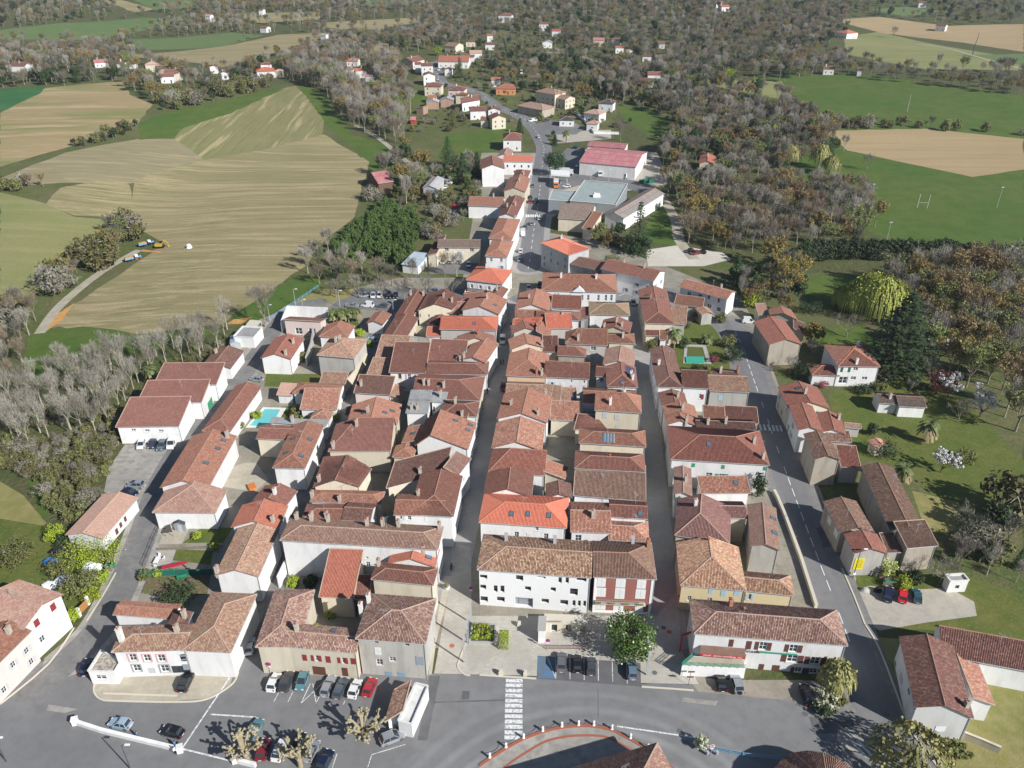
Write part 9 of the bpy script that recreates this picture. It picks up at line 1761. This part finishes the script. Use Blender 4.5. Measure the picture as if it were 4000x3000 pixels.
def round_sign(key,i,label,face,rim):
 p=PLACE[key][i][0]; r=empty('road_sign',W3(p),label,'road sign'); b=MB(); b.tube([(0,0,0),(0,0,2.9)],.04,5); b.build('post','steel',r); b=MB(); b.tube([(0,-.05,2.6),(0,-.08,2.6)],.42,16); b.build('rim',rim,r); b=MB(); b.tube([(0,-.085,2.6),(0,-.095,2.6)],.32,16); b.build('face',face,r); b=MB(); b.box((0,-.06,1.95),(.5,.03,.25)); b.build('plate','sign_white',r)
 b=MB(); b.box((0,-.1,2.6),(.6,.01,.09),0); o=b.build('bar',rim if face!='sign_red' else 'sign_white',r); o.rotation_euler=(0,0,0)
RS=['no parking sign in alley at cream house corner','no parking sign at corner of right street','no parking sign by the sunken terrace railing','no parking sign at left corner of town hall']
for i,l in enumerate(RS): round_sign('round_sign',i,'round blue and red '+l,'sign_blue','sign_red')
round_sign('stop_sign',0,'red no entry sign at the light blue railing','sign_red','sign_white')
for i,q in enumerate(PLACE['bin_post']): p=q[0]; b=MB(); b.lathe([(.22,.2),(.26,.9),(.24,.95)],W3(p),9); simple('litter_bin',b,'steel','grey litter bin %s of red no entry sign'%('left' if i==0 else 'right'),'bin')
p=PLACE['sign_board'][0][0]; r=empty('town_sign',W3(p),'pale rectangular sign on a pole below white gabled house','sign'); b=MB(); b.tube([(0,0,0),(0,0,4.2)],.06,6); b.build('post','dark_steel',r); b=MB(); b.box((.9,0,3.5),(1.7,.06,1.2)); b.build('board','white_cloth',r)
for i,q in enumerate(PLACE['direction_sign']): p=q[0]; r=empty('direction_sign',W3(p),['lower','upper'][i]+' brown tourist signpost at the snack bar corner','sign'); b=MB(); b.tube([(0,0,0),(0,0,2.4)],.04,5); b.build('post','dark_steel',r); b=MB(); b.box((.1,0,2.2),(1.2,.05,.4)); b.build('board','rust',r)
A,B=[tuple(p) for p in PLACE['yellow_poster'][0]]
def hfind(s): return next(h for h in HOUSES if s in h[0])
def textobj(s,loc,rx,rz,size,mat,parent=None,name='lettering',ext=.015,align='CENTER',sx=1):
 cu=TXT[s]; cu.materials.clear(); cu.materials.append(MATS[mat])
 o=bpy.data.objects.new(name,cu); COL.objects.link(o); o.location=loc; o.rotation_euler=(rx,0,rz); o.scale=(sx,1,1)
 if parent: o.parent=parent
 return o
def front(h,k=0,qi=0):
 P=h[3][qi][5]; W=inset(P,OV); A,B=W[k],W[(k+1)%4]; l=math.dist(A,B); u=((B[0]-A[0])/l,(B[1]-A[1])/l); return A,u,(u[1],-u[0]),l,h[2]
h=hfind('yellow poster'); A,u,n,l,z0=front(h); c=(A[0]+u[0]*1.4+n[0]*.06,A[1]+u[1]*1.4+n[1]*.06,z0+3.2); r=empty('poster',c,'large bright yellow poster with lines of small print on grey gable','poster',None,math.atan2(u[1],u[0])); b=MB(); b.box((0,0,0),(1.9,.05,2.9)); b.build('panel','yellow',r)
for i,w in enumerate((1.1,1.3,1.5,1.2,1.5,1.3,1.1,1.4)): b=MB(); b.box((.1,-.03,1.1-i*.3),(w,.01,.09)); b.build('print_line','rust',r)
h=hfind('snack bar with red'); A,u,n,l,z0=front(h); rz=math.atan2(u[1],u[0]); at=lambda s,d,z:(A[0]+u[0]*s+n[0]*d,A[1]+u[1]*s+n[1]*d,z0+z)
cn=[tuple(p) for p in PLACE['snack_canopy'][0]]; sA=max(0.5,(cn[0][0]-A[0])*u[0]+(cn[0][1]-A[1])*u[1]); sB=(cn[1][0]-A[0])*u[0]+(cn[1][1]-A[1])*u[1]
c=at((sA+sB)/2,0,0); r=empty('shop_awning',c,'red sign board and tiled awning of the snack bar','awning',None,rz); LW=sB-sA
b=MB(); b.face([(-LW/2,-1.5,4.55),(LW/2,-1.5,4.55),(LW/2,-.02,5.05),(-LW/2,-.02,5.05)]); b.face([(-LW/2,-.02,4.95),(LW/2,-.02,4.95),(LW/2,-1.5,4.45),(-LW/2,-1.5,4.45)]); b.face([(-LW/2,-1.5,4.45),(LW/2,-1.5,4.45),(LW/2,-1.5,4.55),(-LW/2,-1.5,4.55)]); b.build('awning_roof','roof_d2',r)
b=MB(); b.box((0,-1.53,4.25),(LW,.05,.5)); b.build('sign_board','sign_red',r); textobj('SNACK   BAR DU COMMERCE   PMU',(0,-1.57,4.12),PI/2,0,.42,'sign_white',r)
t=textobj('Snack',tuple(at(10.3,.04,4.1)),PI/2,rz,1.15,'frame_dark',None,'lettering'); tag(t,'dark painted lettering reading Snack on white snack bar wall','lettering')
b=MB(); c=at(14.8,.5,5.0); b.box((0,0,0),(6.4,.12,.28)); o=b.build('awning_box','green_rail',None,loc=c); o.rotation_euler=(0,0,rz); tag(o,'rolled up long green awning on snack bar wall','awning')
TP=[tuple(p) for p in PLACE['snack_terrace'][0]]; c=(TP[0][0],TP[0][1],0); r=empty('snack_terrace',c,'raised snack bar terrace with white wall and green railing','terrace'); b=MB(); b.prism(TP,-.2,2.55); b.build('terrace_body','wall_W',r,c); b=MB(); b.prism(inset(TP,.12),2.555,2.6); b.build('floor','terrace',r,c)
e=[TP[3],TP[0],TP[1]]; 
for p,q in zip(e,e[1:]):
 l2=math.dist(p,q); a=math.atan2(q[1]-p[1],q[0]-p[0]); m_=lerp(p,q,.5)
 for z in(.35,.65,.95): b=MB(); b.box((m_[0],m_[1],2.6+z),(l2,.06,.07),a); b.build('rail','green_rail',r,c)
 for i in range(int(l2/1.4)+1): x,y=lerp(p,q,i*1.4/l2); b=MB(); b.box((x,y,3.1),(.07,.07,1.0),a); b.build('post','green_rail',r,c)
g=[tuple(p) for p in PLACE['red_gate'][0]]; r=empty('red_gate_frame',W3(g[0]),'bright red timber gate frame at the snack bar terrace','gate'); a=math.atan2(g[1][1]-g[0][1],g[1][0]-g[0][0]); l2=math.dist(*g)
for t in(0,1): b=MB(); x,y=lerp(g[0],g[1],t); b.box((x-g[0][0],y-g[0][1],2),(.25,.25,4)); b.build('post','sign_red',r)
b=MB(); x,y=lerp(g[0],g[1],.5); b.box((x-g[0][0],y-g[0][1],4.1),(l2+.3,.28,.3),a); b.build('beam','sign_red',r)
h=hfind('brick red fronted'); A,u,n,l,z0=front(h); rz=math.atan2(u[1],u[0]); 
hr=next(o for o in COL.objects if o.get('label')==h[0]); inv=lambda p:(p[0]-hr.location.x,p[1]-hr.location.y,p[2]-hr.location.z)
b=MB(); m_=(A[0]+u[0]*l*.46+n[0]*.55,A[1]+u[1]*l*.46+n[1]*.55,z0+3.25); b.box(inv(m_),(l*.86,1.1,.14),rz); bal=b.build('balcony','stone_pale',hr)
b=MB(); m2=(A[0]+u[0]*l*.46+n[0]*1.05,A[1]+u[1]*l*.46+n[1]*1.05,z0+3.8); b.box(inv((*m2[:2],z0+4.25)),(l*.86,.06,.08),rz)
for i in range(int(l*.86/.22)): s=l*.03+i*.22; b.box(inv((A[0]+u[0]*s+n[0]*1.05,A[1]+u[1]*s+n[1]*1.05,z0+3.78)),(.04,.04,.95),rz)
o=b.build('railing','dark_steel',bal)
for i in range(4): b=MB(); s=l*(.08+.24*i); b.box(inv((A[0]+u[0]*s+n[0]*1.2,A[1]+u[1]*s+n[1]*1.2,z0+3.7)),(1.0,.22,.25),rz); b.build('flower_box','leaf_olive',bal)
for s in(.25,l-.25): b=MB(); b.box(inv((A[0]+u[0]*s+n[0]*.03,A[1]+u[1]*s+n[1]*.03,z0+4.6)),(.5,.08,9.2),rz); b.build('pilaster','wall_W2',hr)
b=MB(); b.box(inv((A[0]+u[0]*l*.5+n[0]*.03,A[1]+u[1]*l*.5+n[1]*.03,z0+.3)),(l-1.0,.08,.6),rz); b.build('plinth','wall_W2',hr)
sw=[tuple(p) for p in PLACE['sunk_wall'][0]]; c=(sw[0][0],sw[0][1],0); r=empty('sunken_entrance',c,'low cream entrance building with two dark doorways on the square','entrance'); sp=[tuple(p) for p in PLACE['sunk_pillar'][0]]; sb=[tuple(p) for p in PLACE['sunk_block'][0]]
x0,y0=sb[0]; x1,y1=sb[1]; b=MB(); wall_side(b,(x0,y0+1.7),(x1,y1+1.7),-.3,[(0,2.5),(x1-x0,2.5)],[(1.2,.1,1.1,1.9),(3.9,.1,1.1,1.9),(6.6,.1,1.1,1.9)],[.5]*3); b.prism([(x0,y0+2.3),(x1,y1+2.3),(x1,y1+3.6),(x0,y0+3.6)],-.2,2.45); b.build('wall','wall_C',r,c)
b=MB(); b.prism([(x0-.1,y0+1.5),(x1+.1,y1+1.5),(x1+.1,y1+3.8),(x0-.1,y0+3.8)],2.5,2.62); b.build('roof_slab','stone_pale',r,c)
for s in(1.2,3.9,6.6): put('doorway',wmesh('pane:g'),r,(x0+s-c[0],y0+1.9-c[1],.1),0,(1.1,1,1.9)); 
for s in(1.2,3.9): put('surround',wmesh('surround:w'),r,(x0+s-c[0],y0+1.68-c[1],.1),0,(1.1,1,1.9))
b=MB(); b.prism(sp,-.1,3.2); b.build('pillar_slab','wall_W',r,c); b=MB(); b.prism(inset(sp,.15),3.2,3.24); b.build('slab_top','stone_grey',r,c)
bs=[tuple(p) for p in PLACE['sunk_base'][0]]; b=MB(); l2=math.dist(*bs)
for z in(.1,.95): b.box(((bs[0][0]+bs[1][0])/2,(bs[0][1]+bs[1][1])/2,z),(l2,.05,.06))
for i in range(int(l2/.25)): x,y=lerp(bs[0],bs[1],i*.25/l2); b.box((x,y,.5),(.04,.04,.95))
for i in range(18): t=i/17; b.box((bs[1][0],bs[1][1]+t*5.2,.5+1.8*t*0),(.04,.04,.95))
b.box((bs[1][0],bs[1][1]+2.6,.95),(.05,5.2,.06)); b.build('railing','rust',r,c)
b=MB()
for i in range(7): x=x0+.2+i*.42; b.tube([(x,y0+1.6,2.62),(x+.1,y0+1.6,3.0),(x+.28,y0+1.6,3.05),(x+.2,y0+1.6,2.75),(x+.42,y0+1.6,2.7)],.035,4)
b.build('iron_scroll','rust',r,c)
pl=[tuple(p) for p in PLACE['planter'][0]]; c=(pl[0][0],pl[0][1],0); r=empty('stone_planter',c,'square stone planter bed with young tree on the square','planter'); i2=inset(pl,.35); b=MB()
for k in range(4): b.prism([pl[k],pl[(k+1)%4],i2[(k+1)%4],i2[k]],0,.5+.002*k)
b.build('kerb','stone_grey',r,c); b=MB(); b.face([(*p,.4) for p in i2]); b.build('soil','planter_earth',r,c)
for i in range(14): (q1,qm),(q2,qn)=parts_leafy(900+i%3,.7,.42,'leaf_lime',120,.2,.05,nc=6,dense=.5); x,y=lerp(lerp(i2[0],i2[1],.1+.2*(i%5)),lerp(i2[3],i2[2],.1+.2*(i%5)),.15+.35*(i//5)); q2.build('plant',qn,r,loc=(x-c[0],y-c[1],.4))
p=PLACE['hedge_planter'][0]
for i,q in enumerate(PLACE['low_block']): p=q[0]; b=MB(); b.prism(rect(p,.7,.7,0),0,.9); b.prism(rect(p,.5,.5,0),.9,1.1); simple('stone_block',b,'stone_pale','pale stone block '+['left of zebra crossing on the square','right of zebra crossing on the square','near the sunken entrance shadow'][i],'block','stone blocks on the square')
q0=PLACE['bandstand'][0][0]; qa=PLACE['bandstand_l'][0][0]; qb=PLACE['bandstand_r'][0][0]; cx=(qa[0]+qb[0])/2; R_=(qb[0]-qa[0])/2*1.02; cy=q0[1]-R_; r=empty('round_hall',(cx,cy,0),'round building with conical ribbed tile roof at lower right edge','round hall'); b=MB(); K=20
for i in range(K):
 a0,a1=2*PI*i/K,2*PI*(i+1)/K; p0,p1=(R_*math.cos(a0),R_*math.sin(a0),4),(R_*math.cos(a1),R_*math.sin(a1),4); roof_mesh(b,[[p0,p1,(0,0,4+R_*.42)]],True)
b.build('roof','roof_hall2',r,uv=True); b=MB(); b.lathe([(R_-.6,-.3),(R_-.6,4.05)],(0,0,0),20); b.build('wall','wall_S',r); b=MB()
for i in range(0,K,2): a=2*PI*i/K; b.tube([(R_*math.cos(a),R_*math.sin(a),4.16),(0,0,4.16+R_*.42)],.12,5)
b.build('hip_tiles','ridge',r)
cp=[tuple(p) for p in PLACE['canopy_fuel'][0]]; cx=sum(p[0] for p in cp)/4; cy=sum(p[1] for p in cp)/4; r=empty('petrol_canopy',(cx,cy,terr(cx,cy)),'white petrol station canopy on thin posts','canopy'); b=MB(); b.prism([(p[0]-cx,p[1]-cy) for p in cp],4.6,5.3); b.build('roof','sign_white',r)
for p in cp: b=MB(); q=lerp(p,(cx,cy),.25); b.box((q[0]-cx,q[1]-cy,2.3),(.3,.3,4.6)); b.build('post','steel',r)
for t in(.35,.65): b=MB(); q=lerp(cp[0],cp[1],t); q=lerp(q,(cx,cy),.8); b.box((q[0]-cx,q[1]-cy,.8),(.8,.5,1.6)); b.build('fuel_pump','shut_grey',r)
p=PLACE['roof_unit'][0][0]; b=MB(); b.box((p[0],p[1],terr(*p)+7.3),(3.2,2.4,1.3)); b.box((p[0]-.5,p[1],terr(*p)+8.1),(1.4,1.6,.4)); simple('roof_unit',b,'sign_white','white ventilation unit on pale green supermarket roof','roof unit')
h=hfind('lower grey shop front'); A,u,n,l,z0=front(h); rz=math.atan2(u[1],u[0]); c=(A[0]+u[0]*3.2+n[0]*.12,A[1]+u[1]*3.2+n[1]*.12,z0+4.3); r=empty('shop_sign',c,'white name panel with lettering on grey supermarket front','sign',None,rz); b=MB(); b.box((0,0,0),(4.9,.1,1.5)); b.build('panel','sign_white',r); textobj('Carrefour',(-.6,-.07,.02),PI/2,0,.75,'sign_blue',r); textobj('contact',(-.3,-.07,-.58),PI/2,0,.5,'green_rail',r)
b=MB(); b.face([(1.35,-.07,0),(1.75,-.07,-.38),(1.75,-.07,.38)]); b.build('emblem','sign_red',r); b=MB(); b.face([(2.3,-.07,0),(1.85,-.07,.4),(1.85,-.07,-.4)]); b.build('emblem','sign_blue',r)
RG=[p[0] for p in PLACE['rugby']]; c=W3(RG[0]); r=empty('rugby_posts',c,'tall white rugby goal posts on the sports field','goal posts')
for p in RG: b=MB(); b.tube([(p[0]-c[0],p[1]-c[1],0),(p[0]-c[0],p[1]-c[1],6.5)],.07,6); b.build('upright','sign_white',r)
b=MB(); b.tube([(0,0,2.6),(RG[1][0]-c[0],RG[1][1]-c[1],2.6)],.04,6); b.build('crossbar','sign_white',r)
for i,q in enumerate(PLACE['flood']): p=q[0]; r=empty('floodlight',W3(p),['upper left','lower left','right hand'][i]+' floodlight mast of the sports field','floodlight','floodlight masts'); b=MB(); b.tube([(0,0,0),(0,0,9.5)],[.14,.08],6); b.build('mast','steel',r); b=MB(); b.box((0,0,9.5),(1.2,.3,.4)); b.build('lamp_head','steel',r)
p=PLACE['utility_pole'][0][0]; b=MB(); b.tube([W3(p),W3(p,11)],[.2,.12],6); simple('utility_pole',b,'stone_grey','grey utility pole standing in right meadow','pole')
p=PLACE['dead_tree'][0][0]; b=MB(); b.tube([W3(p,-.2),W3(p,8),(p[0]+.8,p[1],terr(*p)+15),(p[0]+.2,p[1],terr(*p)+19)],[.4,.3,.22,.08],6); simple('dead_tree',b,'bark_dark','tall leafless dead tree trunk by far country lane','tree')
sheet('dug_soil',[PLACE['trench'][0][0:4]],'orangesoil',.05)
p=PLACE['excavator'][0][0]; r=empty('excavator',W3(p),'yellow tracked excavator digging in the tan field','excavator',None,.1)
for s in(-1.1,1.1): b=MB(); b.box((0,s,.45),(4,.6,.9)); b.build('track','black_trim',r)
b=MB(); b.box((-.5,0,1.5),(3.2,2.4,1.1)); b.build('engine_house','digger',r); b=MB(); b.box((.8,.6,2.2),(1.5,1.1,1.6)); b.build('cab','black_trim',r); b=MB(); b.tube([(1,-.3,1.8),(2.4,-.3,3.6),(3.6,-.3,3.0)],[.28,.24,.2],5); b.build('boom','digger',r); b=MB(); b.tube([(3.6,-.3,3.0),(4.2,-.3,1.0)],[.2,.16],5); b.box((4.1,-.3,.7),(.8,.9,.7)); b.build('dipper','digger',r); r.scale=(.85,)*3
for i,q in enumerate(PLACE['tractor']):
 p=q[0]; r=empty('tractor',W3(p),['upper blue tractor with tipping trailer beside excavator','lower blue tractor with tipping trailer full of earth'][i],'tractor','tractors in the field',.7); r.scale=(.72,)*3
 b=MB(); b.box((1.5,0,1.4),(2.0,1.0,.9)); b.build('bonnet','paint_tractorblue',r); b=MB(); b.box((-.1,0,1.9),(1.4,1.5,1.5)); b.box((-.1,0,2.75),(1.7,1.7,.18)); b.build('cab','sign_white',r)
 for wx,rad in((-.3,.95),(2.0,.6)):
  for s in(-1,1): b=MB(); b.tube([(wx,s*.95-.25,rad),(wx,s*.95+.25,rad)],rad,12); b.build('wheel','rust' if i else 'tyre',r)
 b=MB(); b.box((-4,0,1.5),(4.6,2.4,.9)); b.build('trailer','paint_tractorblue',r); b=MB(); b.box((-4,0,2.1),(4.2,2.1,.5)); b.build('load','orangesoil',r)
 for wx in(-4.8,-3.2):
  for s in(-1,1): b=MB(); b.tube([(wx,s*1.05-.2,.55),(wx,s*1.05+.2,.55)],.55,10); b.build('wheel','tyre',r)
p=PLACE['scooter'][0][0]; r=empty('scooter',W3(p),'black scooter parked at foot of middle street','scooter',None,1.5)
for wx in(-.55,.55): b=MB(); b.tube([(wx,-.06,.25),(wx,.06,.25)],.25,10); b.build('wheel','tyre',r)
b=MB(); b.box((-.2,0,.62),(.95,.3,.4)); b.tube([(.55,0,.3),(.42,0,1.05)],.06,5); b.box((.42,0,1.05),(.08,.6,.06)); b.build('body','black_trim',r)
p=PLACE['flower_pot'][0][0]; r=empty('flower_pot',W3(p),'round white flower pot at shop corner','planter'); b=MB(); b.lathe([(.45,0),(.6,.5),(.62,.7)],(0,0,0),12); b.build('pot','sign_white',r); (q1,qm),(q2,qn)=parts_leafy(33,.8,.5,'leaf_olive',160,.2,.05,nc=6,dense=.5); q2.build('plant',qn,r,loc=(0,0,.6))
p=PLACE['spa_tarp'][0][0]; b=MB(); b.box((*p,terr(*p)+.3),(1.6,2.2,.5),.5); b.box((*p,terr(*p)+.58),(1.7,2.3,.08),.5); simple('patio_lounger',b,'spa','orange patterned lounger on pale patio','lounger')
def body_mesh(name,mat,lean=0):
 J=[(0,0,.93),(0,0,1.12),(0,0,1.32),(0,0,1.45),(0,.01,1.53),(0,.03,1.64),(0,.02,1.74),(.19,0,1.40),(.25,.02,1.12),(.24,.12,.88),(.24,.16,.80),(-.19,0,1.40),(-.25,-.02,1.12),(-.25,.02,.86),(-.25,.04,.78),(.1,0,.9),(.11,.1,.5),(.11,-.02,.09),(.11,.12,.05),(-.1,0,.9),(-.11,-.08,.5),(-.11,-.22,.10),(-.11,-.1,.05)]
 E=[(0,1),(1,2),(2,3),(3,4),(4,5),(5,6),(2,7),(7,8),(8,9),(9,10),(2,11),(11,12),(12,13),(13,14),(0,15),(15,16),(16,17),(17,18),(0,19),(19,20),(20,21),(21,22)]
 Rr=[.15,.13,.16,.08,.06,.10,.075,.075,.05,.04,.045,.075,.05,.04,.045,.1,.07,.05,.045,.1,.07,.05,.045]
 me=bpy.data.meshes.new(name); me.from_pydata(J,E,[]); me.materials.append(MATS[mat]); return me,Rr
def skin_obj(name,me,Rr,parent,sel=None,grow_=0):
 o=put(name,me,parent); md=o.modifiers.new('skin','SKIN'); 
 if not me.skin_vertices: me.skin_vertices.new(name='skin') if hasattr(me.skin_vertices,'new') else None
 for v,rd in zip(me.skin_vertices[0].data,Rr): v.radius=(rd+grow_,rd+grow_)
 me.skin_vertices[0].data[0].use_root=True
 s=o.modifiers.new('sub','SUBSURF'); s.levels=1; s.render_levels=1; return o
PP=[('person in blue jacket standing behind low white wall','denim','darkcloth'),('person in blue jacket leaning on low wall by its right pier','denim','denim'),('person in white top with dark hair on bypass side of wall','sign_white','darkcloth'),('person in dark clothes walking in middle street, left of pair','darkcloth','darkcloth'),('person in dark clothes walking in middle street, right of pair','darkcloth','denim'),('person in red jacket at top of middle street','redcloth','darkcloth'),('person in dark jacket at crossing in middle street','darkcloth','denim')]
for i,q in enumerate(PLACE['person']):
 p=q[0]; lab,top,leg_=PP[i]; r=empty('person',W3(p),lab,'person','people in the village',rnd.uniform(0,6))
 me,Rr=body_mesh('body','skin'); skin_obj('body',me,Rr,r)
 b=MB(); b.lathe([(.19,.86),(.2,1.0),(.175,1.15),(.21,1.33),(.16,1.44),(.07,1.48)],(0,0,0),9); 
 for s in(-1,1): b.tube([(s*.17,0,1.41),(s*.255,.01,1.13),(s*.25,.07,.9)],[.095,.075,.06],7)
 b.build('jacket',top,r,smooth=True); b=MB()
 for s,k in((1,.1),(-1,-.1)): b.tube([(s*.1,0,.98),(s*.11,k*.9,.5),(s*.11,-.02 if s>0 else -.2,.1)],[.135,.095,.075],7)
 b.build('trousers',leg_,r,smooth=True); b=MB(); b.lathe([(.105,1.64),(.112,1.7),(.09,1.78),(.03,1.82)],(0,0,0),9); b.build('hair','hair',r,smooth=True)

# -- the air over the valley
m=bpy.data.materials.new('haze'); m.use_nodes=True; m.node_tree.nodes.clear(); mo=m.node_tree.nodes.new('ShaderNodeOutputMaterial'); pv=m.node_tree.nodes.new('ShaderNodeVolumePrincipled'); pv.inputs['Density'].default_value=HAZE; pv.inputs['Color'].default_value=(.8,.88,1,1); pv.inputs['Anisotropy'].default_value=.2; m.node_tree.links.new(pv.outputs[0],mo.inputs['Volume'])
b=MB(); b.box((0,2700,51),(9400,8800,198)); me=b.mesh('haze',[m]); o=put('haze',me); o['kind']='stuff'
